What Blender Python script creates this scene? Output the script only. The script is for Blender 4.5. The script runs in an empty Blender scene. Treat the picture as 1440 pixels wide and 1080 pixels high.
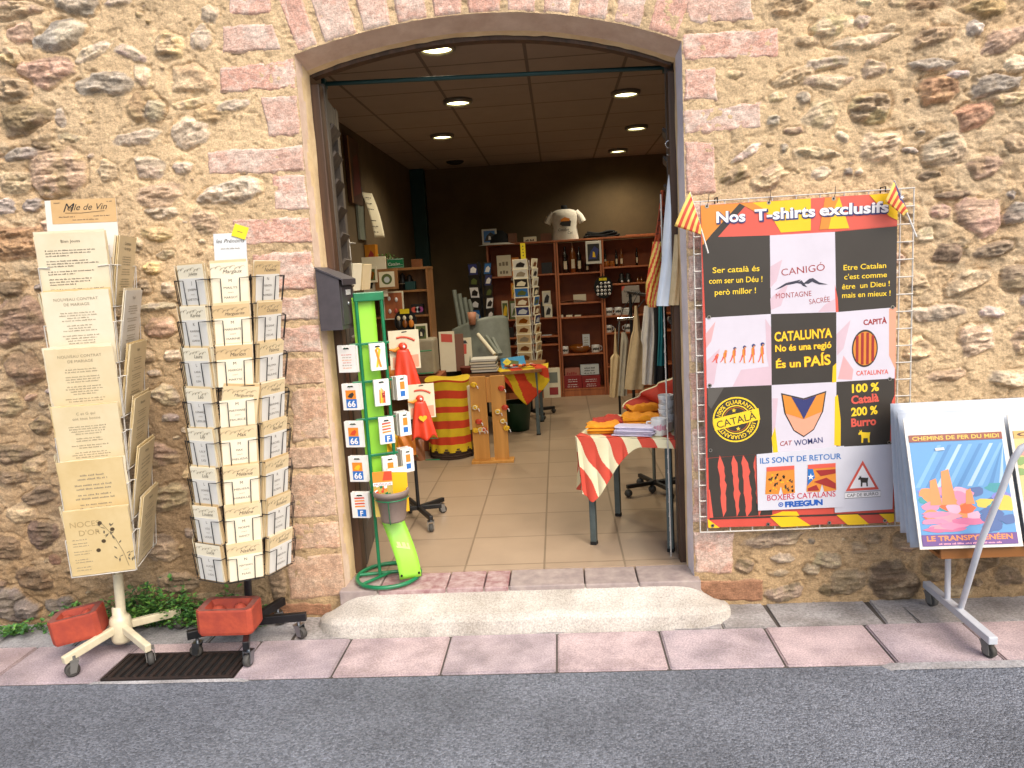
import bpy, bmesh, math, random
import numpy as np
from mathutils import Vector, Matrix
R_ = math.radians
scene = bpy.context.scene
COL = scene.collection
rnd = random.Random(7)

# ------------------------------------------------------------------ camera, sky, sun, exposure
F_PX = 1060.0
def _axes():
    Y = np.array([63., -161., F_PX]); Y /= np.linalg.norm(Y)
    h = np.array([1., -0.0591, 0.]); X = h - Y * h.dot(Y); X /= np.linalg.norm(X)
    Z = np.cross(Y, X)
    if Z[1] > 0: Z = -Z
    return np.stack([X, Y, Z], 1)
RC = _axes()
CAM = np.array([0., 0., 1.46])
cam_d = bpy.data.cameras.new('camera'); cam = bpy.data.objects.new('camera', cam_d); COL.objects.link(cam)
r_, d_, f_ = RC[0], -RC[1], -RC[2]
cam.matrix_world = Matrix(((r_[0], d_[0], f_[0], 0), (r_[1], d_[1], f_[1], 0), (r_[2], d_[2], f_[2], 1.46), (0, 0, 0, 1)))
cam_d.sensor_width = 36; cam_d.lens = F_PX / 1440 * 36; cam_d.clip_end = 300; cam_d.clip_start = 0.05
scene.camera = cam

SUN_EL, SUN_AZ = 48, 146           # soft light from over the street, from the right
world = bpy.data.worlds.new('World'); scene.world = world; world.use_nodes = True
wn = world.node_tree.nodes; sky = wn.new('ShaderNodeTexSky'); sky.sky_type = 'NISHITA'; sky.sun_disc = False
sky.sun_elevation = R_(SUN_EL); sky.sun_rotation = R_(SUN_AZ); sky.dust_density = 4.0; sky.air_density = 1.0; sky.ozone_density = .6
world.node_tree.links.new(sky.outputs[0], wn['Background'].inputs[0]); wn['Background'].inputs[1].default_value = 0.15
sun_d = bpy.data.lights.new('sun', 'SUN'); sun = bpy.data.objects.new('sun', sun_d); COL.objects.link(sun)
sun_d.energy = 1.2; sun_d.angle = R_(45); sun_d.color = (1, .94, .85)
az = R_(SUN_AZ); sd = Vector((math.sin(az) * math.cos(R_(SUN_EL)), math.cos(az) * math.cos(R_(SUN_EL)), math.sin(R_(SUN_EL))))
sun.rotation_euler = sd.to_track_quat('Z', 'Y').to_euler()
vs = scene.view_settings; vs.view_transform = 'Standard'; vs.look = 'None'; vs.exposure = 0.77; vs.gamma = 1
scene.cycles.max_bounces = 8; scene.cycles.use_denoising = True; scene.cycles.sample_clamp_indirect = 6

# ------------------------------------------------------------------ photo survey: a pixel's ray met with a plane
def ray(px, py): return RC.T @ np.array([px - 720., py - 540., F_PX])
def onY(px, py, y): d = ray(px, py); return CAM + d * ((y - CAM[1]) / d[1])
def onZ(px, py, z): d = ray(px, py); return CAM + d * ((z - CAM[2]) / d[2])
def onX(px, py, x): d = ray(px, py); return CAM + d * ((x - CAM[0]) / d[0])

# ------------------------------------------------------------------ materials
_M = {}
def srgb(h):
    if isinstance(h, str):
        c = [int(h[i:i + 2], 16) / 255 for i in (0, 2, 4)]
        return tuple(x / 12.92 if x <= .04045 else ((x + .055) / 1.055) ** 2.4 for x in c)
    return h
def pm(name, c, c2=None, sc=12, rough=.6, bump=.1, bs=90, met=0, coat=0, trans=0, alpha=1, emis=None, spec=.5, dist=.002):
    if name in _M: return _M[name]
    c = srgb(c); c2 = srgb(c2) if c2 is not None else tuple(x * .86 for x in c)
    m = bpy.data.materials.new(name); m.use_nodes = True; t = m.node_tree; N, L = t.nodes, t.links
    b = N['Principled BSDF']; tc = N.new('ShaderNodeTexCoord')
    n = N.new('ShaderNodeTexNoise'); n.inputs['Scale'].default_value = sc; n.inputs['Detail'].default_value = 5; n.inputs['Roughness'].default_value = .65
    L.new(tc.outputs['Object'], n.inputs['Vector'])
    r = N.new('ShaderNodeValToRGB'); r.color_ramp.elements[0].position = .35; r.color_ramp.elements[1].position = .68
    r.color_ramp.elements[0].color = (*c2, 1); r.color_ramp.elements[1].color = (*c, 1)
    L.new(n.outputs['Fac'], r.inputs[0]); L.new(r.outputs[0], b.inputs['Base Color'])
    mr = N.new('ShaderNodeMapRange'); mr.inputs['To Min'].default_value = max(.04, rough - .1); mr.inputs['To Max'].default_value = min(1, rough + .1)
    L.new(n.outputs['Fac'], mr.inputs['Value']); L.new(mr.outputs[0], b.inputs['Roughness'])
    if bump:
        n2 = N.new('ShaderNodeTexNoise'); n2.inputs['Scale'].default_value = bs; n2.inputs['Detail'].default_value = 4
        L.new(tc.outputs['Object'], n2.inputs['Vector'])
        bp = N.new('ShaderNodeBump'); bp.inputs['Strength'].default_value = bump; bp.inputs['Distance'].default_value = dist
        L.new(n2.outputs['Fac'], bp.inputs['Height']); L.new(bp.outputs[0], b.inputs['Normal'])
    b.inputs['Metallic'].default_value = met; b.inputs['Coat Weight'].default_value = coat; b.inputs['Coat Roughness'].default_value = .15
    b.inputs['Transmission Weight'].default_value = trans; b.inputs['Alpha'].default_value = alpha
    b.inputs['Specular IOR Level'].default_value = spec
    if emis: b.inputs['Emission Color'].default_value = (*srgb(emis[0]), 1); b.inputs['Emission Strength'].default_value = emis[1]
    _M[name] = m; return m
def print_mat(name, c, **k): return pm(name, c, tuple(x * .93 for x in srgb(c)), sc=6, rough=k.get('rough', .42), bump=k.get('bump', .05), bs=14, dist=.01)
def wood_mat(name, c, c2, sc=3, axis=2, rough=.45, coat=.15):
    if name in _M: return _M[name]
    m = bpy.data.materials.new(name); m.use_nodes = True; t = m.node_tree; N, L = t.nodes, t.links; b = N['Principled BSDF']
    tc = N.new('ShaderNodeTexCoord'); mp = N.new('ShaderNodeMapping'); s = [sc * 9] * 3; s[axis] = sc * .6; mp.inputs['Scale'].default_value = s
    L.new(tc.outputs['Object'], mp.inputs[0]); n = N.new('ShaderNodeTexNoise'); n.inputs['Scale'].default_value = 1; n.inputs['Detail'].default_value = 6; n.inputs['Distortion'].default_value = .6
    L.new(mp.outputs[0], n.inputs['Vector']); r = N.new('ShaderNodeValToRGB'); r.color_ramp.elements[0].position = .3; r.color_ramp.elements[1].position = .7
    r.color_ramp.elements[0].color = (*srgb(c2), 1); r.color_ramp.elements[1].color = (*srgb(c), 1)
    L.new(n.outputs['Fac'], r.inputs[0]); L.new(r.outputs[0], b.inputs['Base Color'])
    bp = N.new('ShaderNodeBump'); bp.inputs['Strength'].default_value = .25; bp.inputs['Distance'].default_value = .002
    L.new(n.outputs['Fac'], bp.inputs['Height']); L.new(bp.outputs[0], b.inputs['Normal'])
    b.inputs['Roughness'].default_value = rough; b.inputs['Coat Weight'].default_value = coat; b.inputs['Coat Roughness'].default_value = .35
    _M[name] = m; return m
def tile_mat(name, c, cj, size, ox, oy, gap, rough, var=.12, bump=.4):
    if name in _M: return _M[name]
    m = bpy.data.materials.new(name); m.use_nodes = True; t = m.node_tree; N, L = t.nodes, t.links; b = N['Principled BSDF']
    tc = N.new('ShaderNodeTexCoord'); mp = N.new('ShaderNodeMapping'); mp.inputs['Location'].default_value = (ox, oy, 0)
    L.new(tc.outputs['Object'], mp.inputs[0])
    br = N.new('ShaderNodeTexBrick'); br.offset = 0; br.squash = 1; br.inputs['Scale'].default_value = 1 / size
    br.inputs['Brick Width'].default_value = 1; br.inputs['Row Height'].default_value = 1; br.inputs['Mortar Size'].default_value = gap / size; br.inputs['Mortar Smooth'].default_value = .3
    c = srgb(c); br.inputs['Color1'].default_value = (*c, 1); br.inputs['Color2'].default_value = (*[x * (1 - var) for x in c], 1); br.inputs['Mortar'].default_value = (*srgb(cj), 1); br.inputs['Bias'].default_value = 0
    L.new(mp.outputs[0], br.inputs['Vector'])
    n = N.new('ShaderNodeTexNoise'); n.inputs['Scale'].default_value = 5; n.inputs['Detail'].default_value = 8; n.inputs['Roughness'].default_value = .7; L.new(tc.outputs['Object'], n.inputs['Vector'])
    mr = N.new('ShaderNodeMapRange'); mr.inputs['To Min'].default_value = .78; mr.inputs['To Max'].default_value = 1.15; L.new(n.outputs['Fac'], mr.inputs['Value'])
    mx = N.new('ShaderNodeMix'); mx.data_type = 'RGBA'; mx.blend_type = 'MULTIPLY'; mx.inputs[0].default_value = 1
    L.new(br.outputs['Color'], mx.inputs[6]); L.new(mr.outputs[0], mx.inputs[7]); L.new(mx.outputs[2], b.inputs['Base Color'])
    bp = N.new('ShaderNodeBump'); bp.invert = True; bp.inputs['Strength'].default_value = bump; bp.inputs['Distance'].default_value = .002
    L.new(br.outputs['Fac'], bp.inputs['Height']); L.new(bp.outputs[0], b.inputs['Normal'])
    mr2 = N.new('ShaderNodeMapRange'); mr2.inputs['To Min'].default_value = rough - .08; mr2.inputs['To Max'].default_value = rough + .12; L.new(n.outputs['Fac'], mr2.inputs['Value']); L.new(mr2.outputs[0], b.inputs['Roughness'])
    _M[name] = m; return m
def vcol_mat(name, rough=.9, bump=.8, bs=60, dist=.008, fine=.5, spec=.25, scr=.16):
    """colour of each stone comes from the mesh attribute; fine grain and grit are noise"""
    if name in _M: return _M[name]
    m = bpy.data.materials.new(name); m.use_nodes = True; t = m.node_tree; N, L = t.nodes, t.links; b = N['Principled BSDF']
    at = N.new('ShaderNodeAttribute'); at.attribute_name = 'stone_colour'; tc = N.new('ShaderNodeTexCoord')
    n = N.new('ShaderNodeTexNoise'); n.inputs['Scale'].default_value = bs * 2.2; n.inputs['Detail'].default_value = 7; n.inputs['Roughness'].default_value = .75; L.new(tc.outputs['Object'], n.inputs['Vector'])
    mr = N.new('ShaderNodeMapRange'); mr.inputs['From Min'].default_value = .25; mr.inputs['From Max'].default_value = .75; mr.inputs['To Min'].default_value = 1 - fine; mr.inputs['To Max'].default_value = 1 + fine * .8; L.new(n.outputs['Fac'], mr.inputs['Value'])
    mx = N.new('ShaderNodeMix'); mx.data_type = 'RGBA'; mx.blend_type = 'MULTIPLY'; mx.inputs[0].default_value = 1
    L.new(at.outputs['Color'], mx.inputs[6]); L.new(mr.outputs[0], mx.inputs[7])
    mp = N.new('ShaderNodeMapping'); mp.inputs['Scale'].default_value = (38, 38, 120); mp.inputs['Rotation'].default_value = (0, .12, 0); L.new(tc.outputs['Object'], mp.inputs[0])
    n3 = N.new('ShaderNodeTexNoise'); n3.inputs['Scale'].default_value = 1; n3.inputs['Detail'].default_value = 6; n3.inputs['Roughness'].default_value = .7; n3.inputs['Distortion'].default_value = 1.2; L.new(mp.outputs[0], n3.inputs['Vector'])
    r3 = N.new('ShaderNodeValToRGB'); e3 = r3.color_ramp.elements; e3[0].position = .40; e3[0].color = (1 - scr, 1 - scr * 1.05, 1 - scr * 1.1, 1); e3[1].position = .62; e3[1].color = (1 + scr * .7,) * 3 + (1,); L.new(n3.outputs['Fac'], r3.inputs[0])
    mx3 = N.new('ShaderNodeMix'); mx3.data_type = 'RGBA'; mx3.blend_type = 'MULTIPLY'; mx3.inputs[0].default_value = 1; L.new(mx.outputs[2], mx3.inputs[6]); L.new(r3.outputs[0], mx3.inputs[7]); L.new(mx3.outputs[2], b.inputs['Base Color'])
    n2 = N.new('ShaderNodeTexNoise'); n2.inputs['Scale'].default_value = bs; n2.inputs['Detail'].default_value = 8; n2.inputs['Roughness'].default_value = .7; L.new(tc.outputs['Object'], n2.inputs['Vector'])
    bp = N.new('ShaderNodeBump'); bp.inputs['Strength'].default_value = bump; bp.inputs['Distance'].default_value = dist
    L.new(n2.outputs['Fac'], bp.inputs['Height']); L.new(bp.outputs[0], b.inputs['Normal'])
    b.inputs['Roughness'].default_value = rough; b.inputs['Specular IOR Level'].default_value = spec
    _M[name] = m; return m

# ------------------------------------------------------------------ mesh builder
_T = {}
def text_geo(s, bold=0., shear=0., space=1.):
    k = (s, bold, shear, space)
    if k not in _T:
        cu = bpy.data.curves.new('lettering', 'FONT'); cu.body = s; cu.size = 1; cu.offset = bold; cu.shear = shear; cu.space_character = space; cu.resolution_u = 3; cu.fill_mode = 'FRONT' if hasattr(cu, 'fill_mode') else cu.fill_mode
        o = bpy.data.objects.new('lettering', cu); me = o.to_mesh()
        v = np.array([tuple(x.co) for x in me.vertices]) if len(me.vertices) else np.zeros((0, 3)); f = [tuple(p.vertices) for p in me.polygons]
        o.to_mesh_clear(); bpy.data.objects.remove(o); bpy.data.curves.remove(cu); _T[k] = (v, f)
    return _T[k]
class Frame:
    def __init__(s, o, u, v=None, n=None):
        s.o = np.array(o, float); s.u = np.array(u, float); s.u /= np.linalg.norm(s.u)
        if v is not None:
            v = np.array(v, float); v -= s.u * v.dot(s.u); s.v = v / np.linalg.norm(v); s.n = np.cross(s.u, s.v)
        else:
            n = np.array(n, float); s.n = n / np.linalg.norm(n); s.v = np.cross(s.n, s.u)
    def p(s, a, b, c=0): return s.o + s.u * a + s.v * b + s.n * c
    def at(s, px, py):            # where the pixel's ray meets this plane, in its own (u, v)
        d = ray(px, py); t = (s.o - CAM).dot(s.n) / d.dot(s.n); q = CAM + d * t - s.o
        return q.dot(s.u), q.dot(s.v)
class MB:
    def __init__(s): s.v, s.f, s.mi, s.sm, s.mats, s.warp = [], [], [], [], [], None
    def m(s, mat):
        if mat not in s.mats: s.mats.append(mat)
        return s.mats.index(mat)
    def add(s, V, Fs, mat, smooth=False):
        o = len(s.v); s.v.extend([tuple(map(float, p)) for p in V]); k = s.m(mat) if not isinstance(mat, list) else None
        for i, f in enumerate(Fs):
            s.f.append(tuple(o + j for j in f)); s.mi.append(k if k is not None else s.m(mat[i])); s.sm.append(smooth)
    def box(s, c, d, mat, rot=None, bev=0., seg=2):
        bm = bmesh.new(); bmesh.ops.create_cube(bm, size=1)
        for v in bm.verts: v.co = Vector((v.co.x * d[0], v.co.y * d[1], v.co.z * d[2]))
        if bev: bmesh.ops.bevel(bm, geom=list(bm.edges), offset=min(bev, .48 * min(d)), segments=seg, affect='EDGES', profile=.5)
        Mx = Matrix.Translation(Vector(c)) @ (rot.to_4x4() if rot is not None else Matrix.Identity(4)); bm.transform(Mx); bm.verts.index_update()
        s.add([v.co for v in bm.verts], [[v.index for v in f.verts] for f in bm.faces], mat, False); bm.free()
    def fbox(s, fr, a0, b0, a1, b1, c0, c1, mat, bev=0.):
        cen = fr.p((a0 + a1) / 2, (b0 + b1) / 2, (c0 + c1) / 2); rot = Matrix((fr.u, fr.v, fr.n)).transposed()
        s.box(cen, (abs(a1 - a0), abs(b1 - b0), abs(c1 - c0)), mat, rot, bev)
    def tube(s, pts, r, mat, n=8, closed=False, caps=True):
        P = [np.array(p, float) for p in pts]; k = len(P); rr = r if hasattr(r, '__len__') else [r] * k; V, Fs = [], []; ref = None
        for i in range(k):
            a = P[(i - 1) % k] if (closed or i) else P[0]; b = P[(i + 1) % k] if (closed or i < k - 1) else P[-1]
            t = b - a; t /= (np.linalg.norm(t) + 1e-12)
            if ref is None: ref = np.array([0, 0, 1.]) if abs(t[2]) < .9 else np.array([1., 0, 0])
            x = ref - t * ref.dot(t); x /= np.linalg.norm(x) + 1e-12; y = np.cross(t, x); ref = x
            for j in range(n):
                q = 2 * math.pi * j / n; V.append(P[i] + rr[i] * (math.cos(q) * x + math.sin(q) * y))
        for i in range(k if closed else k - 1):
            for j in range(n): Fs.append((i * n + j, i * n + (j + 1) % n, ((i + 1) % k) * n + (j + 1) % n, ((i + 1) % k) * n + j))
        s.add(V, Fs, mat, True)
        if caps and not closed: s.add(V[:n], [tuple(range(n))[::-1]], mat); s.add(V[-n:], [tuple(range(n))], mat)
    def lathe(s, prof, c, mat, n=20, axis=(0, 0, 1), smooth=True):
        ax = np.array(axis, float); ax /= np.linalg.norm(ax); x = np.cross(ax, [0, 1, 0]) if abs(ax[1]) < .9 else np.cross(ax, [1, 0, 0]); x /= np.linalg.norm(x); y = np.cross(ax, x); V, Fs = [], []
        for r, z in prof:
            for j in range(n): q = 2 * math.pi * j / n; V.append(np.array(c) + ax * z + r * (math.cos(q) * x + math.sin(q) * y))
        for i in range(len(prof) - 1):
            for j in range(n): Fs.append((i * n + j, i * n + (j + 1) % n, (i + 1) * n + (j + 1) % n, (i + 1) * n + j))
        s.add(V, Fs, mat, smooth)
    def ball(s, c, r, mat, n=12, k=8):
        r = np.array(r if hasattr(r, '__len__') else [r] * 3, float); V = []; Fs = []
        for i in range(k + 1):
            th = math.pi * i / k
            for j in range(n): q = 2 * math.pi * j / n; V.append(np.array(c) + r * np.array([math.sin(th) * math.cos(q), math.sin(th) * math.sin(q), math.cos(th)]))
        for i in range(k):
            for j in range(n): Fs.append((i * n + j, (i + 1) * n + j, (i + 1) * n + (j + 1) % n, i * n + (j + 1) % n))
        s.add(V, Fs, mat, True)
    def poly(s, fr, pts, mat, lift=0.): s.add([fr.p(a, b, lift) for a, b in pts], [tuple(range(len(pts)))], mat)
    def ppoly(s, fr, px, mat, lift=0.): s.poly(fr, [fr.at(*p) for p in px], mat, lift)
    def prism(s, fr, pts, c0, c1, mat):
        n = len(pts); V = [fr.p(a, b, c1) for a, b in pts] + [fr.p(a, b, c0) for a, b in pts]
        s.add(V, [tuple(range(n)), tuple(range(2 * n - 1, n - 1, -1))] + [(i, n + i, n + (i + 1) % n, (i + 1) % n) for i in range(n)], mat)
    def disc(s, fr, a, b, r, mat, lift=0., n=24, r2=0.):
        if r2: 
            V = [fr.p(a + q * math.cos(t), b + q * math.sin(t), lift) for q in (r, r2) for t in np.linspace(0, 2 * math.pi, n, False)]
            s.add(V, [(i, (i + 1) % n, n + (i + 1) % n, n + i) for i in range(n)], mat)
        else: s.poly(fr, [(a + r * math.cos(t), b + r * math.sin(t)) for t in np.linspace(0, 2 * math.pi, n, False)], mat, lift)
    def text(s, fr, body, a, b, size, mat, lift=.0006, al='c', bold=0., shear=0., width=None, rot=0., arc=None, space=1.):
        V, Fs = text_geo(body, bold, shear, space)
        if not len(V): return
        V = V.copy(); w = V[:, 0].max() - V[:, 0].min(); x0 = V[:, 0].min(); V[:, 0] -= x0
        sx = size if width is None else width / max(w, 1e-6)
        X = V[:, 0] * sx - {'c': .5, 'l': 0, 'r': 1}[al] * w * sx; Yv = V[:, 1] * size
        if arc:          # bend round a circle of radius |arc|, top when positive
            th = X / arc; rad = arc + Yv; X2 = rad * np.sin(th); Y2 = rad * np.cos(th); X, Yv = X2, Y2
        c, q = math.cos(rot), math.sin(rot); A = a + X * c - Yv * q; B = b + X * q + Yv * c
        s.add([fr.p(A[i], B[i], lift) for i in range(len(A))], Fs, mat)
    def ptext(s, fr, body, p0, p1, h, mat, **k):   # text whose baseline runs from pixel p0 to pixel p1; h = cap height in pixels
        a0, b0 = fr.at(*p0); a1, b1 = fr.at(*p1); a2, b2 = fr.at(p0[0], p0[1] - h)
        s.text(fr, body, a0, b0, abs(b2 - b0) / .72, mat, al='l', width=math.hypot(a1 - a0, b1 - b0), rot=math.atan2(b1 - b0, a1 - a0), **k)
    def scrawl(s, fr, a0, a1, b, h, mat, rg, al='c', fill=.85, lift=.0006):   # a line of small unreadable print: words as short bars of letter strokes
        w = (a1 - a0) * fill * rg.uniform(.75, 1); st = {'c': (a0 + a1 - w) / 2, 'l': a0}[al]; x = st
        while x < st + w:
            ww = min(rg.uniform(1.2, 5) * h * .75, st + w - x); k = max(1, int(ww / (h * .5)))
            for j in range(k):
                xx = x + j * ww / k; hh = h * rg.choice([.5, .55, .6, .75]); s.poly(fr, [(xx, b), (xx + ww / k * .7, b), (xx + ww / k * .7, b + hh), (xx, b + hh)], mat, lift)
            x += ww + h * .5
    def grid(s, fn, nu, nv, mat, smooth=True, matfn=None, both=0.):
        V = [fn(i / nu, j / nv) for j in range(nv + 1) for i in range(nu + 1)]
        Fs, ms = [], []
        for j in range(nv):
            for i in range(nu):
                q = (j * (nu + 1) + i, j * (nu + 1) + i + 1, (j + 1) * (nu + 1) + i + 1, (j + 1) * (nu + 1) + i); Fs.append(q)
                ms.append(matfn((i + .5) / nu, (j + .5) / nv) if matfn else mat)
        s.add(V, Fs, ms, smooth)
    def build(s, name, parent=None, label=None, cat=None, group=None, kind=None, solid=0., off=0., origin=None):
        V = np.array(s.v)
        if s.warp: V = np.array([s.warp(p) for p in V])
        if parent is None and origin is None: origin = [(V[:, 0].min() + V[:, 0].max()) / 2, (V[:, 1].min() + V[:, 1].max()) / 2, V[:, 2].min()]
        if parent is not None:
            W = parent.location if parent.parent is None else parent.location + parent.parent.location
            rz = parent.rotation_euler.z if parent.type == 'EMPTY' else 0
            V = V - np.array(W)
        else: V = V - np.array(origin)
        me = bpy.data.meshes.new(name); me.from_pydata(V.tolist(), [], s.f); me.update()
        for m in s.mats: me.materials.append(m)
        me.polygons.foreach_set('material_index', s.mi); me.polygons.foreach_set('use_smooth', s.sm)
        o = bpy.data.objects.new(name, me); COL.objects.link(o)
        if parent is not None: o.parent = parent
        else: o.location = origin
        if solid: md = o.modifiers.new('thickness', 'SOLIDIFY'); md.thickness = solid; md.offset = off
        tag(o, label, cat, group, kind); return o
def tag(o, label=None, cat=None, group=None, kind=None):
    for k, v in (('label', label), ('category', cat), ('group', group), ('kind', kind)):
        if v: o[k] = v
def thing(name, label, cat, loc, group=None):
    o = bpy.data.objects.new(name, None); COL.objects.link(o); o.location = tuple(map(float, loc)); o.empty_display_size = .1; tag(o, label, cat, group); return o
def copy_thing(o, loc, label, group=None):
    c = o.copy(); COL.objects.link(c); c.location = loc; c['label'] = label
    if group: c['group'] = group
    for ch in list(o.children):
        d = ch.copy(); COL.objects.link(d); d.parent = c
        for g in ch.children: e = g.copy(); COL.objects.link(e); e.parent = d
    return c
def rotz(p, c, a):
    x, y = p[0] - c[0], p[1] - c[1]; return np.array([c[0] + x * math.cos(a) - y * math.sin(a), c[1] + x * math.sin(a) + y * math.cos(a), p[2]])

# ------------------------------------------------------------------ numpy noise
_tab = np.random.RandomState(11).rand(256, 256)
def vnoise(x, y, s=0):
    x = np.asarray(x) + s * 17.3; y = np.asarray(y) + s * 9.1; xi = np.floor(x).astype(int); yi = np.floor(y).astype(int); fx = x - xi; fy = y - yi
    fx = fx * fx * (3 - 2 * fx); fy = fy * fy * (3 - 2 * fy); g = lambda a, b: _tab[a & 255, b & 255]
    return (g(xi, yi) * (1 - fx) + g(xi + 1, yi) * fx) * (1 - fy) + (g(xi, yi + 1) * (1 - fx) + g(xi + 1, yi + 1) * fx) * fy
def fbm(x, y, o=4, s=0, g=.5):
    t, a, w = 0, 1, 0
    for i in range(o): t = t + a * vnoise(x * 2 ** i, y * 2 ** i, s + i); w += a; a *= g
    return t / w
def sstep(a, b, x): t = np.clip((x - a) / (b - a), 0, 1); return t * t * (3 - 2 * t)
# ================================================================== THE SETTING
WY = 3.42                                   # front face of the stone wall
DL, DR = -1.10, .575                        # door jambs
_ax = np.array([-1.105, -.821, -.506, -.198, .104, .343, .586]); _az = np.array([2.455, 2.519, 2.560, 2.562, 2.527, 2.465, 2.384])
_arc = np.polyfit(_ax, _az, 3)
def arch(x): return np.polyval(_arc, x)
GZ = -.15                                   # pavement level (shop floor is 0)

mAsph = None
def asphalt():
    m = bpy.data.materials.new('asphalt'); m.use_nodes = True; t = m.node_tree; N, L = t.nodes, t.links; b = N['Principled BSDF']; tc = N.new('ShaderNodeTexCoord')
    v = N.new('ShaderNodeTexVoronoi'); v.inputs['Scale'].default_value = 125; L.new(tc.outputs['Object'], v.inputs['Vector'])
    r = N.new('ShaderNodeValToRGB'); e = r.color_ramp.elements; e[0].position = 0; e[0].color = (.068, .077, .094, 1); e[1].position = 1; e[1].color = (.345, .375, .435, 1)
    n = N.new('ShaderNodeTexNoise'); n.inputs['Scale'].default_value = 130; n.inputs['Detail'].default_value = 6; L.new(tc.outputs['Object'], n.inputs['Vector'])
    ml = N.new('ShaderNodeMath'); ml.operation = 'MULTIPLY'; L.new(n.outputs['Fac'], ml.inputs[0])
    sp = N.new('ShaderNodeSeparateColor'); L.new(v.outputs['Color'], sp.inputs[0]); L.new(sp.outputs[0], ml.inputs[1])
    ad = N.new('ShaderNodeMath'); ad.operation = 'MULTIPLY_ADD'; ad.inputs[1].default_value = 1.0; ad.inputs[2].default_value = .10; L.new(ml.outputs[0], ad.inputs[0]); L.new(ad.outputs[0], r.inputs[0])
    n2 = N.new('ShaderNodeTexNoise'); n2.inputs['Scale'].default_value = 1.7; n2.inputs['Detail'].default_value = 6; L.new(tc.outputs['Object'], n2.inputs['Vector'])
    mr = N.new('ShaderNodeMapRange'); mr.inputs['From Min'].default_value = .3; mr.inputs['From Max'].default_value = .7; mr.inputs['To Min'].default_value = .60; mr.inputs['To Max'].default_value = 1.08; L.new(n2.outputs['Fac'], mr.inputs['Value'])
    mx = N.new('ShaderNodeMix'); mx.data_type = 'RGBA'; mx.blend_type = 'MULTIPLY'; mx.inputs[0].default_value = 1; L.new(r.outputs[0], mx.inputs[6]); L.new(mr.outputs[0], mx.inputs[7]); L.new(mx.outputs[2], b.inputs['Base Color'])
    bp = N.new('ShaderNodeBump'); bp.inputs['Strength'].default_value = .9; bp.inputs['Distance'].default_value = .006; L.new(v.outputs['Distance'], bp.inputs['Height']); bp.invert = True; L.new(bp.outputs[0], b.inputs['Normal'])
    b.inputs['Roughness'].default_value = .85; return m
def paver_mat(name, c, c2, sp=70, stain=.80):
    m = bpy.data.materials.new(name); m.use_nodes = True; t = m.node_tree; N, L = t.nodes, t.links; b = N['Principled BSDF']; tc = N.new('ShaderNodeTexCoord')
    n = N.new('ShaderNodeTexNoise'); n.inputs['Scale'].default_value = 6; n.inputs['Detail'].default_value = 6; L.new(tc.outputs['Object'], n.inputs['Vector'])
    r = N.new('ShaderNodeValToRGB'); e = r.color_ramp.elements; e[0].position = .35; e[0].color = (*srgb(c2), 1); e[1].position = .65; e[1].color = (*srgb(c), 1); L.new(n.outputs['Fac'], r.inputs[0])
    v = N.new('ShaderNodeTexNoise'); v.inputs['Scale'].default_value = sp * 2; v.inputs['Detail'].default_value = 6; v.inputs['Roughness'].default_value = .8; L.new(tc.outputs['Object'], v.inputs['Vector'])
    mr = N.new('ShaderNodeMapRange'); mr.inputs['From Min'].default_value = .28; mr.inputs['From Max'].default_value = .72; mr.inputs['To Min'].default_value = .45; mr.inputs['To Max'].default_value = 1.5; L.new(v.outputs['Fac'], mr.inputs['Value'])
    mx = N.new('ShaderNodeMix'); mx.data_type = 'RGBA'; mx.blend_type = 'MULTIPLY'; mx.inputs[0].default_value = 1; L.new(r.outputs[0], mx.inputs[6]); L.new(mr.outputs[0], mx.inputs[7]); L.new(mx.outputs[2], b.inputs['Base Color'])
    st = N.new('ShaderNodeTexNoise'); st.inputs['Scale'].default_value = 3.1; st.inputs['Detail'].default_value = 7; st.inputs['Roughness'].default_value = .7; L.new(tc.outputs['Object'], st.inputs['Vector'])
    rs_ = N.new('ShaderNodeValToRGB'); q_ = rs_.color_ramp.elements; q_[0].position = .36; q_[0].color = (stain, stain * .98, stain * .95, 1); q_[1].position = .55; q_[1].color = (1.03, 1.03, 1.03, 1); L.new(st.outputs['Fac'], rs_.inputs[0])
    mx2 = N.new('ShaderNodeMix'); mx2.data_type = 'RGBA'; mx2.blend_type = 'MULTIPLY'; mx2.inputs[0].default_value = 1; L.new(mx.outputs[2], mx2.inputs[6]); L.new(rs_.outputs[0], mx2.inputs[7]); L.new(mx2.outputs[2], b.inputs['Base Color'])
    bp = N.new('ShaderNodeBump'); bp.inputs['Strength'].default_value = .7; bp.inputs['Distance'].default_value = .005; L.new(v.outputs['Fac'], bp.inputs['Height']); L.new(bp.outputs[0], b.inputs['Normal']); b.inputs['Roughness'].default_value = .85
    return m
b = MB(); RZ = GZ - .012; b.add([(-40, -40, RZ), (40, -40, RZ), (40, 2.90, RZ), (-40, 2.90, RZ)], [(0, 1, 2, 3)], asphalt()); b.build('road', kind='structure', origin=(0, 0, RZ))
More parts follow.
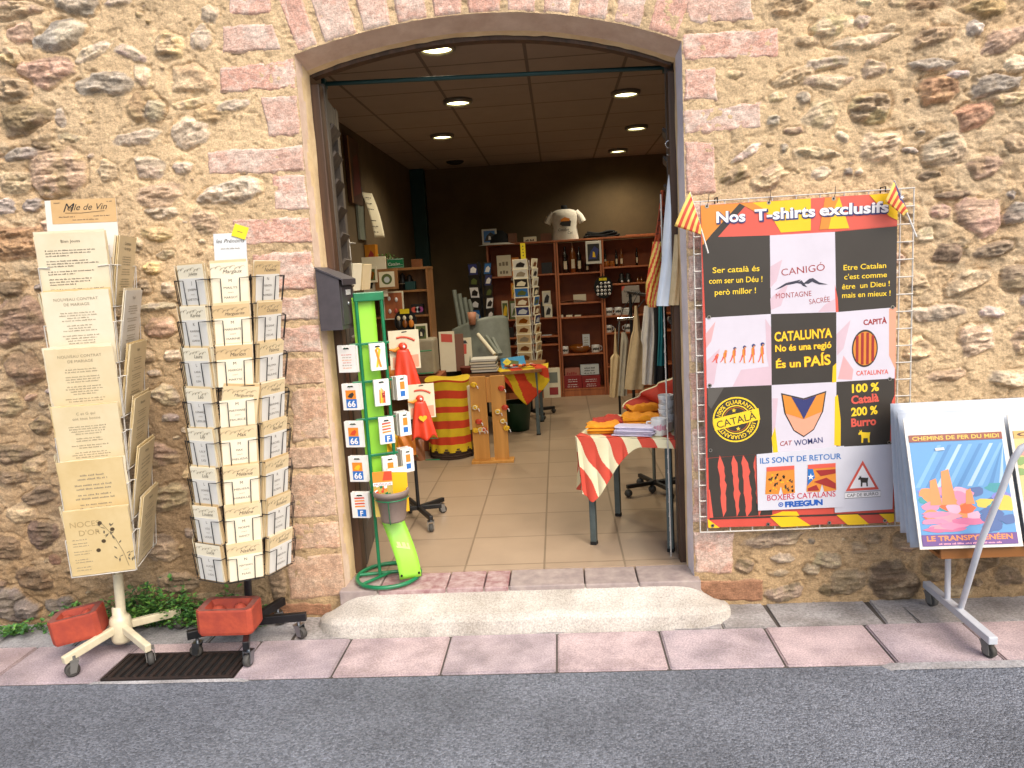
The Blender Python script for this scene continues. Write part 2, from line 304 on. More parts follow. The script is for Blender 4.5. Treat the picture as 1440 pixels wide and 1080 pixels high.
# pavement: a bed, and separate slabs with open joints laid on it
mPav = [paver_mat('pink_paver', 'c4b0b0', 'a89698'), paver_mat('grey_pink_paver', 'bbabae', 'a09398')]; mGrey = paver_mat('grey_slab', 'aaa6a4', '8f8a86', 40); mBed = pm('joint_dirt', '5a534c', '433d38', rough=.95, bump=.5, dist=.005)
mKerb = paver_mat('kerb_mortar', 'a9a7a8', '8f8d8d', 50)
b = MB(); b.box((0, 3.17, GZ - .07), (60, .62, .12), mBed)
jx = [onZ(px, 905, GZ)[0] for px in (490, 631, 783, 932, 1088, 1238, 1388)]; jx = [jx[0] - .5 * k for k in (8, 7, 6, 5, 4, 3, 2, 1)] + jx + [jx[-1] + .5 * k for k in range(1, 7)]
GX0, GX1, GY0, GY1 = -2.02, -1.44, 2.868, 3.09           # drain opening
def slab(b, x0, x1, y0, y1, mat, sk=0., dz=0.):
    g = .0042; bm = bmesh.new(); P = [(x0 + g, y0), (x1 - g, y0), (x1 - g + sk, y1 - g), (x0 + g + sk, y1 - g)]
    vs_ = [bm.verts.new((x, y, z)) for z in (GZ - .05, GZ + dz) for x, y in P]
    for f in ((3, 2, 1, 0), (4, 5, 6, 7), (0, 1, 5, 4), (1, 2, 6, 5), (2, 3, 7, 6), (3, 0, 4, 7)): bm.faces.new([vs_[i] for i in f])
    bmesh.ops.bevel(bm, geom=list(bm.edges), offset=.006, segments=2, affect='EDGES'); bm.verts.index_update()
    b.add([v.co for v in bm.verts], [[v.index for v in f.verts] for f in bm.faces], mat); bm.free()
for i in range(len(jx) - 1):
    x0, x1 = jx[i], jx[i + 1]; mt = mPav[i % 2]; dz = rnd.uniform(-.002, .002)
    if x1 < GX0 or x0 > GX1: slab(b, x0, x1, 2.862, 3.19, mt, 0, dz)
    else:
        if x0 < GX0: slab(b, x0, GX0, 2.862, 3.19, mt, 0, dz)
        if x1 > GX1: slab(b, GX1, x1, 2.862, 3.19, mt, 0, dz)
        slab(b, max(x0, GX0), min(x1, GX1), GY1, 3.19, mt, 0, dz)
xs = [-9, -6, -4.2, -3.3, -2.75, -2.35, -1.7, -1.3, -.9, .66, .9, 1.36, 1.5, 2.2, 3.1, 4.5, 8]
for x0, x1 in zip(xs[:-1], xs[1:]): slab(b, x0, x1, 3.19, 3.5, mGrey if x0 > -1.4 else mKerb, rnd.uniform(-.03, .03), rnd.uniform(-.006, .0))
b.grid(lambda u, v: np.array([-8 + 16 * u, 2.851 + .013 * v + .008 * (vnoise(u * 70, 3) - .5) * (1 - v) - (.03 * sstep(.55, .58, u) * (1 - sstep(.605, .62, u))) * (1 - v), GZ - .017 + .006 * v + .008 * (abs(u - .392) < .022 or .575 < u < .612)]), 400, 1, mKerb)
b.build('pavement', kind='structure', origin=(0, 3.17, GZ))

# ------------------------------------------------------------------ stone wall (height field modelled stone by stone)
PAL = dict(grey=(.33, .31, .29), blue=(.27, .31, .34), dark=(.15, .11, .085), brown=(.25, .165, .105), tan=(.47, .35, .225), pink=(.47, .31, .235), ochre=(.47, .32, .13), pale=(.55, .46, .33), light=(.52, .47, .42), rust=(.36, .19, .09), red=(.33, .16, .11), lav=(.38, .34, .34), fill=(.44, .31, .18))
STONES = [  # px x, y, half-width, half-height, tilt, colour, how far it stands out (cm), roughness
(108,2,34,22,0,'grey',4,1),(85,50,38,19,-8,'blue',5,.5),(165,2,20,6,0,'grey',2,1),(28,46,20,15,0,'pink',2,1),(147,118,39,17,4,'blue',4,1),(35,168,42,22,-3,'dark',6,1.2),(85,165,8,15,0,'grey',2,1),(65,102,42,22,0,'pink',3,1.6),
(282,52,15,18,0,'grey',2,.6),(295,18,12,14,30,'light',2,1),(237,65,22,22,0,'tan',2,2),(268,113,31,21,-8,'tan',2.5,.8),(203,150,26,22,0,'ochre',3,1),(218,155,12,18,20,'grey',4,1),(200,105,12,15,0,'pale',2,.8),(270,185,30,20,-22,'light',3,1.2),(195,193,34,11,0,'lav',2,1),(210,235,23,17,0,'grey',2,.8),(258,237,16,9,0,'light',3,1.5),
(83,240,42,38,0,'pink',4,1.3),(150,240,14,16,0,'tan',2,1.6),(30,216,26,9,-5,'grey',3,1.3),(225,275,33,19,0,'pink',2,1.2),(100,193,18,6,5,'pale',2,.8),(130,72,30,9,-15,'light',1.5,1.4),(185,75,24,9,20,'light',1.5,1.4),(322,270,46,17,-6,'light',3,2.4),(300,160,26,12,0,'ochre',1.5,1),(327,148,24,9,-8,'light',1.5,1),(262,147,24,6,-10,'tan',1.5,1),
(15,125,26,18,0,'tan',4,2),(12,75,16,16,0,'tan',3,2),(20,255,24,18,0,'tan',3,1.8),(8,288,14,12,0,'lav',3,1.5),(46,288,15,9,0,'lav',2.5,1.5),(20,12,40,14,0,'tan',3,2),(60,205,16,6,15,'dark',2,1.5),(-30,60,20,30,0,'brown',4,1),(-30,130,22,20,0,'tan',4,1),(-40,240,30,20,0,'grey',4,1),(-60,330,30,30,0,'brown',4,1),
(20,340,44,26,-4,'rust',4,2.6),(15,407,20,10,0,'dark',4,.7),(24,455,38,33,-6,'brown',5,1.1),(32,520,29,21,-4,'brown',5,.8),(10,570,24,18,0,'tan',3,1.5),(20,637,32,15,0,'dark',4,1.2),(55,600,15,12,0,'dark',3,1.5),(15,672,22,10,0,'dark',3,1.4),(55,697,25,13,-8,'dark',3,1.4),(62,750,23,20,0,'dark',4,1.8),(78,787,9,8,0,'red',2.5,.6),(10,770,18,18,0,'brown',3,1.4),(50,812,28,18,0,'brown',4,1.5),(12,850,22,24,0,'grey',6,1),(38,857,18,13,0,'lav',5,1.3),(85,850,20,12,0,'grey',4,1),(-40,600,30,30,0,'brown',4,1.4),(-40,760,30,30,0,'grey',5,1.4),(30,720,20,14,0,'tan',2,1.4),(48,655,16,12,0,'tan',2,1.4),
(228,300,24,9,0,'light',2,2),(222,330,22,10,10,'ochre',2.5,1.4),(192,345,8,10,30,'grey',2.5,1.6),(232,358,13,7,0,'pale',2,1.2),(213,377,14,9,0,'ochre',2.5,1.2),(200,403,12,11,0,'dark',2.5,1.8),(237,408,11,13,0,'grey',3,1.8),(220,432,26,6,-3,'blue',3,1.3),(226,461,22,15,-3,'red',3.5,.6),(242,500,14,7,0,'light',2.5,1.5),(216,525,10,5,0,'light',2.5,1),(232,555,22,15,0,'grey',3,1.5),(240,588,12,6,0,'blue',2.5,1),(205,500,12,10,0,'dark',2,1),(290,312,22,20,0,'pink',1.5,1.6),(225,640,30,18,0,'brown',2,1.5),(240,700,26,20,0,'dark',2.5,1.5),(225,770,26,20,0,'brown',2,1.5),(250,820,36,15,0,'brown',2,1.3),(330,800,36,18,0,'brown',1.5,1.3),(390,815,12,30,0,'brown',1.5,1),(300,845,60,14,0,'tan',1.5,1),
(1110,8,38,15,0,'tan',2.5,2),(1170,35,29,15,-5,'pale',2.5,1.3),(1133,58,18,8,0,'brown',2,1.2),(1190,60,20,9,-8,'pale',2,1),(1160,88,34,9,-3,'lav',2.5,.9),(1115,108,32,11,-12,'tan',2.5,2.2),(1165,115,36,11,5,'pale',1.8,1),(1095,137,13,7,0,'pale',1.8,.8),(1130,138,10,10,0,'grey',2.2,1),(1155,162,28,20,-12,'pale',2.2,.9),(1118,184,15,5,0,'pink',2.2,1),(1086,170,10,8,0,'blue',3.5,1.4),(1185,193,11,6,35,'light',3,.8),(1103,208,6,7,0,'blue',2.5,.6),(1050,215,23,7,-28,'light',2,1.2),(1152,214,34,8,8,'pale',2.5,2),(1033,247,21,11,-20,'brown',3.5,1.4),(1085,250,29,15,-28,'pink',2.2,1.6),(1155,243,14,9,0,'light',2.2,1.4),(1194,240,6,6,0,'blue',2,.6),(1035,105,14,6,0,'tan',1.5,1),
(1215,60,44,10,-6,'pale',3.2,.9),(1212,30,10,12,35,'light',2.2,1),(1228,95,19,13,-8,'pale',2.2,1.4),(1228,152,32,22,8,'dark',5,2.4),(1310,50,32,14,-12,'brown',3,1.8),(1320,128,31,20,-8,'rust',4,1.7),(1400,118,37,14,-8,'grey',5,1.1),(1368,165,29,18,-12,'red',4,1.3),(1240,205,30,24,-10,'tan',3.5,1.8),(1330,208,36,23,-5,'pale',4,1.9),(1385,10,32,15,0,'ochre',3.5,1.3),(1410,55,34,16,-22,'pink',4,1.6),(1385,235,30,14,-8,'pink',3,1.7),(1305,247,18,6,0,'dark',3,1.2),(1340,275,24,7,0,'dark',4,1),(1370,40,13,12,0,'light',3,1.4),(1310,90,34,8,0,'grey',2.5,2),(1345,105,18,6,0,'grey',3,1.4),(1430,90,18,12,0,'pale',3,1),(1250,40,10,6,0,'pale',2,1),(1300,5,26,9,0,'brown',3,1.8),(1420,140,30,10,0,'tan',3,1.6),(1430,200,20,14,0,'tan',3,1.6),
(1376,305,31,31,0,'pink',4,.7),(1325,297,16,10,0,'pink',3,1.2),(1330,356,22,14,5,'dark',4,1.5),(1397,351,28,11,-8,'dark',4,1.4),(1362,395,34,16,-22,'tan',3.5,1.7),(1432,390,23,20,0,'dark',5,.9),(1320,441,42,11,0,'grey',3.5,1.1),(1395,440,18,8,10,'lav',3,1.1),(1372,480,25,22,-10,'pink',3.5,1.8),(1436,480,16,22,0,'pink',3,1.6),(1332,527,26,9,0,'pink',2.5,1.6),(1416,533,32,12,6,'grey',3.5,1.3),(1290,490,22,17,0,'tan',2.5,1.6),(1345,570,32,8,0,'pale',2.5,1.4),(1280,570,11,8,0,'dark',2.5,1),(1290,400,18,14,0,'tan',2.5,1.6),(1430,300,20,16,0,'grey',3,1.3),(1300,330,14,10,0,'pale',2,1),(1470,340,20,30,0,'tan',4,1.4),(1480,200,24,24,0,'brown',4,1.4),(1490,480,30,30,0,'grey',4,1.4),(1275,300,12,14,0,'tan',2,1.4),
(1090,760,44,11,-6,'pale',3,1.5),(1101,784,17,7,0,'light',2.5,1.4),(1165,788,23,11,10,'pale',2.5,1.7),(1142,801,12,8,0,'pale',2.5,.9),(1097,806,15,5,0,'pale',2,.8),(1048,795,13,11,20,'pink',2,.9),(1210,770,15,8,0,'tan',2.5,.9),(1228,757,14,8,0,'tan',2.5,.9),(1258,815,36,28,-8,'dark',6,1.4),(1105,834,32,13,-12,'pale',3,1.8),(1166,830,18,9,0,'brown',2.5,1.4),(1276,762,22,13,0,'dark',3,.9),(1320,800,24,18,0,'brown',4,1.3),(1380,790,26,16,0,'brown',3,1.3),(1420,810,22,14,0,'brown',3,1.3),(1340,832,30,9,0,'tan',3,1.2),(1195,820,26,18,0,'tan',2.5,1.5)]
def lines_(lo, hi, d0, d1, step, cstep): return np.concatenate([np.arange(lo, d0, cstep), np.arange(d0, d1, step), np.arange(d1, hi + cstep, cstep)])
gx = lines_(-9, 9, -3.05, 2.3, .0050, .05); gz = lines_(-.22, 7.0, -.2199, 2.86, .0050, .08)
gx[np.argmin(abs(gx - DL))] = DL; gx[np.argmin(abs(gx - DR))] = DR
XX, ZZ = np.meshgrid(gx, gz)
inside = (gx >= DL - 1e-6) & (gx <= DR + 1e-6)
for j in np.where(inside)[0]:
    k = np.argmin(abs(gz - arch(gx[j]))); ZZ[k, j] = arch(gx[j])
rs = np.random.RandomState(5)
rubble = np.clip(sstep(-1.95, -2.35, XX) + sstep(1.42, 1.6, XX) * sstep(.9, 1.4, ZZ), 0, 1)
H = .014 * (fbm(XX * 5, ZZ * 5, 4, 1) - .5) + .013 * (fbm(XX * 26, ZZ * 30, 4, 2, .62) - .5) - .006 * sstep(.62, .74, fbm(XX * 34, ZZ * 44, 3, 19)) + rubble * (.05 * (fbm(XX * 7, ZZ * 12, 5, 3, .6) - .5))
n1 = fbm(XX * 4, ZZ * 4, 5, 4)[..., None]; n2 = fbm(XX * 22, ZZ * 22, 4, 6)[..., None]; n3 = fbm(XX * 9, ZZ * 14, 4, 8)[..., None]
n4 = fbm(XX * 2.1 + 7, ZZ * 2.6, 4, 15)[..., None]; n5 = sstep(.62, .70, fbm(XX * 34, ZZ * 44, 3, 19))[..., None]; CC = np.array([.635, .465, .275]) * (.82 + .36 * n1) * (.84 + .32 * n2) * (.90 + .20 * n4) * (1 - .15 * n5)
CC = CC * (1 - .5 * rubble[..., None]) + .5 * rubble[..., None] * np.where(n3 > .5, np.array([.56, .43, .28]), np.array([.50, .35, .205])) * (.7 + .6 * n2)
damp = (sstep(.55, -.1, ZZ + .35 * (fbm(XX * 2.2, ZZ * 2.2, 4, 12) - .5)))[..., None]        # rising damp and splash dirt near the ground
CC = CC * (1 - damp * np.array([.32, .36, .42]))
rackShadeDirt = (np.exp(-((XX + 1.86) / .28) ** 2) * sstep(1.25, .8, ZZ + .3 * (fbm(XX * 5, ZZ * 5, 3, 14) - .5)))[..., None]; CC = CC * (1 - .38 * rackShadeDirt * np.array([.9, 1, 1.05])); darkL = (sstep(-2.12, -2.35, XX + .12 * (fbm(ZZ * 3, XX * 3, 3, 16) - .5)) * sstep(1.75, 1.2, ZZ + .4 * (fbm(XX * 3, ZZ * 3, 3, 17) - .5)))[..., None]  # between the racks: their shade painted into the wall colour, with low dirt
def put_stone(cx, cz, a, c, ang, col, P, rough, sd):
    ang = -R_(ang); m = 1.5 * max(a, c)
    j0, j1 = np.searchsorted(gx, [cx - m, cx + m]); k0, k1 = np.searchsorted(gz, [cz - m, cz + m])
    if j1 - j0 < 2 or k1 - k0 < 2: return
    x = XX[k0:k1, j0:j1]; z = ZZ[k0:k1, j0:j1]; dx, dz = x - cx, z - cz; ca, sa = math.cos(ang), math.sin(ang)
    u = (dx * ca + dz * sa) / a; v = (-dx * sa + dz * ca) / c; rg = np.random.RandomState(sd); p = rg.uniform(2.1, 3.4)
    # irregular outline: cut the oval by a few random straight breaks, then rough it up
    r = (abs(u) ** p + abs(v) ** p) ** (1 / p)
    for q in range(rg.randint(3, 6)):
        t = rg.uniform(0, 6.28); r = np.maximum(r, (u * math.cos(t) + v * math.sin(t)) / rg.uniform(.72, .98))
    s = .5 * (a + c); r = r + .38 * (fbm(x / s * 1.7, z / s * 1.7, 4, sd % 50) - .5) + .14 * (fbm(x / s * 7, z / s * 7, 3, sd % 40) - .5)
    t = 1 - r; body = sstep(-.02, .40, t)
    # broken face: tilted facets, bedding splits along the stone, chipped ridges
    du, dv = u * a, v * c; gxr, gzr = rg.uniform(-.35, .35), rg.uniform(-.45, .25); fac = 1 + gxr * u + gzr * v
    for q in range(3):
        t_ = rg.uniform(0, 6.28); fac = np.minimum(fac, 1.25 - rg.uniform(.3, .9) * np.maximum(0, u * math.cos(t_) + v * math.sin(t_) + rg.uniform(-.3, .1)))
    bed = fbm(du * 9 + 3, dv * 55, 4, sd % 30 + 3, .62); rdg = 1 - abs(2 * fbm(x * 17, z * 24, 4, sd % 25, .6) - 1)
    h = P * body * np.clip(fac, .25, 1.6) * (.72 + .5 * bed) + rough * body * (.020 * (bed - .5) + .020 * (rdg - .75))
    nj = fbm(x * 11, z * 11, 3, sd % 17); groove = np.exp(-((r - 1.05) / (.055 + .004 / s)) ** 2) * .013 * min(1, P / .022) * sstep(.38, .58, nj)
    H[k0:k1, j0:j1] = np.where(t > -.02, np.maximum(h + .3 * H[k0:k1, j0:j1], h * .6), H[k0:k1, j0:j1]) - groove * (t < .03)
    dn = rubble[k0:k1, j0:j1].mean(); keep = .42 + .32 * dn
    w = (sstep(-.03, .10, t + .22 * (fbm(x * 30, z * 34, 4, sd % 22) - .5)) * .92)[..., None]; nn = fbm(x * 30, z * 42, 5, sd % 35, .65)[..., None]; nb = fbm(x / s * 1.6, z / s * 1.6, 3, sd % 31)[..., None]
    base = (np.array(col) * keep + np.array([.60, .45, .28]) * (1 - keep)) * rg.uniform(.92, 1.15); alt = base * np.array([rg.uniform(.62, 1.35)] * 3) * np.array([1, rg.uniform(.92, 1.06), rg.uniform(.84, 1.12)])
    cc = (base * (1 - sstep(.4, .6, nb)) + alt * sstep(.4, .6, nb)) * (.50 + .55 * nn + .45 * bed[..., None]) * (1 + .28 * (sstep(.56, .66, bed)[..., None]) - .25 * (sstep(.44, .34, bed)[..., None]))
    CC[k0:k1, j0:j1] = CC[k0:k1, j0:j1] * (1 - w) + cc * w * (1 - .45 * damp[k0:k1, j0:j1])
placed = []
def s_world(px, py, a, c): 
    q = onY(px, py, WY); e = onY(px + a, py, WY); f = onY(px, py - c, WY); return q[0], q[2], np.linalg.norm(e - q), np.linalg.norm(f - q)
for i, (px, py, a, c, ang, col, P, ro) in enumerate(STONES):
    x, z, A, C_ = s_world(px, py, a, c); placed.append((x, z, max(A, C_)))
small = []
for k in range(14000):
    x = rs.uniform(-8.5, 8.5) if k < 2600 else rs.uniform(-3, 2.3); z = rs.uniform(-.15, 6.6) if k < 2600 else rs.uniform(-.15, 2.85); far = abs(x + .3) > 2.75 or z > 2.85
    if DL - .34 < x < DR + .36 and z < arch(np.clip(x, DL, DR)) + .38: continue
    dense = x < -2.2 or x > 1.42; a = rs.uniform(.06, .17) if far else (rs.choice([.014, .024, .036, .05, .07], p=[.2, .25, .25, .2, .1]) if dense else rs.choice([.008, .012, .02, .035], p=[.3, .3, .28, .12]))
    if not far and not dense and rs.rand() < .30: continue
    if all((x - q[0]) ** 2 + (z - q[1]) ** 2 > (q[2] * .95 + a * .95) ** 2 for q in placed): placed.append((x, z, a)); small.append((x, z, a, dense or far))
    if len(small) > 1300: break
for i, (x, z, a, dn) in enumerate(small):
    col = PAL[['tan', 'pale', 'pink', 'fill', 'brown', 'grey', 'ochre', 'lav', 'light', 'tan'][rs.randint(10)]]
    put_stone(x, z, a, a * rs.uniform(.35, .8), rs.uniform(-25, 25), col, (.012 if dn else .006) + a * .13, 1.2, 300 + i)
for i, (px, py, a, c, ang, col, P, ro) in enumerate(STONES):
    x, z, A, C_ = s_world(px, py, a, c); put_stone(x, z, A * 1.06, C_ * 1.08, ang, PAL[col], P * .0055, ro, 20 + i * 7)
# quoins sit here: keep the bed mortar shallow round the doorway
dd = np.minimum(np.maximum(DL - .42 - XX, XX - DR - .42), 9); CC = CC * (1 - .24 * darkL * np.array([.9, 1, 1.08])); nearq = ((XX > DL - .03) & (XX < DR + .03) & (ZZ < arch(np.clip(XX, DL, DR)) + .03))  # also tones the wall darker at its lower left
H = np.where(nearq, np.clip(H, -.002, .003), H); H = np.where(ZZ < GZ - .04, 0, H)
ny, nx = XX.shape; V = np.stack([XX, WY - H, ZZ], -1).reshape(-1, 3); idx = np.arange(ny * nx).reshape(ny, nx)
q = np.stack([idx[:-1, :-1], idx[:-1, 1:], idx[1:, 1:], idx[1:, :-1]], -1)
cxm = (XX[:-1, :-1] + XX[1:, 1:]) / 2; czm = (ZZ[:-1, :-1] + ZZ[1:, :-1] + ZZ[1:, 1:] + ZZ[:-1, 1:]) / 4
hole = (cxm > DL) & (cxm < DR) & (czm < arch(np.clip(cxm, DL, DR)))
Q = q[~hole].reshape(-1, 4)
def fast_mesh(name, V, Q, cols, mat, smooth=True):
    me = bpy.data.meshes.new(name); me.vertices.add(len(V)); me.vertices.foreach_set('co', V.astype(np.float32).ravel()); me.loops.add(Q.size); me.loops.foreach_set('vertex_index', Q.astype(np.int32).ravel())
    me.polygons.add(len(Q)); me.polygons.foreach_set('loop_start', np.arange(0, Q.size, 4, dtype=np.int32)); me.update(calc_edges=True)
    a = me.attributes.new('stone_colour', 'FLOAT_COLOR', 'POINT'); a.data.foreach_set('color', np.concatenate([np.clip(cols, 0, 1), np.ones((len(cols), 1))], 1).astype(np.float32).ravel())
    me.polygons.foreach_set('use_smooth', [smooth] * len(Q)); me.materials.append(mat); me.validate(); return me
me = fast_mesh('stone_wall', V, Q, CC.reshape(-1, 3), vcol_mat('rubble_stone_and_mortar'))
wall = bpy.data.objects.new('stone_wall', me); COL.objects.link(wall)
tag(wall, 'tall rubble stone shop wall with sandy mortar and arched doorway', 'wall')
# dressed stone surround: each quoin a roughened block face, all in one part
QUOINS = [[(322,-24),(383,-24),(382,20),(320,23)],[(310,37),(385,29),(398,71),(311,77)],[(308,95),(405,81),(412,128),(310,132)],[(364,134),(414,134),(417,191),(378,193)],[(289,212),(419,202),(423,241),(292,248)],[(381,247),(425,244),(430,295),(386,298)],[(325,306),(432,303),(435,344),(327,346)],[(352,356),(437,352),(443,408),(354,411)],[(380,418),(445,414),(449,450),(383,454)],[(372,460),(452,456),(456,496),(374,500)],[(392,505),(456,501),(459,540),(394,545)],[(408,547),(461,543),(465,619),(410,623)],[(400,627),(465,624),(468,658),(400,662)],[(405,668),(469,664),(475,726),(404,730)],[(400,737),(476,732),(479,771),(400,776)],[(402,781),(480,777),(485,838),(406,846)],[(340,850),(470,846),(468,866),(338,868)],
 [(965,-24),(1055,-24),(1062,30),(968,34)],[(965,46),(1097,36),(1098,82),(968,86)],[(968,95),(1008,94),(1010,142),(969,143)],[(969,153),(1071,142),(1073,182),(970,188)],[(970,197),(1008,196),(1008,273),(971,272)],[(971,284),(1020,282),(1021,350),(972,351)],[(972,360),(1000,359),(1001,425),(973,426)],[(973,435),(1062,431),(1062,510),(974,513)],[(974,522),(1003,521),(1003,592),(974,593)],[(974,601),(1060,598),(1060,662),(974,664)],[(974,672),(1008,671),(1008,736),(974,737)],[(974,746),(1033,747),(1031,808),(973,806)],[(974,814),(1073,815),(1072,846),(985,846)]]
VJ = [(DL, 398)] ; polys = []
for i, qd in enumerate(QUOINS):
    W_ = [onY(x, y, WY)[[0, 2]] for x, y in qd]
    for p in W_:
        if i < 17: p[0] = min(p[0], DL) if abs(p[0] - DL) > .045 else DL
        else: p[0] = max(p[0], DR) if abs(p[0] - DR) > .03 else DR
    polys.append(W_)
jpx = [(452, 60), (507, 47), (555, 36), (606, 27), (654, 21), (708, 19), (758, 21), (806, 25), (857, 30), (905, 38)]
jxs = [DL + .004] + [onY(x, y, WY)[0] for x, y in jpx] + [DR - .004]; AC = np.array([-.34, .05])
for i in range(len(jxs) - 1):
    a0, a1 = jxs[i] + .012, jxs[i + 1] - .012; pa, pb = np.array([a0, arch(a0)]), np.array([a1, arch(a1)]); L_ = .34 + .05 * ((i * 7) % 3)
    da, db = (pa - AC) / np.linalg.norm(pa - AC), (pb - AC) / np.linalg.norm(pb - AC); polys.append([pa + da * L_, pb + db * L_, pb + db * .001, pa + da * .001])
VV, QQ, CQ, nb_ = [], [], [], 0
for i, P in enumerate(polys):
    P = [np.array(p) for p in P]; nu, nv = 72, 36; U, W2 = np.meshgrid(np.linspace(0, 1, nu), np.linspace(0, 1, nv))
    Pt = ((P[0][None, None] * (1 - U)[..., None] + P[1][None, None] * U[..., None]) * (1 - W2)[..., None] + (P[3][None, None] * (1 - U)[..., None] + P[2][None, None] * U[..., None]) * W2[..., None])
    wd = np.linalg.norm(P[1] - P[0]); ht = np.linalg.norm(P[3] - P[0]); d = np.minimum(np.minimum(U, 1 - U) * wd, np.minimum(W2, 1 - W2) * ht)
    x, z = Pt[..., 0], Pt[..., 1]; ed = 1 - sstep(0, .03, d); keep = (abs(x - DL) < .004) | (abs(x - DR) < .004)
    ox = .024 * (fbm(x * 14, z * 14, 3, i + 2) - .5) * ed * np.where(keep, 0, 1) * (i < len(QUOINS)); oz = .024 * (fbm(x * 14 + 40, z * 14, 3, i + 5) - .5) * ed * (i < len(QUOINS))
    h = .010 * sstep(-.001, .014, d) - .005 + .008 * (fbm(x * 30, z * 30, 4, i + 9) - .5) * sstep(0, .02, d)
    VV.append(np.stack([x + ox, WY - h, z + oz], -1).reshape(-1, 3)); id2 = np.arange(nu * nv).reshape(nv, nu) + nb_; nb_ += nu * nv
    QQ.append(np.stack([id2[1:, :-1], id2[1:, 1:], id2[:-1, 1:], id2[:-1, :-1]], -1).reshape(-1, 4))
    rg = np.random.RandomState(i * 3 + 1); t = rg.rand(); pink = np.array([.66, .37, .28]) * (1 - t) + np.array([.64, .43, .34]) * t; white = np.array([.76, .64, .54])
    low = i < 17 and i >= 10; warm = np.array([.58, .40, .24])
    mm = sstep(.47, .60, fbm(x * 9 + i, z * 16, 5, i + 20, .62))[..., None]; vein = np.exp(-((fbm(x * 6 + i * 3, z * 7, 4, i + 31) - .5) / .012) ** 2)[..., None]; gr = fbm(x * 45, z * 60, 4, i + 40)[..., None]
    scr_ = np.maximum(np.exp(-((fbm(x * 20 + i, z * 34, 4, i + 51) - .5) / .022) ** 2), np.exp(-((fbm(x * 46, z * 70 + i, 3, i + 57) - .5) / .03) ** 2) * .8)[..., None] * (.35 + .65 * fbm(x * 8, z * 8, 3, i + 63))[..., None]; mm = np.clip(mm * .45 + .62 * scr_, 0, 1); c = pink * (1 - mm) + white * mm * rg.uniform(.92, 1.05); c = c * (1 - .5 * vein) + white * 1.1 * .5 * vein
    if low: c = c * (1 - .55) + warm * .55
    if i == 16 or i == len(QUOINS) - 1: c = np.array([.40, .22, .13]) + 0 * c
    dmp = (sstep(.35, -.15, z))[..., None]; c = c * (.68 + .64 * gr) * (1 - dmp * np.array([.2, .26, .3])); edge_m = (1 - sstep(0, .012, d))[..., None]; c = c * (1 - .5 * edge_m) + np.array([.5, .36, .22]) * .5 * edge_m
    CQ.append(c.reshape(-1, 3))
me = fast_mesh('stone_surround', np.concatenate(VV), np.concatenate(QQ), np.concatenate(CQ), vcol_mat('pink_dressed_stone', rough=.8, bump=.8, bs=70, dist=.006, fine=.5, scr=.22))
o = bpy.data.objects.new('stone_surround', me); COL.objects.link(o); o.parent = wall; o['label'] = 'pink and white marble blocks framing the arched doorway'
# reveal: plastered jambs and the underside of the arch
mRev = pm('worn_lime_render', 'ead0a2', 'd6b788', sc=7, rough=.9, bump=.6, bs=40, dist=.006); mRevP = pm('worn_pinkish_render', 'e6cdb6', 'd2b49c', sc=9, rough=.9, bump=.6, bs=40, dist=.006); mRevL = pm('sky_tinted_render', 'e6dee0', 'cfc8d0', sc=9, rough=.9, bump=.6, bs=40, dist=.005)  # pale tones make up for missing bounce light; lavender is sky light painted in
b = MB(); RB = 3.575
def jamb(u, v, X, sgn): z = GZ + .1 + (arch(X) - GZ - .1) * v; return np.array([X + sgn * (.010 * u + .012 * (fbm(u * 3, z * 6, 3, 3) - .5) * (u * (1.2 - u) * 2)), WY + .001 + (RB - WY) * u, z - u * .035 * v])
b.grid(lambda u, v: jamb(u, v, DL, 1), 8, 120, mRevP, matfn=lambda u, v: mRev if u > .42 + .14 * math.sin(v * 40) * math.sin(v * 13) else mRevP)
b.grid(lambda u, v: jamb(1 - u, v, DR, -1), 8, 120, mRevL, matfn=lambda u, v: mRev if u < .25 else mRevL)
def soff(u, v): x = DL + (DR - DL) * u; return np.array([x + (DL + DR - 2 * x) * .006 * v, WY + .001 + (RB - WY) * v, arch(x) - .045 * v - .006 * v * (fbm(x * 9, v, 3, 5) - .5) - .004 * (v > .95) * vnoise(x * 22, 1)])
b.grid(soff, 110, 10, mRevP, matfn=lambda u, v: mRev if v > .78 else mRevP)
b.build('reveal', parent=wall)
mThr = pm('veined_red_marble', '8a5e60', 'b59f9b', sc=22, rough=.6, bump=.3, bs=50); mThr2 = pm('pale_sill_stone', 'a89a92', '8d7f7c', sc=18, rough=.7, bump=.4, bs=60)
b = MB(); tx = [-1.12, -.93, -.60, -.42, -.30, .06, .31, .60]
for i in range(7): b.box(((tx[i] + tx[i + 1]) / 2, 3.47, -.055 - .002 * (i % 2)), (tx[i + 1] - tx[i] - .006, .20, .10), mThr if i in (1, 2, 3) else mThr2, bev=.006)
b.build('threshold', parent=wall)
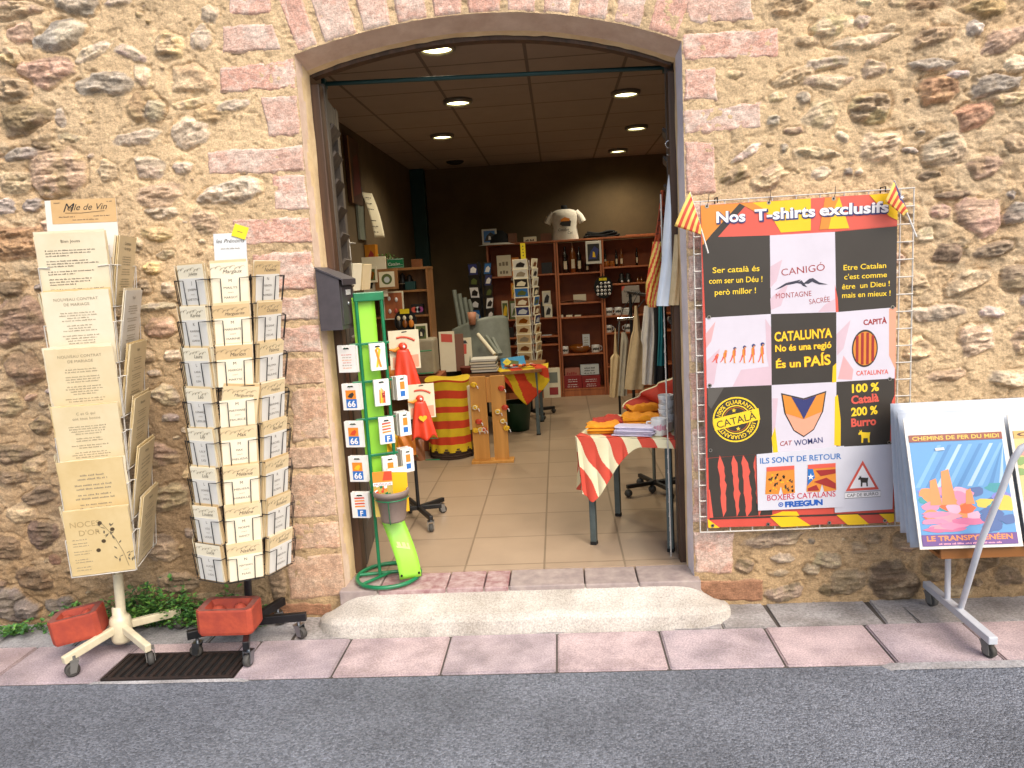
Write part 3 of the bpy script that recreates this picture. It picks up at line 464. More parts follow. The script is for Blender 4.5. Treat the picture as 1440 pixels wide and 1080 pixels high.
# dark timber door frame behind the reveal, and the two louvred leaves folded back inside
mOak = wood_mat('dark_oak', '5a3d28', '33200f', rough=.6); mOakG = wood_mat('weathered_shutter', '5d5247', '3a322b', rough=.7)
b = MB(); b.box((DL + .022, 3.615, 1.16), (.055, .07, 2.42), mOak, bev=.006); b.box((DR - .016, 3.615, 1.13), (.045, .07, 2.36), mOak, bev=.006)
Vf = []; Nf = 60
for i in range(Nf + 1):
    x = DL + .02 + (DR - DL - .04) * i / Nf; z = arch(x)
    for y, dz in ((3.583, -.064), (3.583, -.012), (3.640, -.012), (3.640, -.064)): Vf.append((x, y, z + dz))
b.add(Vf, [(4 * i + j, 4 * i + (j + 1) % 4, 4 * i + 4 + (j + 1) % 4, 4 * i + 4 + j) for i in range(Nf) for j in range(4)], mOak)
b.build('door_frame', parent=wall)
def leaf(x0, x1, ztop, sgn):
    b = MB(); a = np.array([x0, 3.66, 0.01]); e = np.array([x1, 4.08, 0.01]); u = (e - a); L_ = np.linalg.norm(u); fr = Frame(a, u, v=(0, 0, 1)); 
    b.fbox(fr, 0, 0, .09, ztop, -.02, .02, mOakG, .004); b.fbox(fr, L_ - .09, 0, L_, ztop - .04, -.02, .02, mOakG, .004)
    for z0, z1 in ((0, .16), (.95, 1.07), (ztop - .16, ztop - .05)): b.fbox(fr, .09, z0, L_ - .09, z1, -.018, .018, mOakG, .003)
    b.fbox(fr, .09, .16, L_ - .09, .95, -.008, .008, mOakG)
    z = 1.13
    while z < ztop - .2: b.box(fr.p(L_ / 2, z, 0), (L_ - .18, .012, .11), mOakG, rot=Matrix((fr.u, fr.n, fr.v)).transposed() @ Matrix.Rotation(R_(38 * sgn), 3, 'X')); z += .13
    o = b.build('door_leaf', parent=wall)
    h = MB(); h.tube([fr.p(L_ - .04, 1.02, .02 * sgn), fr.p(L_ - .04, 1.02, .06 * sgn), fr.p(L_ - .14, 1.02, .06 * sgn)], .008, pm('dull_brass', '8a7440', rough=.35, met=1), 8); h.build('handle', parent=o); return o
leaf(DL + .03, DL - .03, 2.38, -1); leaf(DR - .02, DR + .04, 2.35, 1)
# worn stone doorstep
mStep = paver_mat('worn_limestone', 'c6c0b6', 'b5aea4', 60, .88)
b = MB(); sl = [onZ(x, y, GZ)[:2] for x, y in ((468, 882), (520, 892), (640, 889), (740, 887), (860, 886), (1000, 880), (1018, 868))]
X0, X1 = -1.22, .73
def stepf(u, v):
    x = X0 + (X1 - X0) * u; e = min(u, 1 - u) * (X1 - X0); rr = math.sqrt(max(0, 1 - max(0, 1 - e / .20) ** 2)); yf = 3.37 - .178 * rr + .030 * (fbm(x * 7, 2, 4, 2) - .5); zt = -.094 - .012 * (fbm(x * 3, 5, 3, 4) - .4) - .05 * (1 - rr)
    if v < .3: s = v / .3; y = yf + .010 * s; z = GZ - .01 + (zt - GZ + .01) * s
    elif v < .5: s = (v - .3) / .2; y = yf + .010 + .026 * math.sin(s * 1.5708) ** 1.2; z = zt + .024 * math.sin(s * 1.5708)
    else: s = (v - .5) / .5; y = yf + .036 + (3.402 - yf - .036) * s; z = zt + .024 + (-.018 - zt - .024) * s * (.4 + .6 * rr)
    pit = .007 * (fbm(x * 26, (y + z) * 30, 4, 8, .6) - .5); k = 1 - .125 * sstep(.3, 1, v) ** .8; return np.array([-.255 + (x + .255) * k, min(y, 3.403) + pit * .5, z + pit * .6])
b.grid(stepf, 220, 40, mStep); b.build('door_step', label='long pale worn limestone doorstep rounded at the edges', cat='step')

# ------------------------------------------------------------------ the shop's room
RX0, RX1, RY0, RY1, CZ = -1.64, 1.75, 3.60, 9.0, 2.70
mFloor = tile_mat('beige_floor_tiles', 'aa947c', '86745f', .40, .135, -.43, .006, .35); mCeil = tile_mat('ceiling_tiles', '9a897a', '6c5e52', .60, .12, .1, .012, .9, .03, .3); mWal = pm('ochre_wall_paint', '66543a', '574730', sc=3, rough=.9, bump=.2, bs=60); mTeal = pm('teal_paint', '0c3a38', rough=.5); mBlk = pm('black_metal', '16161a', '0c0c0e', rough=.4); mSoot = pm('dull_black', '131210', rough=.8)
b = MB(); b.box(((RX0 + RX1) / 2, (3.565 + RY1) / 2, -.05), (RX1 - RX0 + .3, RY1 - 3.565, .10), mFloor); b.build('floor', kind='structure', origin=(0, 0, 0))
b = MB(); b.box(((RX0 + RX1) / 2, (RY0 + RY1) / 2, CZ + .05), (RX1 - RX0 + .3, RY1 - RY0 + .3, .1), mCeil); b.build('ceiling', kind='structure', origin=(0, 0, CZ))
for nm, c, d in (('back_wall', ((RX0 + RX1) / 2, RY1 + .05, 1.35), (RX1 - RX0, .1, 2.7)), ('side_wall', (RX0 - .05, (RY0 + RY1) / 2, 1.35), (.1, RY1 - RY0, 2.7)), ('side_wall', (RX1 + .05, (RY0 + RY1) / 2, 1.35), (.1, RY1 - RY0, 2.7))):
    b = MB(); b.box(c, d, mWal); b.build(nm, kind='structure')
b = MB()
for x0, x1 in ((RX0 - .1, DL - .005), (DR + .008, RX1 + .1)): b.box(((x0 + x1) / 2, 3.605, 1.35), (x1 - x0, .05, 2.72), mWal)
n_ = 24
for i in range(n_):
    x0, x1 = DL - .005 + (DR - DL + .013) * i / n_, DL - .005 + (DR - DL + .013) * (i + 1) / n_; zb = min(arch(x0), arch(x1)) - .012; b.box(((x0 + x1) / 2, 3.605, (zb + 2.71) / 2), (x1 - x0, .05, 2.71 - zb), mWal)
b.build('inner_wall_face', kind='structure')
b = MB(); b.box((-1.56, 8.93, 1.35), (.16, .12, 2.69), mTeal, bev=.004); b.build('pillar', label='dark teal pillar in the far left corner of the shop', cat='pillar')
b = MB(); p, q2 = onY(455, 118, 3.8), onY(936, 95, 3.8); b.tube([p + [-.01, 0, 0], q2 + [.02, 0, 0]], .011, mTeal, 10)
for p_, s_ in ((p, -1), (q2, 1)): b.box(p_ + np.array([s_ * -.004, 0, 0]), (.02, .045, .045), mTeal, bev=.004)
b.build('curtain_rail', label='thin dark teal rail across the top of the doorway', cat='rail')
# ceiling lamps
mLampG = pm('lamp_diffuser', 'fff2c0', bump=0, emis=('fdf3b4', 4.5)); mTrim = pm('lamp_trim', '8a8272', rough=.35, met=.4)
LP = [((614, 70), 'first and nearest ceiling downlight, just behind the arch'), ((644, 145), 'middle downlight of the left row on the ceiling'), ((622, 193), 'rear downlight of the left row on the ceiling'), ((880, 133), 'front downlight of the right row on the ceiling'), ((895, 181), 'middle downlight of the right row on the ceiling'), ((869, 213), 'rearmost small downlight of the right row near the back wall')]
for (px, py), lb in LP:
    p = onZ(px, py, CZ - .02); t = thing('ceiling_light', lb, 'ceiling light', (p[0], p[1], CZ), 'ceiling downlights in two rows')
    b = MB(); b.lathe([(.085, .0), (.105, -.002), (.105, -.022), (.088, -.03), (.085, -.012)], (p[0], p[1], CZ), mTrim, 28); b.build('trim_ring', t)
    b = MB(); b.lathe([(.0005, -.021), (.05, -.020), (.086, -.014)], (p[0], p[1], CZ), mLampG, 28); b.build('diffuser', t)
    ld = bpy.data.lights.new('lamp_glow', 'SPOT'); ld.energy = 34; ld.color = (1, .88, .66); ld.spot_size = R_(150); ld.spot_blend = .9; ld.shadow_soft_size = .08
    lo = bpy.data.objects.new('lamp_glow', ld); COL.objects.link(lo); lo.parent = t; lo.location = (0, 0, -.05)
p = onZ(640, 227, CZ); b = MB(); b.lathe([(.0005, -.02), (.06, -.03), (.09, -.016), (.1, 0)], p, mSoot, 20); b.build('ceiling_vent', label='round dark vent on the ceiling before the back wall', cat='vent')
# ================================================================== OUTSIDE: CARD RACKS
mWire = pm('white_wire', 'cfcac0', rough=.4); mIvory = pm('ivory_enamel', 'ddd3b4', 'c9bea0', rough=.4, coat=.2); mCast = pm('grey_caster', '6c6a66', rough=.5); mZinc = pm('zinc', '9fa3a6', rough=.3, met=1); mTyre = pm('grey_tyre', '4b4a47', '38332d', rough=.7)
mInk = pm('ink', '5a5044', bump=0, rough=.8); mInkS = pm('soft_ink', '988b73', bump=0, rough=.8); mInkB = pm('black_ink', '2a2725', bump=0, rough=.7)
PAPER = [pm('parchment_%s' % n, c, c2, sc=5, rough=.75, bump=.12, bs=25) for n, c, c2 in (('a', 'e2d7bc', 'd9cbaa'), ('b', 'e3d9c0', 'dbcfb2'), ('c', 'dccca8', 'd2c097'), ('d', 'd6c090', 'cbb27e'))]
mKraft = pm('kraft_paper', 'd2b88c', 'c6aa7c', sc=8, rough=.8, bump=.1); mKraft2 = pm('light_kraft_paper', 'decaa2', 'd3bd92', sc=8, rough=.8, bump=.1); mCream = pm('cream_card', 'ece4cc', 'e4d9bc', sc=5, rough=.7, bump=.06); mWhite = pm('white_card', 'dcd9d0', 'd0cdc4', sc=5, rough=.65, bump=.05); mPaleBlue = pm('pale_blue_card', 'cfd4d6', 'c2c8cc', rough=.6, bump=.05)
mYel = pm('yellow_sticker', 'e8d21e', 'dcc410', rough=.5, bump=.05)
mRedBlk = pm('red_painted_block', 'b04a30', '93392a', sc=14, rough=.75, bump=.5, bs=60); mRedTop = pm('worn_red_top', '8a5a50', '7a3d32', sc=20, rough=.8, bump=.5, bs=60)

def caster(t, p, mfork, r=.028, yaw=0., wheelmat=None):
    b = MB(); ax = np.array([math.cos(yaw), math.sin(yaw), 0]); c = np.array([p[0], p[1], GZ + r + (p[2] if len(p) > 2 else 0)])
    b.lathe([(.0005, -.013), (r * .55, -.013), (r * .6, -.011), (r * .62, -.013), (r, -.010), (r, .010), (r * .62, .013), (r * .6, .011), (r * .55, .013), (.0005, .013)], c, wheelmat or mTyre, 18, axis=ax)
    w = b.build('caster_wheel', t)
    f = MB(); fw = np.array([-math.sin(yaw), math.cos(yaw), 0])
    for s in (-1, 1): f.prism(Frame(c + ax * (.017 * s), fw, v=(0, 0, 1)), [(-.012, -.012), (.012, -.012), (.016 + .012, r + .012), (-.006, r + .012)], -.0015, .0015, mfork)
    f.box(c + fw * .011 + np.array([0, 0, r + .012]), (.04, .036, .005), mfork, rot=Matrix.Rotation(yaw, 3, 'Z')); f.tube([c + fw * .011 + np.array([0, 0, r + .012]), c + fw * .011 + np.array([0, 0, r + .030])], .008, mfork, 8)
    f.build('caster_fork', w); return w

def lean(base, k): return lambda p: (p[0] + k * (p[2] - base), p[1], p[2])

# ---- ivory rack of large certificates
LA = R_(15); LC = np.array([-2.065, 3.13]); LN = np.array([math.sin(LA), -math.cos(LA), 0]); LU = np.array([math.cos(LA), math.sin(LA), 0]); LR = .138; LW_ = lean(GZ, .052)
rackL = thing('card_rack', 'tall ivory wheeled rack holding large parchment certificates', 'card rack', (LC[0], LC[1], GZ))
b = MB(); b.warp = LW_; b.tube([(LC[0], LC[1], GZ + .13), (LC[0], LC[1], .22)], .021, mIvory, 14); b.tube([(LC[0], LC[1], .2), (LC[0], LC[1], 1.70)], .013, mIvory, 10); b.build('pole', rackL)
b = MB(); b.lathe([(.0005, .045), (.038, .045), (.046, .06), (.046, .15), (.040, .165), (.030, .172), (.028, .21), (.021, .215)], (LC[0], LC[1], GZ), mIvory, 20); b.build('hub', rackL)
for a, L_ in ((-116, .27), (-36, .26), (52, .27), (150, .25)):
    d = np.array([math.cos(R_(a)), math.sin(R_(a)), 0]); p0 = np.array([LC[0], LC[1], GZ + .115]) + d * .03; p1 = np.array([LC[0], LC[1], GZ + .082]) + d * L_
    b = MB(); u = p1 - p0; fr = Frame(p0, u, v=(0, 0, 1)); ln = np.linalg.norm(u); b.fbox(fr, 0, -.018, ln, .018, -.014, .014, mIvory, .005); lg = b.build('leg', rackL)
    c = np.array([LC[0], LC[1], 0]) + d * (L_ - .02); caster(rackL, (c[0] + .01, c[1] + .005), mCast, .030, R_(a + 70))
def side_frame(k):      # k = 0 front, 1 right, 3 left, 2 back
    a = LA + k * math.pi / 2; n = np.array([math.sin(a), -math.cos(a), 0]); u = np.array([math.cos(a), math.sin(a), 0]); return Frame(np.array([LC[0], LC[1], 0]) + n * (LR if k % 2 == 0 else .092), u, n=n)
rowsL = [1.415, 1.185, .955, .725, .505, .285]       # bottom of each pocket
CWL, CHL, TILT = .252, .295, R_(9)
b = MB(); b.warp = LW_
for k in range(4):
    fr = side_frame(k)
    for z in rowsL:
        b.tube([fr.p(-.127, z, .008), fr.p(-.127, z, .034), fr.p(.127, z, .034), fr.p(.127, z, .008)], .0022, mWire, 6)
        b.tube([fr.p(-.131, z + .17, .0), fr.p(-.131, z + .17, .052), fr.p(-.088, z + .168, .054)], .0022, mWire, 6); b.tube([fr.p(.131, z + .17, .0), fr.p(.131, z + .17, .052), fr.p(.088, z + .168, .054)], .0022, mWire, 6)
        for s in (-1, 1): b.tube([fr.p(.128 * s, z, .03), fr.p(.131 * s, z + .17, .052)], .0022, mWire, 6)
        b.tube([fr.p(-.127, z, .006), fr.p(.127, z, .006)], .0022, mWire, 6); b.tube([fr.p(0, z, .006), (LC[0], LC[1], z)], .003, mWire, 6)
    for s in (-.122, .122): b.tube([fr.p(s, rowsL[-1] - .01, .002), fr.p(s, rowsL[0] + .25, .002)], .0035, mWire, 6)
b.build('wire_pockets', rackL)
b = MB(); b.warp = LW_; hf = Frame(np.array([LC[0], LC[1], 0]) + LN * .05, LU, n=LN); b.fbox(hf, -.135, 1.62, .135, 1.86, -.004, 0, mWhite, .001); hb = b.build('header_card', rackL)
b = MB(); b.warp = LW_; mTanL = pm('tan_label', 'c9a878', 'bd9a68', rough=.7, bump=.05); b.poly(hf, [(-.112, 1.765), (.135, 1.765), (.135, 1.862), (-.112, 1.862)], mTanL, .001)
b.text(hf, 'M', -.045, 1.812, .05, mInkB, .0016, shear=.4); rg = random.Random(3)
b.text(hf, 'elle de Vin', .025, 1.818, .036, mInkB, .0016, shear=.4); b.tube([hf.p(-.06, 1.808, .0018), hf.p(.0, 1.806, .0018), hf.p(.09, 1.812, .0018)], .0008, mInkB, 4)
for zz, a0, a1 in ((1.79, -.10, -.01), (1.79, .03, .125), (1.777, -.05, .08), (1.847, -.105, -.07), (1.847, .095, .128)): b.scrawl(hf, a0, a1, zz, .006, mInk, rg, lift=.0016)
b.build('label', hb)
TITLES = {0: [['Bien Joues'], ['NOUVEAU CONTRAT', 'DE MARIAGE'], ['NOUVEAU CONTRAT', 'DE MARIAGE'], ['C et G qui', 'ont tous bonne'], [], ['NOCES', "D'OR"]], 1: [['Commune', 'du mariage'], ['Noel'], ['Bebe'], ['Retraite'], ['Amitie'], ['Maman']], 3: [[], [], [], [], [], []]}
WHAT0 = ['topmost front certificate with close blocks of print on the ivory rack', 'cream wedding contract certificate second from top at the front of the ivory rack', 'darker wedding contract certificate third from top at the front of the ivory rack', 'certificate fourth from top at the front of the ivory rack with centred print', 'certificate fifth from top at the front of the ivory rack with large centred print', 'lowest front certificate for a golden wedding with an olive sprig drawing']
NUM = ['topmost', 'second from top', 'third from top', 'fourth from top', 'fifth from top', 'lowest']
def certificate(k, i, label):
    fr0 = side_frame(k); z = rowsL[i]; rg = random.Random(k * 31 + i); w, h = CWL + rg.uniform(-.006, .006), CHL + rg.uniform(-.006, .01)
    up = np.array([0, 0, 1.]) * math.cos(TILT) + fr0.n * math.sin(TILT); jx_ = rg.uniform(-.004, .004); n0 = -up[2] * fr0.n * -1
    fr = Frame(fr0.p(jx_, z + .004, .030 if i else .024), fr0.u, v=up); b = MB(); b.warp = LW_
    base = PAPER[[0, 1, 2, 2, 3, 3][i]] if k == 0 else (mWhite if (k, i) == (1, 1) else PAPER[2])
    ns = rg.randint(3, 5)
    for s in range(ns):          # the sheets of the stack, each a little out of line, with deckled edges
        oa, ob = (0, 0) if s == 0 else (rg.uniform(-.008, .008), rg.uniform(-.012, .010)); pts = []
        for e in range(4):
            c0 = [(-w / 2, 0), (w / 2, 0), (w / 2, h), (-w / 2, h)][e]; c1 = [(w / 2, 0), (w / 2, h), (-w / 2, h), (-w / 2, 0)][e]
            m_ = 14
            for q in range(m_): t = q / m_; jit = .0016 * (rg.random() - .5) * 2; pts.append((c0[0] + (c1[0] - c0[0]) * t + jit + oa, c0[1] + (c1[1] - c0[1]) * t + jit + ob))
        b.prism(fr, pts, -.0045 * s - .003, -.0045 * s, base if s == 0 else PAPER[rg.choice([1, 2, 3])])
    lift = .0008; tl = TITLES[k][i]
    if k == 0 and i == 5:
        mT = pm('faded_title', 'b39b6c', bump=0); b.text(fr, 'NOCES', -.105, .225, .036, mT, lift, 'l'); b.text(fr, "D'OR", -.075, .185, .036, mT, lift, 'l')
        for zz in (.165, .148, .136, .11, .098, .072, .06, .035, .022): b.scrawl(fr, -.105, -.02, zz, .006, mInkS, rg, 'l', .8, lift)
        mOl = pm('olive_ink', '6d6552', bump=0); st = [fr.p(.10, .02, .001), fr.p(.085, .09, .001), (fr.p(.06, .16, .001)), fr.p(.01, .245, .001)]; b.tube(st, .0009, mOl, 4)
        for q in range(22):
            t = rg.random(); a = .10 - .09 * t + rg.uniform(-.03, .03); c = .03 + .21 * t; an = rg.uniform(-1.2, 1.2) + 1.57; L_ = rg.uniform(.012, .026)
            f2 = [(a, c), (a + L_ * .5 * math.cos(an) + .004, c + L_ * .5 * math.sin(an)), (a + L_ * math.cos(an), c + L_ * math.sin(an)), (a + L_ * .5 * math.cos(an) - .004, c + L_ * .5 * math.sin(an))]; b.poly(fr, f2, mOl, .001)
        for a, c in ((.01, .235), (.015, .15), (-.01, .11), (.055, .20)): b.disc(fr, a, c, .009, pm('olive_dark', '51422c', bump=0), .0012, 12)
    else:
        sz = .0140 if k == 0 else .017
        for q, s in enumerate(tl): b.text(fr, s, 0, h - .038 - q * .021, sz * 1.15, mInkS if k == 0 and i else mInk, lift, space=1.05)
        zz = h - .07 - .02 * max(0, len(tl) - 1)
        while zz > .02:
            nl = rg.randint(2, 4)
            for q in range(nl):
                if zz < .02: break
                if i == 0 and k == 0: b.scrawl(fr, -.097, .105, zz, .0066, mInk, rg, 'l', 1 if q < nl - 1 else .5, lift)
                else: b.scrawl(fr, -.085, .085, zz, .0066 if i != 4 else .010, mInkS, rg, 'c', rg.uniform(.6, 1), lift)
                zz -= .0105 if i != 4 else .017
            zz -= .010
    b.build('certificate', label=label, cat='certificate', group='certificates in the ivory rack')
for i in range(6):
    certificate(0, i, WHAT0[i]); certificate(1, i, ('white ' if i == 1 else 'kraft ') + 'certificate seen aslant, %s on the right side of the ivory rack' % NUM[i]); certificate(3, i, 'edge of a certificate stack, %s on the left side of the ivory rack' % NUM[i])

# ---- black rack of first-name cards
MA = R_(23); MC = np.array([-1.482, 3.165]); MW_ = lean(GZ, .058); MRr = .182
rackM = thing('card_rack', 'black wheeled rack holding three columns of first name cards', 'card rack', (MC[0], MC[1], GZ))
b = MB(); b.warp = MW_; b.tube([(MC[0], MC[1], GZ + .07), (MC[0], MC[1], 1.66)], .017, mBlk, 12); b.build('pole', rackM)
for a, L_ in ((8, .25), (-70, .24), (68, .22), (-152, .25)):
    d = np.array([math.cos(R_(a)), math.sin(R_(a)), 0]); p0 = np.array([MC[0], MC[1], GZ + .105]) + d * .01; fr = Frame(p0, d, v=(0, 0, 1)); b = MB(); b.fbox(fr, 0, -.019, L_, .019, -.013, .013, mBlk, .003); b.build('leg', rackM)
    c = np.array([MC[0], MC[1]]) + d[:2] * (L_ - .02); caster(rackM, (c[0], c[1]), mZinc, .027, R_(a + 60))
def mframe(k): a = MA + k * math.pi / 4; n = np.array([math.sin(a), -math.cos(a), 0]); return Frame(np.array([MC[0], MC[1], 0]) + n * MRr, (math.cos(a), math.sin(a), 0), n=n)
rowsM = [1.395 - .1665 * i for i in range(8)]
b = MB(); b.warp = MW_
for k in range(8):
    fr = mframe(k)
    for z in rowsM:
        b.tube([fr.p(-.072, z, -.03), fr.p(-.072, z, .022), fr.p(.072, z, .022), fr.p(.072, z, -.03)], .0018, mBlk, 5)
        for s in (-1, 1): b.tube([fr.p(.076 * s, z + .108, -.035), fr.p(.076 * s, z + .108, .034), fr.p(.036 * s, z + .107, .036), fr.p(.034 * s, z + .004, .0235)], .002, mBlk, 6)
    for s in (-.08, .08): b.tube([fr.p(s, rowsM[-1] - .005, -.03), fr.p(s, rowsM[0] + .12, -.03)], .0028, mBlk, 6)
for z in (rowsM[-1] - .004, rowsM[3] + .05, rowsM[0] + .1):
    b.tube([np.array([MC[0], MC[1], z]) + (MRr - .03) * np.array([math.cos(q), math.sin(q), 0]) for q in np.linspace(0, 2 * math.pi, 28, False)], .004, mBlk, 6, closed=True)
    for q in range(4): b.tube([(MC[0], MC[1], z), np.array([MC[0], MC[1], z]) + (MRr - .03) * np.array([math.cos(q * 1.571), math.sin(q * 1.571), 0])], .004, mBlk, 6)
b.build('wire_pockets', rackM)
b = MB(); b.warp = MW_; hf = Frame(np.array([MC[0], MC[1], 0]) + np.array([math.sin(MA), -math.cos(MA), 0]) * .14, (math.cos(MA), math.sin(MA), 0), n=(math.sin(MA), -math.cos(MA), 0))
b.fbox(hf, -.055, 1.55, .07, 1.682, -.003, 0, mPaleBlue, .001); b.text(hf, 'les Prénoms', .008, 1.645, .022, mInk, .0012, shear=.35); rg = random.Random(5); b.scrawl(hf, -.04, .055, 1.62, .006, mInkS, rg, lift=.0012); hb = b.build('header_card', rackM)
b = MB(); b.warp = MW_; sf = Frame(hf.p(.045, 1.685, .004), hf.u * math.cos(.35) - hf.v * math.sin(.35), n=hf.n); b.fbox(sf, -.026, -.022, .03, .028, -.001, .001, mYel); b.scrawl(sf, -.015, .02, .0, .006, mInk, rg, lift=.0016); b.build('yellow_sticker', hb)
NM = {0: [('Margaux', 'MAILYS', 'MARGOT'), ('Marguerite', 'MARGUERITE', 'MARINE'), ('Marion', 'MARION', 'MARYSE'), ('Marguerite', 'MARYVONNE', 'MAURICE'), ('Max', 'MAX', 'MELISSA'), ('Mélanie', 'MELISSA', 'MIREILLE'), ('Milène', 'NOEMI', 'NANCY'), ('Nathan', 'NATHAN', 'NAIS')],
 -1: [('Juliette', 'JOSEPH', 'LAETITIA'), ('Karine', 'KARINE', 'LEANA'), ('Laura', 'LARA', 'LEA'), ('Léo', 'LENAIC', 'LESLIE'), ('Lily', 'LILY', 'LIO'), ('Lola', 'LOANE', 'LOLA'), ('Louane', 'LOU', 'LOUIS'), ('Lucie', 'LUCIE', 'LUDO')],
 1: [('Noémie', 'NINON', 'NOREEN'), ('Océane', 'OCEANE', 'OSCAR'), ('Paloma', 'PALOMA', 'PAULINE'), ('Philippe', 'PERRINE', 'QUENTIN'), ('Rachel', 'RACHEL', 'RENALD'), ('Rémi', 'REMY', 'ROBIN'), ('Roxane', 'ROMAIN', 'ROSIE'), ('Samuel', 'SABRINA', 'SANDRA')]}
COLN = {0: 'middle', -1: 'left', 1: 'right'}
def name_card(k, i):
    top, l1, l2 = NM[k][i]; fr0 = mframe(k); z = rowsM[i]; rg = random.Random(77 + k * 13 + i); b = MB(); b.warp = MW_; tl = R_(7); up = np.array([0, 0, 1.]) * math.cos(tl) + fr0.n * math.sin(tl)
    skew = {(0, 3): -.13}.get((k, i), rg.uniform(-.02, .02)); u = fr0.u * math.cos(skew) + up * math.sin(skew); fr = Frame(fr0.p(0, z + .004, .012), u, v=np.cross(np.cross(u, up), u))
    ns = rg.randint(5, 7)
    for s in range(ns):
        oa, ob, ft = rg.uniform(-.004, .004), rg.uniform(-.010, .006) if s else 0, .0035 * s
        f2 = Frame(fr.p(oa, ob, -ft), fr.u, v=fr.v - fr.n * (.05 * s / ns) * rg.uniform(-.4, 1.5)) if s else fr
        b.fbox(f2, -.070, 0, .070, .166 + (.006 * rg.random() if s else 0), -.0016, 0, rg.choice([mKraft, mKraft2, mKraft2, mCream]) if s else (mKraft2 if (k, i) not in ((0, 1), (0, 2), (1, 0), (1, 1)) else mKraft) if k != -1 and (k, i) != (0, 0) else mCream, .0003)
    ff = Frame(fr0.p(0, z + .004, .0175), fr0.u, v=np.array([0, 0, 1.]) * math.cos(R_(5)) + fr0.n * math.sin(R_(5)))
    b.fbox(ff, -.067, 0, .067, .112, -.0012, 0, mWhite if k else mCream, .0003)
    b.text(fr, top, .012, .124, .021 if len(top) < 8 else .017, mInk, .0008, shear=.3)
    for q in range(7): a = -.06 + q * .018; c = .146 + .004 * math.sin(q * 2.1); b.tube([fr.p(a + .011 * math.cos(t), c + .006 * math.sin(t * 1.6), .001) for t in np.linspace(0, 4.5, 8)], .0005, mInkS, 3)
    b.text(ff, top[0], 0, .088, .018, mInk, .0008); b.text(ff, l1, 0, .062, .0125, mInk, .0008, width=min(.062, .0085 * len(l1))); b.text(ff, "jusqu'à", 0, .045, .008, mInkS, .0008); b.text(ff, l2, 0, .023, .0125, mInk, .0008, width=min(.062, .0085 * len(l2)))
    b.build('name_card', label='stack of name cards reading %s to %s in the %s column of the black rack' % (l1, l2, COLN[k]), cat='name card', group='name cards in the black rack')
for k in (-1, 0, 1):
    for i in range(8): name_card(k, i)
for i in range(8):
    fr0 = mframe(-2); z = rowsM[i]; rg = random.Random(400 + i); b = MB(); b.warp = MW_
    for s in range(6):
        fr = Frame(fr0.p(rg.uniform(-.004, .004), z + .004, .012 - .0036 * s), fr0.u, v=np.array([0, 0, 1.]) + fr0.n * (.12 - .03 * s * rg.uniform(0, 1.4))); b.fbox(fr, -.068, 0, .068, .163 + .008 * rg.random(), -.0016, 0, rg.choice([mKraft, mKraft2, mCream]), .0003)
    b.build('name_card', label='kraft name card stack seen edge on, %s down at the left of the black rack' % ('first', 'second', 'third', 'fourth', 'fifth', 'sixth', 'seventh', 'eighth')[i], cat='name card', group='name cards in the black rack')

# ---- the red concrete blocks that weigh the racks down
def red_block(c, rot, d, label, tiltx=0.):
    b = MB(); Rm = Matrix.Rotation(rot, 3, 'Z') @ Matrix.Rotation(tiltx, 3, 'Y'); fr = Frame(c, Rm @ Vector((1, 0, 0)), v=Rm @ Vector((0, 1, 0))); w, dp, h = d
    def sec(q): return q
    rim = .022
    O = [(-w / 2, -dp / 2), (w / 2, -dp / 2), (w / 2, dp / 2), (-w / 2, dp / 2)]; ch = .018
    outer = []
    for i_, (x, y) in enumerate(O): sx, sy = np.sign(x), np.sign(y); outer += ([(x - sx * ch, y), (x, y - sy * ch)] if i_ in (1, 3) else [(x, y - sy * ch), (x - sx * ch, y)])
    inner = [(x * (w / 2 - rim * 1.4) / (w / 2), y * (dp / 2 - rim) / (dp / 2)) for x, y in outer]; floor_ = [(x * .72, y * .62) for x, y in inner]; n = 8
    V = [fr.p(x * .96, y * .96, 0) for x, y in outer] + [fr.p(x, y, .012) for x, y in outer] + [fr.p(x, y, h - .008) for x, y in outer] + [fr.p(x * .97, y * .97, h) for x, y in outer] + [fr.p(x, y, h - .001) for x, y in inner] + [fr.p(x, y, h - .045) for x, y in floor_]
    Fs = [tuple(range(n))[::-1]] + [(r * n + i, r * n + (i + 1) % n, (r + 1) * n + (i + 1) % n, (r + 1) * n + i) for r in range(5) for i in range(n)] + [tuple(range(5 * n, 6 * n))]
    b.add(V, Fs, [mRedBlk] * (1 + 3 * n) + [mRedTop] * n + [mRedBlk] * n + [mRedBlk])
    b.ball(fr.p(w * .20, 0, h - .040), (w * .13, dp * .26, .040), mRedBlk, 12, 6); b.ball(fr.p(-w * .2, 0, h - .042), (w * .15, dp * .24, .034), mRedBlk, 12, 6)
    b.build('weight_block', label=label, cat='weight block', group='red concrete weights on the racks')
red_block((-2.215, 3.075, GZ + .105), R_(16), (.205, .14, .115), 'red concrete block resting on the foot of the ivory rack', R_(-7))
red_block((-1.515, 3.06, GZ + .127), R_(2), (.245, .15, .115), 'red concrete block resting on the feet of the black rack', R_(1))
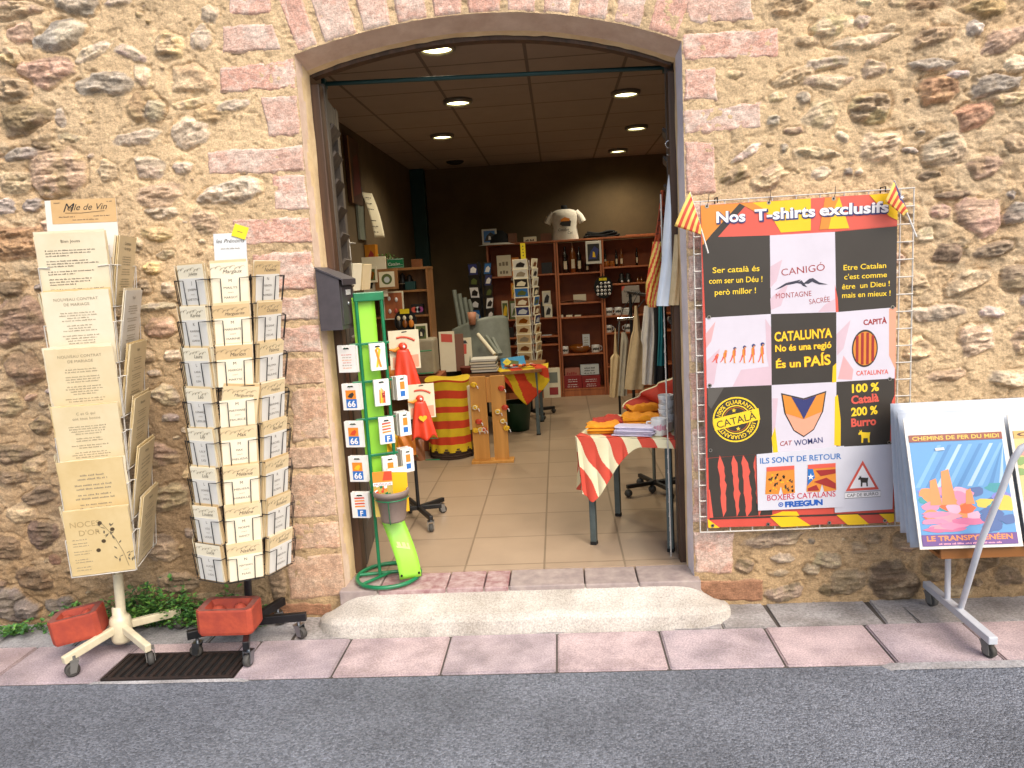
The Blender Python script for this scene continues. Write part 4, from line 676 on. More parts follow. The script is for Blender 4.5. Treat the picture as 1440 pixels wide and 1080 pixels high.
# ---- drain grate
mIron = pm('rusty_iron', '3e302a', '2b2624', sc=25, rough=.7, bump=.5, met=.5); mPit = pm('drain_pit', '0a0908', rough=1)
g = thing('drain_grate', 'rusty iron drain grate with slanting bars in the pavement', 'drain grate', ((GX0 + GX1) / 2, (GY0 + GY1) / 2, GZ - .05))
b = MB(); b.box(((GX0 + GX1) / 2, (GY0 + GY1) / 2, GZ - .0045), (GX1 - GX0 - .004, GY1 - GY0 - .004, .003), mPit); b.build('pit', g)
b = MB(); fw = .014
for x in (GX0 + fw / 2 + .001, GX1 - fw / 2 - .001): b.box((x, (GY0 + GY1) / 2, GZ - .001), (fw, GY1 - GY0 - .002, .012), mIron, bev=.002)
for y in (GY0 + fw / 2 + .001, GY1 - fw / 2 - .001): b.box(((GX0 + GX1) / 2, y, GZ - .001), (GX1 - GX0 - 2 * fw - .004, fw, .012), mIron, bev=.002)
b.build('frame', g)
b = MB(); N_ = 15
for i in range(N_): x = GX0 + .03 + (GX1 - GX0 - .06) * i / (N_ - 1); b.box((x, (GY0 + GY1) / 2, GZ + .0005), (.017, GY1 - GY0 - 2 * fw - .006, .013), mIron, bev=.004)
b.build('bars', g)
# ---- weeds at the wall foot
mLeaf = [pm('weed_leaf_%d' % i, c, c2, sc=30, rough=.55, bump=.1) for i, (c, c2) in enumerate((('5a8a3c', '41702f'), ('6f9c40', '558433'), ('417035', '305a2a')))]; mStem = pm('weed_stem', '4d5a2a', rough=.7)
def weed(x0, x1, y, hh, n, label, seed, sp=.07):
    rg = random.Random(seed); t = thing('weed_plant', label, 'weed', ((x0 + x1) / 2, y, GZ), 'weeds at the wall foot'); L, S = MB(), MB()
    for s in range(n):
        bx, by = rg.uniform(x0, x1), y + rg.uniform(-.02, .02); k = 1 - abs((bx - (x0 + x1) / 2) / ((x1 - x0) / 2 + .01)) ** 2 * .6; h = hh * k * rg.uniform(.5, 1.1); dx, dy = rg.uniform(-.09, .09), rg.uniform(-.14, .0)
        P = [np.array([bx + dx * q * q, by + dy * q, GZ + h * q]) for q in (0, .35, .7, 1)]; S.tube(P, [.0022, .002, .0016, .001], mStem, 4)
        for q in range(rg.randint(16, 26)):
            tt = rg.uniform(.15, 1); c = P[0] + np.array([dx * tt * tt, dy * tt, h * tt]) + np.array([rg.uniform(-1, 1), rg.uniform(-1, .4), rg.uniform(-.5, .6)]) * .03; a = rg.uniform(0, 6.28); e = rg.uniform(-.4, .8); l = rg.uniform(.014, .032); w = l * rg.uniform(.5, .8)
            u = np.array([math.cos(a) * math.cos(e), math.sin(a) * math.cos(e), math.sin(e)]); v = np.cross(u, [0, 0, 1.]); v /= np.linalg.norm(v) + 1e-9; nrm = np.cross(v, u)
            L.add([c, c + u * l * .35 + v * w * .5 + nrm * .002, c + u * l * .75 + v * w * .38, c + u * l, c + u * l * .75 - v * w * .38, c + u * l * .35 - v * w * .5 + nrm * .002, c + u * l * .5 - nrm * .003], [(0, 1, 6), (1, 2, 6), (2, 3, 6), (3, 4, 6), (4, 5, 6), (5, 0, 6)], rg.choice(mLeaf))
    L.build('leaves', t); S.build('stems', t)
weed(-2.24, -1.78, 3.37, .25, 80, 'bushy green weed growing between the two racks at the wall foot', 1); weed(-1.80, -1.52, 3.36, .17, 38, 'lower green weed beside the black rack, under the stone wall', 2); weed(-2.50, -2.26, 3.38, .16, 22, 'sparse green weed behind the ivory rack near the red block', 3); weed(-2.80, -2.62, 3.36, .07, 11, 'small low weed tuft at the far left of the wall foot', 4)

# ================================================================== OUTSIDE: BANNER, GRID, FLAGS, LETTERBOX, POSTER RACK
GY = 3.362; gX0, gX1, gX2, gX3, gZ0, gZ1 = .597, .632, 1.462, 1.519, .232, 1.712
grid = thing('wire_grid', 'white wire grid panel hung on the stone wall behind the banner', 'wire grid', ((gX0 + gX3) / 2, GY, gZ0))
b = MB(); k = 0
for x in [gX0, gX1 - .002] + [gX1 + .1 * j for j in range(1, 9)] + [gX2 + .002, gX3]: b.tube([(x, GY, gZ0), (x, GY, gZ1)], .0032, mWire, 6)
z = gZ0
while z <= gZ1 + .001: b.tube([(gX0 - .002, GY - .004, z), (gX3 + .002, GY - .004, z)], .0028 if z > gZ0 + .01 else .0035, mWire, 6); z += .074
b.build('wire_mesh', grid)
b = MB()
for x in (.7, 1.4): b.tube([(x, GY - .004, gZ1 - .01), (x, GY - .006, gZ1 + .012), (x, WY - .012, gZ1 + .014), (x, WY - .010, gZ1 - .01)], .003, mSoot, 6)
b.build('hanging_hook', grid)

BF = Frame((0, 3.350, 0), (1, 0, 0), n=(0, -1, 0))
pr = print_mat
mR, mY, mK, mW, mO = pr('print_red', 'cf5142'), pr('print_yellow', 'efc21c'), pr('print_black', '3b3630'), pr('print_white', 'd2ccd6'), pr('print_orange', 'd98a34'); mPk, mPk2 = pr('print_pale_pink', 'd0b6c0'), pr('print_rose', 'd9a7a8'); mDR, mBl, mNv = pr('print_dark_red', '9d2f2c'), pr('print_blue', '2c6fb4'), pr('print_navy', '34396e'); mLY = pr('print_letter_yellow', 'f2cd2e'); mSal = pr('print_salmon', 'd95c4c'); mGrad = pr('print_dark_orange', 'b5621f'); mSk = pr('print_tan', 'e0955a'); mSW = pr('letter_white', 'efeceb'); mPap = pr('print_paper', 'd0d0d8'); mSkin = pr('print_peach', 'e9a183')
ban = thing('vinyl_banner', 'large red, yellow and black vinyl banner advertising T-shirts on the wall', 'banner', (1.05, 3.350, .241))
def bn(n, px, mat, lift=0.): 
    b = MB(); pts = [BF.at(*p) for p in px]; b.prism(BF, pts, lift - .003, lift, mat); return b
def sub(a, b_, t): return (a[0] + (b_[0] - a[0]) * t, a[1] + (b_[1] - a[1]) * t)
TL, TR, BR_, BL_ = (985, 289), (1262, 271), (1257, 735), (995, 742)
def bq(u, v): return sub(sub(TL, TR, u), sub(BL_, BR_, u), v)
b = bn('sheet', [TL, TR, BR_, BL_], mR, 0)     # base sheet; everything printed on it lies a hair above
b.build('sheet', ban)
Lf = .0008
hd_l = Lf * 1.6; hd = MB(); hd.ppoly(BF, [bq(0, 0), bq(1, 0), bq(1, .098), bq(0, .123)], mSal, Lf)
for px, m_ in (([(985, 289), (1040, 286), (1000, 330), (988, 345)], mO), ([(1040, 286), (1052, 285), (1000, 344), (989, 346), (1000, 330)], mK), ([(1058, 285), (1140, 279), (1140, 324), (1098, 327), (1085, 305)], mY), ([(1040, 286), (1058, 285), (1078, 296), (1062, 298)], mO), ([(1160, 278), (1180, 277), (1192, 320), (1152, 323)], mO), ([(1170, 300), (1180, 277), (1194, 321), (1165, 322)], mY), ([(1222, 274), (1262, 271), (1262, 310), (1250, 304)], mY)): hd_l += Lf * .25; hd.ppoly(BF, px, m_, hd_l)
for dx, dy, mt, l_ in ((0, 0, mSW, 4), ): 
    for body, p0, p1 in (('Nos', (1007, 313), (1048, 311)), ('T-shirts', (1061, 310), (1146, 304)), ('exclusifs', (1152, 303), (1249, 298))):
        hd.ptext(BF, body, (p0[0] + .8, p0[1] + 1.2), (p1[0] + .8, p1[1] + 1.2), 15.5, mNv, bold=.07, lift=Lf * 4.2); hd.ptext(BF, body, p0, p1, 15.5, mSW, bold=.03, lift=Lf * 5)
hd.build('header_panel', ban)
cx_ = [(988, 1083, 1174, 1260), ]
# three rows of squares: corner pixels of each (x0 top, x1 top, y top-left.. ) follow the banner's slope
GRIDX = [[987, 1082.5, 1174, 1261.5], [992, 1084, 1176, 1260], [994, 1085, 1176, 1258], [995, 1086, 1176, 1258]]
GRIDY = [[334, 331, 326, 318], [447, 441.5, 439, 432], [545.5, 541.5, 537, 532], [644, 637, 630, 625]]
def cell(r, c): return [(GRIDX[r][c], GRIDY[r][c]), (GRIDX[r][c + 1], GRIDY[r][c + 1]), (GRIDX[r + 1][c + 1], GRIDY[r + 1][c + 1]), (GRIDX[r + 1][c], GRIDY[r + 1][c])]
def panel(r, c, mat): b = MB(); b.ppoly(BF, cell(r, c), mat, Lf * 1.3); return b
# row 1
b = panel(0, 0, mK)
for s, p0, p1 in (('Ser català és', (1002, 384), (1068, 381)), ('com ser un Déu !', (997, 399), (1072, 396)), ('però millor !', (1005, 415), (1063, 412))): b.ptext(BF, s, p0, p1, 8.2, mLY, bold=.012, lift=Lf * 2)
b.build('print_panel', ban, label='black square with yellow writing Ser català és')
def folds(b, px, mats): 
    for j_, (q, m_) in enumerate(zip(px, mats)): b.ppoly(BF, q, m_, Lf * (1.5 + .08 * j_))
b = panel(0, 1, mW); folds(b, [[(1083, 375), (1100, 365), (1092, 395), (1083, 405)], [(1083, 420), (1110, 395), (1098, 430), (1084, 436)], [(1174, 420), (1174, 438), (1150, 439), (1160, 428)]], [mPk, mPk, mPk])
b.ptext(BF, 'CANIGÓ', (1099, 388), (1160, 380), 10, mDR, bold=-.004, lift=Lf * 2); b.ptext(BF, 'MONTAGNE', (1091, 420), (1141, 416), 7.5, mDR, bold=-.004, lift=Lf * 2); b.ptext(BF, 'SACRÉE', (1138, 428), (1167, 424), 7.5, mDR, bold=-.004, lift=Lf * 2)
MT = pr('print_charcoal', '3a3a48'); b.ppoly(BF, [(1089, 408), (1105, 398), (1118, 395), (1126, 393), (1121, 398), (1112, 400), (1106, 401), (1098, 405)], MT, Lf * 2); b.ppoly(BF, [(1120, 398), (1127, 394), (1135, 404), (1129, 402), (1126, 399)], MT, Lf * 2.4); b.ppoly(BF, [(1129, 399), (1138, 392), (1143, 391), (1152, 397), (1164, 400), (1152, 400), (1146, 398), (1142, 396), (1137, 399)], MT, Lf * 2.4)
b.build('print_panel', ban, label='white square with a mountain outline and CANIGÓ')
b = panel(0, 2, mK); b.ppoly(BF, [(1174, 400), (1178, 420), (1179, 438.6), (1175, 439)], mSal, Lf * 1.6)
for s, p0, p1 in (('Etre Catalan', (1186, 380), (1246, 376.5)), ("c'est comme", (1187, 393), (1247, 389.5)), ('être  un Dieu !', (1184, 407), (1251, 402)), ('mais en mieux !', (1184, 419), (1252, 415.5))): b.ptext(BF, s, p0, p1, 7.6, mLY, bold=.010, lift=Lf * 2)
b.build('print_panel', ban, label='black square with yellow writing Etre Catalan')
# row 2
b = panel(1, 0, mW); folds(b, [[(992, 470), (1006, 452), (1000, 480), (993, 490)], [(993, 508), (1012, 490), (1004, 540), (995, 545)], [(1030, 543.5), (1042, 520), (1084, 515), (1085, 541.5)], [(1076, 448), (1084, 460), (1085, 535), (1078, 500)]], [mPk2, mPk, mPk, mPk])
for j, (x, h) in enumerate(((1006, 13), (1018, 18), (1031, 22), (1045, 24), (1058, 26), (1071, 28))):   # a row of small walkers, each taller and straighter
    y0 = 510; st = (5 - j) * .35; m_ = mO if j else mSal; hd_ = (x + st + 1.2, y0 - h + 2)
    b.ppoly(BF, [(x - 1.6 + st * .3, y0 - h * .46), (x + 2 + st * .2, y0 - h * .46), (x + 2.4 + st, y0 - h * .84), (x + .2 + st, y0 - h * .88), (x - 1.6 + st * .6, y0 - h * .75)], m_, Lf * 2)
    b.ppoly(BF, [(x - 1.6, y0 - h * .48), (x + .8, y0 - h * .46), (x - 2.2, y0 - h * .15), (x - 4.2, y0 - .5), (x - 5.5, y0 - .8), (x - 3.4, y0 - h * .2)], mSal, Lf * 2.3); b.ppoly(BF, [(x - .4, y0 - h * .48), (x + 2, y0 - h * .46), (x + 2.3, y0 - h * .2), (x + 2.6, y0), (x + 4, y0 + .5), (x + .8, y0 + .5), (x + .6, y0 - h * .2)], m_, Lf * 2.6); b.ppoly(BF, [(x + 1 + st, y0 - h * .8), (x + 2.6 + st, y0 - h * .76), (x + 3.2, y0 - h * .42), (x + 2.2, y0 - h * .42)], mSal, Lf * 2.9)
    a, c = BF.at(*hd_); b.disc(BF, a, c, .0055 + .0006 * j, mNv if j > 1 else m_, Lf * 2.3, 12); b.disc(BF, a + .002, c - .003, .0038, mSk, Lf * 3.2, 10)
b.build('print_panel', ban, label='white square with a row of small walking figures')
b = panel(1, 1, mK)
for s, p0, p1, h, in (('CATALUNYA', (1089, 480), (1170, 474), 13), ('No és una regió', (1090, 494.5), (1169, 489), 9.2), ('És un', (1091, 517.5), (1126, 515.5), 10.5), ('PAÍS', (1131, 515.5), (1168, 512), 14)): b.ptext(BF, s, p0, p1, h, mGrad, bold=.05, lift=Lf * 2); b.ptext(BF, s, p0, p1, h, mLY, bold=.024, lift=Lf * 3)
b.ppoly(BF, [(1170, 538), (1171, 515), (1176, 510), (1176, 537)], mY, Lf * 2); b.build('print_panel', ban, label='black square with yellow writing CATALUNYA')
b = panel(1, 2, mW); folds(b, [[(1176, 470), (1196, 450), (1186, 490), (1177, 500)], [(1178, 533), (1186, 500), (1200, 520), (1198, 534)], [(1250, 434), (1260, 432), (1259, 520), (1250, 500)]], [mPk, mPk2, mSkin])
b.ptext(BF, 'CAPITÀ', (1214, 457), (1247, 454.5), 7.5, mDR, bold=.03, lift=Lf * 2); b.ptext(BF, 'CATALUNYA', (1204, 528), (1249, 525.5), 6.5, mSal, bold=.02, lift=Lf * 2)
# plain stand-in where a figure was: an upright striped oval badge in the same colours
a, c = BF.at(1216, 490); rx, rz_ = .055, .082
def oval(k): return [(a + rx * k * math.cos(t), c + rz_ * k * math.sin(t)) for t in np.linspace(0, 2 * math.pi, 30, False)]
b.poly(BF, oval(1), mK, Lf * 2); b.poly(BF, oval(.9), mO, Lf * 3)
for q in (-.6, -.2, .2, .6): hw = .1; b.poly(BF, [(a + rx * (q - hw), c - rz_ * .86 * math.sqrt(1 - q * q)), (a + rx * (q + hw), c - rz_ * .86 * math.sqrt(1 - q * q)), (a + rx * (q + hw), c + rz_ * .86 * math.sqrt(1 - q * q)), (a + rx * (q - hw), c + rz_ * .86 * math.sqrt(1 - q * q))], mDR, Lf * 4)
b.build('print_panel', ban, label='white square with a striped oval badge')
# row 3
b = panel(2, 0, mK); a, c = BF.at(1035, 590)
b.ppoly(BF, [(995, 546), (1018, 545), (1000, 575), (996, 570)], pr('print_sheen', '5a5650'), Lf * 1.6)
b.disc(BF, a, c, .103, mLY, Lf * 2, 40, .096); b.disc(BF, a, c, .066, mLY, Lf * 2, 36, .061); b.disc(BF, a, c, .056, mGrad, Lf * 2, 36, .053)
b.text(BF, '100% GUARANTEE', a, c, .026, mLY, Lf * 2, bold=.02, arc=.071, width=.19); V, _ = text_geo('100% GUARANTEE', .02, 0, 1)
b.text(BF, '100% GUARANTEE', a, c, .026, mLY, Lf * 2, bold=.02, arc=.071, width=.19, rot=math.pi)
ra = .21; ca_, sa_ = math.cos(ra), math.sin(ra); rot2 = lambda x, y: (a + x * ca_ - y * sa_, c + x * sa_ + y * ca_)
b.poly(BF, [rot2(*q) for q in ((-.102, -.026), (.102, -.026), (.106, .026), (-.098, .028))], mLY, Lf * 3); q = rot2(0, -.018); b.text(BF, 'CATALÀ', q[0], q[1], .046, mK, Lf * 4, width=.175, rot=ra)
for s in (-1, 1):
    q = rot2(0, .043 * s); b.poly(BF, [(q[0] + (.011 if j % 2 == 0 else .0045) * math.sin(j * math.pi / 5), q[1] + (.011 if j % 2 == 0 else .0045) * math.cos(j * math.pi / 5)) for j in range(10)], mLY, Lf * 3)
b.build('print_panel', ban, label='black square with a round yellow stamp reading CATALÀ')
b = panel(2, 1, mW); folds(b, [[(1086, 560), (1094, 560), (1090, 600), (1086, 610)], [(1085, 615), (1090, 600), (1094, 636), (1087, 637)]], [mPk, mY])
# plain stand-in: a simple pointed shield in orange, blue and peach
a, c = BF.at(1130, 583); Sx, Sz = .098, .102
b.poly(BF, [(a - Sx, c + Sz), (a, c + Sz * .72), (a + Sx, c + Sz), (a + Sx * .86, c + .01), (a + Sx * .45, c - Sz * .7), (a, c - Sz), (a - Sx * .45, c - Sz * .7), (a - Sx * .86, c + .01)], mK, Lf * 2); b.poly(BF, [(a - Sx * .93, c + Sz * .92), (a, c + Sz * .66), (a + Sx * .93, c + Sz * .92), (a + Sx * .8, c + .01), (a + Sx * .42, c - Sz * .66), (a, c - Sz * .94), (a - Sx * .42, c - Sz * .66), (a - Sx * .8, c + .01)], mSkin, Lf * 3)
b.poly(BF, [(a - Sx * .93, c + Sz * .92), (a, c + Sz * .66), (a + Sx * .93, c + Sz * .92), (a + Sx * .8, c + .01), (a, c - Sz * .2), (a - Sx * .8, c + .01)], mO, Lf * 4); b.poly(BF, [(a - Sx * .55, c + Sz * .815), (a, c + Sz * .66), (a + Sx * .55, c + Sz * .815), (a + Sx * .2, c + .02), (a, c - Sz * .2), (a - Sx * .2, c + .02)], mNv, Lf * 5)
b.ptext(BF, 'CAT', (1097, 627), (1114, 625.5), 6.5, mDR, bold=.012, lift=Lf * 2, shear=.2); b.ptext(BF, 'WOMAN', (1117, 627), (1157, 622), 8, mNv, bold=.012, lift=Lf * 2)
b.build('print_panel', ban, label='white square with a plain pointed shield in orange and blue')
b = panel(2, 2, mK); b.ppoly(BF, [(1173, 626), (1174, 558), (1178, 555), (1182, 590), (1182, 627)], mY, Lf * 1.6); b.ppoly(BF, [(1254, 565), (1258, 555), (1258, 624), (1251, 622)], mSal, Lf * 1.6)
for s, p0, p1, m_ in (('100 %', (1198, 552), (1236, 549), mLY), ('Català', (1197, 568), (1236, 564), mSal), ('200 %', (1197, 585), (1234, 581.5), mLY), ('Burro', (1197, 600), (1232, 597), mSal)): b.ptext(BF, s, p0, p1, 11.5, m_, bold=.035, lift=Lf * 2)
def goat(b, px, py, s, mat, lift): b.ppoly(BF, [(px + x * s, py + y * s) for x, y in ((-7, -9), (-5, -6.5), (-3.5, -9), (-3, -5.5), (6, -5), (8.5, -5.5), (8, -2), (7.5, 2), (8, 9), (5.5, 9), (5, 3), (-1, 3), (-1.5, 9.5), (-4, 9.5), (-3.8, 2), (-4.5, -2), (-8, -1.5), (-8, -4), (-6, -6))], mat, lift)
goat(b, 1215, 613, 1.0, mLY, Lf * 2); b.build('print_panel', ban, label='black square with 100 % Català 200 % Burro and a yellow goat')
b = MB(); b.ppoly(BF, [(996, 644.5), (1086, 637), (1086, 724), (998, 728)], mK, Lf * 1.15)
for x0, x1 in ((1009, 1016), (1028, 1035), (1042, 1051), (1059, 1066)):
    L1 = [(x0 + 2, 644 - (x0 - 1009) * .08)]; rg = random.Random(x0); n = 14; lft = [(x0 + 7 * t + rg.uniform(-1, 1), 645 + 79 * t) for t in np.linspace(0, 1, n)]; rgt = [(x1 + 6.5 * math.sin(t * 2.2) * .8 + rg.uniform(-1.5, 1.5), 645 + 79 * t) for t in np.linspace(1, 0, n)]; b.ppoly(BF, [(x0 + 3, 640)] + lft[1:-1] + [(x0 + 8, 727)] + rgt[1:-1], mSal, Lf * 2)
b.ppoly(BF, [(996, 690), (998, 688), (1003, 728), (998, 728)], mSal, Lf * 2); b.build('print_panel', ban, label='black panel with four torn red stripes')
b = MB()
b.ppoly(BF, [(1086, 637), (1174, 630), (1258, 625), (1257, 722), (1086, 726)], mR, Lf * .8); b.ppoly(BF, [(1086, 637), (1110, 635), (1104, 640), (1086, 642)], mY, Lf * 2); b.ppoly(BF, [(998, 728), (1257, 720), (1257, 722.5), (998, 730.5)], mK, Lf * 2.5)
for px in ([(996, 742), (995, 729.5), (1012, 742)], [(1083, 727), (1120, 726), (1140, 739), (1098, 741)], [(1176, 724), (1206, 723), (1222, 737), (1192, 738)], [(1236, 722.5), (1257, 722), (1257, 733), (1250, 735)], [(1083, 725), (1100, 719), (1120, 719), (1124, 725)]): b.ppoly(BF, px, mY, Lf * 3)
b.build('footer_panel', ban)
b = MB(); mEye = pm('eyelet', 'b7b2a6', rough=.3, met=1)
for px in ((994, 290), (1081, 285), (1172, 279.5), (997, 446), (1255, 432), (998, 542), (1251, 533), (1250, 622), (999, 633), (1002, 739), (1080, 737), (1166, 735), (1244, 732)):
    a, c = BF.at(*px); b.disc(BF, a, c, .0085, mEye, .003, 14, .0042); b.disc(BF, a, c, .0042, mSoot, .0028, 10)
b.build('eyelets', ban)
mTie = pm('black_cable_tie', '1a1918', rough=.5)
for (px, py, lb) in ((994, 290, 'left'), (1081, 285, 'middle'), (1172, 279.5, 'right')):
    b = MB(); a, c = BF.at(px, py); p = BF.p(a, c, .004); b.tube([p, p + [.006, 0, .02], p + [.012, .012, .052]], .0014, mTie, 5); b.build('cable_tie', label='black cable tie at the top edge of the banner, %s one of three' % lb, cat='cable tie', group='cable ties holding the banner')
# paper notices stuck on the banner
N1 = Frame((0, 3.3425, 0), (1, 0, 0), n=(0, -1, 0)); b = MB(); b.prism(N1, [N1.at(*p) for p in ((1064, 639), (1187, 627), (1186.5, 713), (1066, 718))], -.0015, 0, mPap)
b.ptext(N1, 'ILS SONT DE RETOUR', (1069, 652), (1183, 645), 8, mBl, bold=.012, lift=Lf); b.ptext(N1, 'BOXERS CATALANS', (1079, 704), (1175, 698), 8, pr('print_crimson', 'c22a44'), bold=.006, lift=Lf); b.ptext(N1, 'FREEGUN', (1104, 713), (1157, 709.5), 7.5, pr('print_royal_blue', '1f5bb0'), bold=.055, lift=Lf, space=.95)
for (x0, y0, dots) in ((1076, 657, 1), (1134, 653.5, 0)):
    sh = [(x0 + 2, y0), (x0 + 41, y0 - 2.5), (x0 + 42, y0 + 36), (x0 + 25, y0 + 38), (x0 + 22, y0 + 27), (x0 + 19, y0 + 38), (x0, y0 + 38)]; b.ppoly(N1, sh, mO, Lf); b.ppoly(N1, [(x0 + 2, y0), (x0 + 41, y0 - 2.5), (x0 + 41, y0 + 3), (x0 + 2, y0 + 6)], mSal, Lf * 2); rg = random.Random(x0)
    if dots:
        for q in range(26): xx, yy = x0 + rg.uniform(4, 38), y0 + rg.uniform(9, 34); (abs(xx - x0 - 22) > 5 or yy < y0 + 24) and b.ppoly(N1, [(xx, yy), (xx + 2.5, yy - 1.6), (xx + 2, yy + 2.5), (xx - .6, yy + 1.4)], mK, Lf * 2)
        for q in range(12): xx, yy = x0 + rg.uniform(4, 36), y0 + rg.uniform(9, 30); b.ppoly(N1, [(xx, yy), (xx + 3, yy + .5), (xx + 2, yy + 2.5)], mY, Lf * 1.5)
    else:
        b.ppoly(N1, [(x0 + 1.8, y0 + 6), (x0 + 9, y0 + 6), (x0 + 12, y0 + 18), (x0 + 4, y0 + 26), (x0 + 1, y0 + 30)], mBl, Lf * 2); a, c = N1.at(x0 + 6, y0 + 17); b.poly(N1, [(a + (.016 if j % 2 == 0 else .006) * math.sin(j * math.pi / 5), c + (.016 if j % 2 == 0 else .006) * math.cos(j * math.pi / 5)) for j in range(10)], mSW, Lf * 3)
        for q in ([(x0 + 13, y0 + 8), (x0 + 41, y0 + 6), (x0 + 41, y0 + 12), (x0 + 20, y0 + 16)], [(x0 + 10, y0 + 24), (x0 + 28, y0 + 18), (x0 + 41, y0 + 26), (x0 + 41, y0 + 34), (x0 + 28, y0 + 30)], [(x0 + 2, y0 + 33), (x0 + 14, y0 + 28), (x0 + 18, y0 + 36), (x0 + 2, y0 + 37)]): b.ppoly(N1, q, mDR, Lf * 2)
a, c = N1.at(1098, 709.5); b.disc(N1, a, c, .011, pr('print_royal_blue', '1f5bb0'), Lf, 16, .007); b.disc(N1, a, c, .004, pr('print_royal_blue', '1f5bb0'), Lf, 10)
b.build('paper_notice', label='white notice showing two pairs of boxer shorts, stuck low on the banner', cat='notice')
N2 = Frame((0, 3.3445, 0), (1, 0, 0), n=(0, -1, 0)); b = MB(); b.prism(N2, [N2.at(*p) for p in ((1172, 629), (1258, 624.5), (1255, 716), (1174, 721))], -.0015, 0, mPap)
tri = [(1213, 647.5), (1236, 688), (1189, 691)]; b.ppoly(N2, tri, mSal, Lf); cx0, cy0 = 1212.7, 677; b.ppoly(N2, [(cx0 + (x - cx0) * .76, cy0 + (y - cy0) * .76 - .6) for x, y in tri], mSW, Lf * 2)
BFs = BF; BF = N2; goat(b, 1213.5, 676, .85, mK, Lf * 3); BF = BFs
b.ppoly(N2, [(1188, 693), (1238, 690), (1238, 698), (1188, 701)], mSW, Lf); b.ptext(N2, 'CAP DE BURRO', (1191, 699), (1235, 696), 4.6, mK, bold=0, lift=Lf * 2)
b.tube([N2.p(*N2.at(*p), Lf) for p in ((1188, 693), (1238, 690), (1238, 698), (1188, 701))], .0009, mK, 4, closed=True)
b.build('sign_sheet', label='white sheet with a red triangle warning sign of a goat, low on the banner', cat='sheet')
# paper flags
mFy, mFr = pm('flag_yellow', 'e9c56a', 'dfb755', rough=.6, bump=.05), pm('flag_red', 'c9492f', 'bb3f28', rough=.6, bump=.05); mStick = pm('white_stick', 'e3dfd8', rough=.5)
def paper_flag(p0, p1, q0, q1, Y, label, star):   # stick from p0 (top) to p1; cloth from the stick out to q0, q1
    P0, P1, Q0, Q1 = onY(*p0, Y), onY(*p1, Y), onY(*q0, Y - .03), onY(*q1, Y - .03); t = thing('paper_flag', label, 'flag', P1, 'small paper flags by the banner'); b = MB(); b.tube([P0, P1], .0035, mStick, 8); b.build('stick', t)
    C1 = onY(*sub(p0, p1, .58), Y); b = MB()
    def fn(u, v): a = P0 + (C1 - P0) * v; e = Q0 + (Q1 - Q0) * v; x = a + (e - a) * u; return x + np.array([0, -.012 * math.sin(u * 3.1 + v) - .004, .008 * math.sin(u * 3.14)])
    b.grid(fn, 12, 18, mFy, matfn=lambda u, v: (mNv if star and u < .42 - abs(v - .5) * .8 else (mFr if int(v * 9) % 2 else mFy)))
    if star:
        c = fn(.13, .5) + np.array([0, -.006, 0]); fr = Frame(c, P0 - C1, n=(0, -1, 0)); b.poly(fr, [((.011 if j % 2 == 0 else .0045) * math.sin(j * math.pi / 5), (.011 if j % 2 == 0 else .0045) * math.cos(j * math.pi / 5)) for j in range(10)], mSW, .002)
    b.build('flag_cloth', t, solid=.0006)
paper_flag((970, 270), (996, 356), (948, 318), (986, 330), 3.31, 'small flag with yellow and red stripes at the left edge of the banner', 0)
paper_flag((1257, 254), (1289, 333), (1244, 283), (1272, 304), 3.31, 'small starred flag with blue triangle at the top right corner of the banner', 1)

# ---- letterbox on the left jamb
mBox = pm('anthracite_paint', '4b4548', '423d40', sc=30, rough=.45, bump=.08, bs=200); mPlate = pm('name_plate', 'd8d6d0', rough=.5)
X0, X1, Y0, Y1, Zb, Zf, Zk = DL + .012, -.985, 3.385, 3.60, 1.245, 1.475, 1.525
lb_ = thing('letterbox', 'dark grey metal letterbox with sloping lid on the left door jamb', 'letterbox', (DL + .01, 3.49, Zb))
b = MB(); fr = Frame((0, Y0, 0), (1, 0, 0), n=(0, -1, 0)); b.prism(fr, [(X0, Zb), (X1, Zb), (X1, Zf), (X0, Zk)], -(Y1 - Y0), 0, mBox); b.build('body', lb_)
b = MB(); fl = Frame((0, Y0 - .006, 0), (1, 0, 0), n=(0, -1, 0)); b.prism(fl, [(X0 - .001, Zk + .001), (X1 + .016, Zf - .006), (X1 + .016, Zf - .028), (X1 + .019, Zf - .028), (X1 + .019, Zf - .001), (X0 - .001, Zk + .009)], -(Y1 - Y0 + .012), 0, mBox); b.build('lid', lb_)
b = MB(); fd = Frame((X1, 0, 0), (0, 1, 0), n=(1, 0, 0)); b.fbox(fd, Y0 + .018, Zb + .02, Y1 - .018, Zf - .035, 0, .004, mBox, .001); dr = b.build('door', lb_)
b = MB(); b.fbox(fd, 3.47, Zf - .075, 3.545, Zf - .05, .004, .0065, mPlate, .001); b.build('name_plate', dr)
b = MB(); b.lathe([(.009, 0), (.009, .004), (.007, .006), (.0005, .006)], (X1 + .004, 3.50, 1.36), mZinc, 14, axis=(1, 0, 0)); b.build('lock', dr)

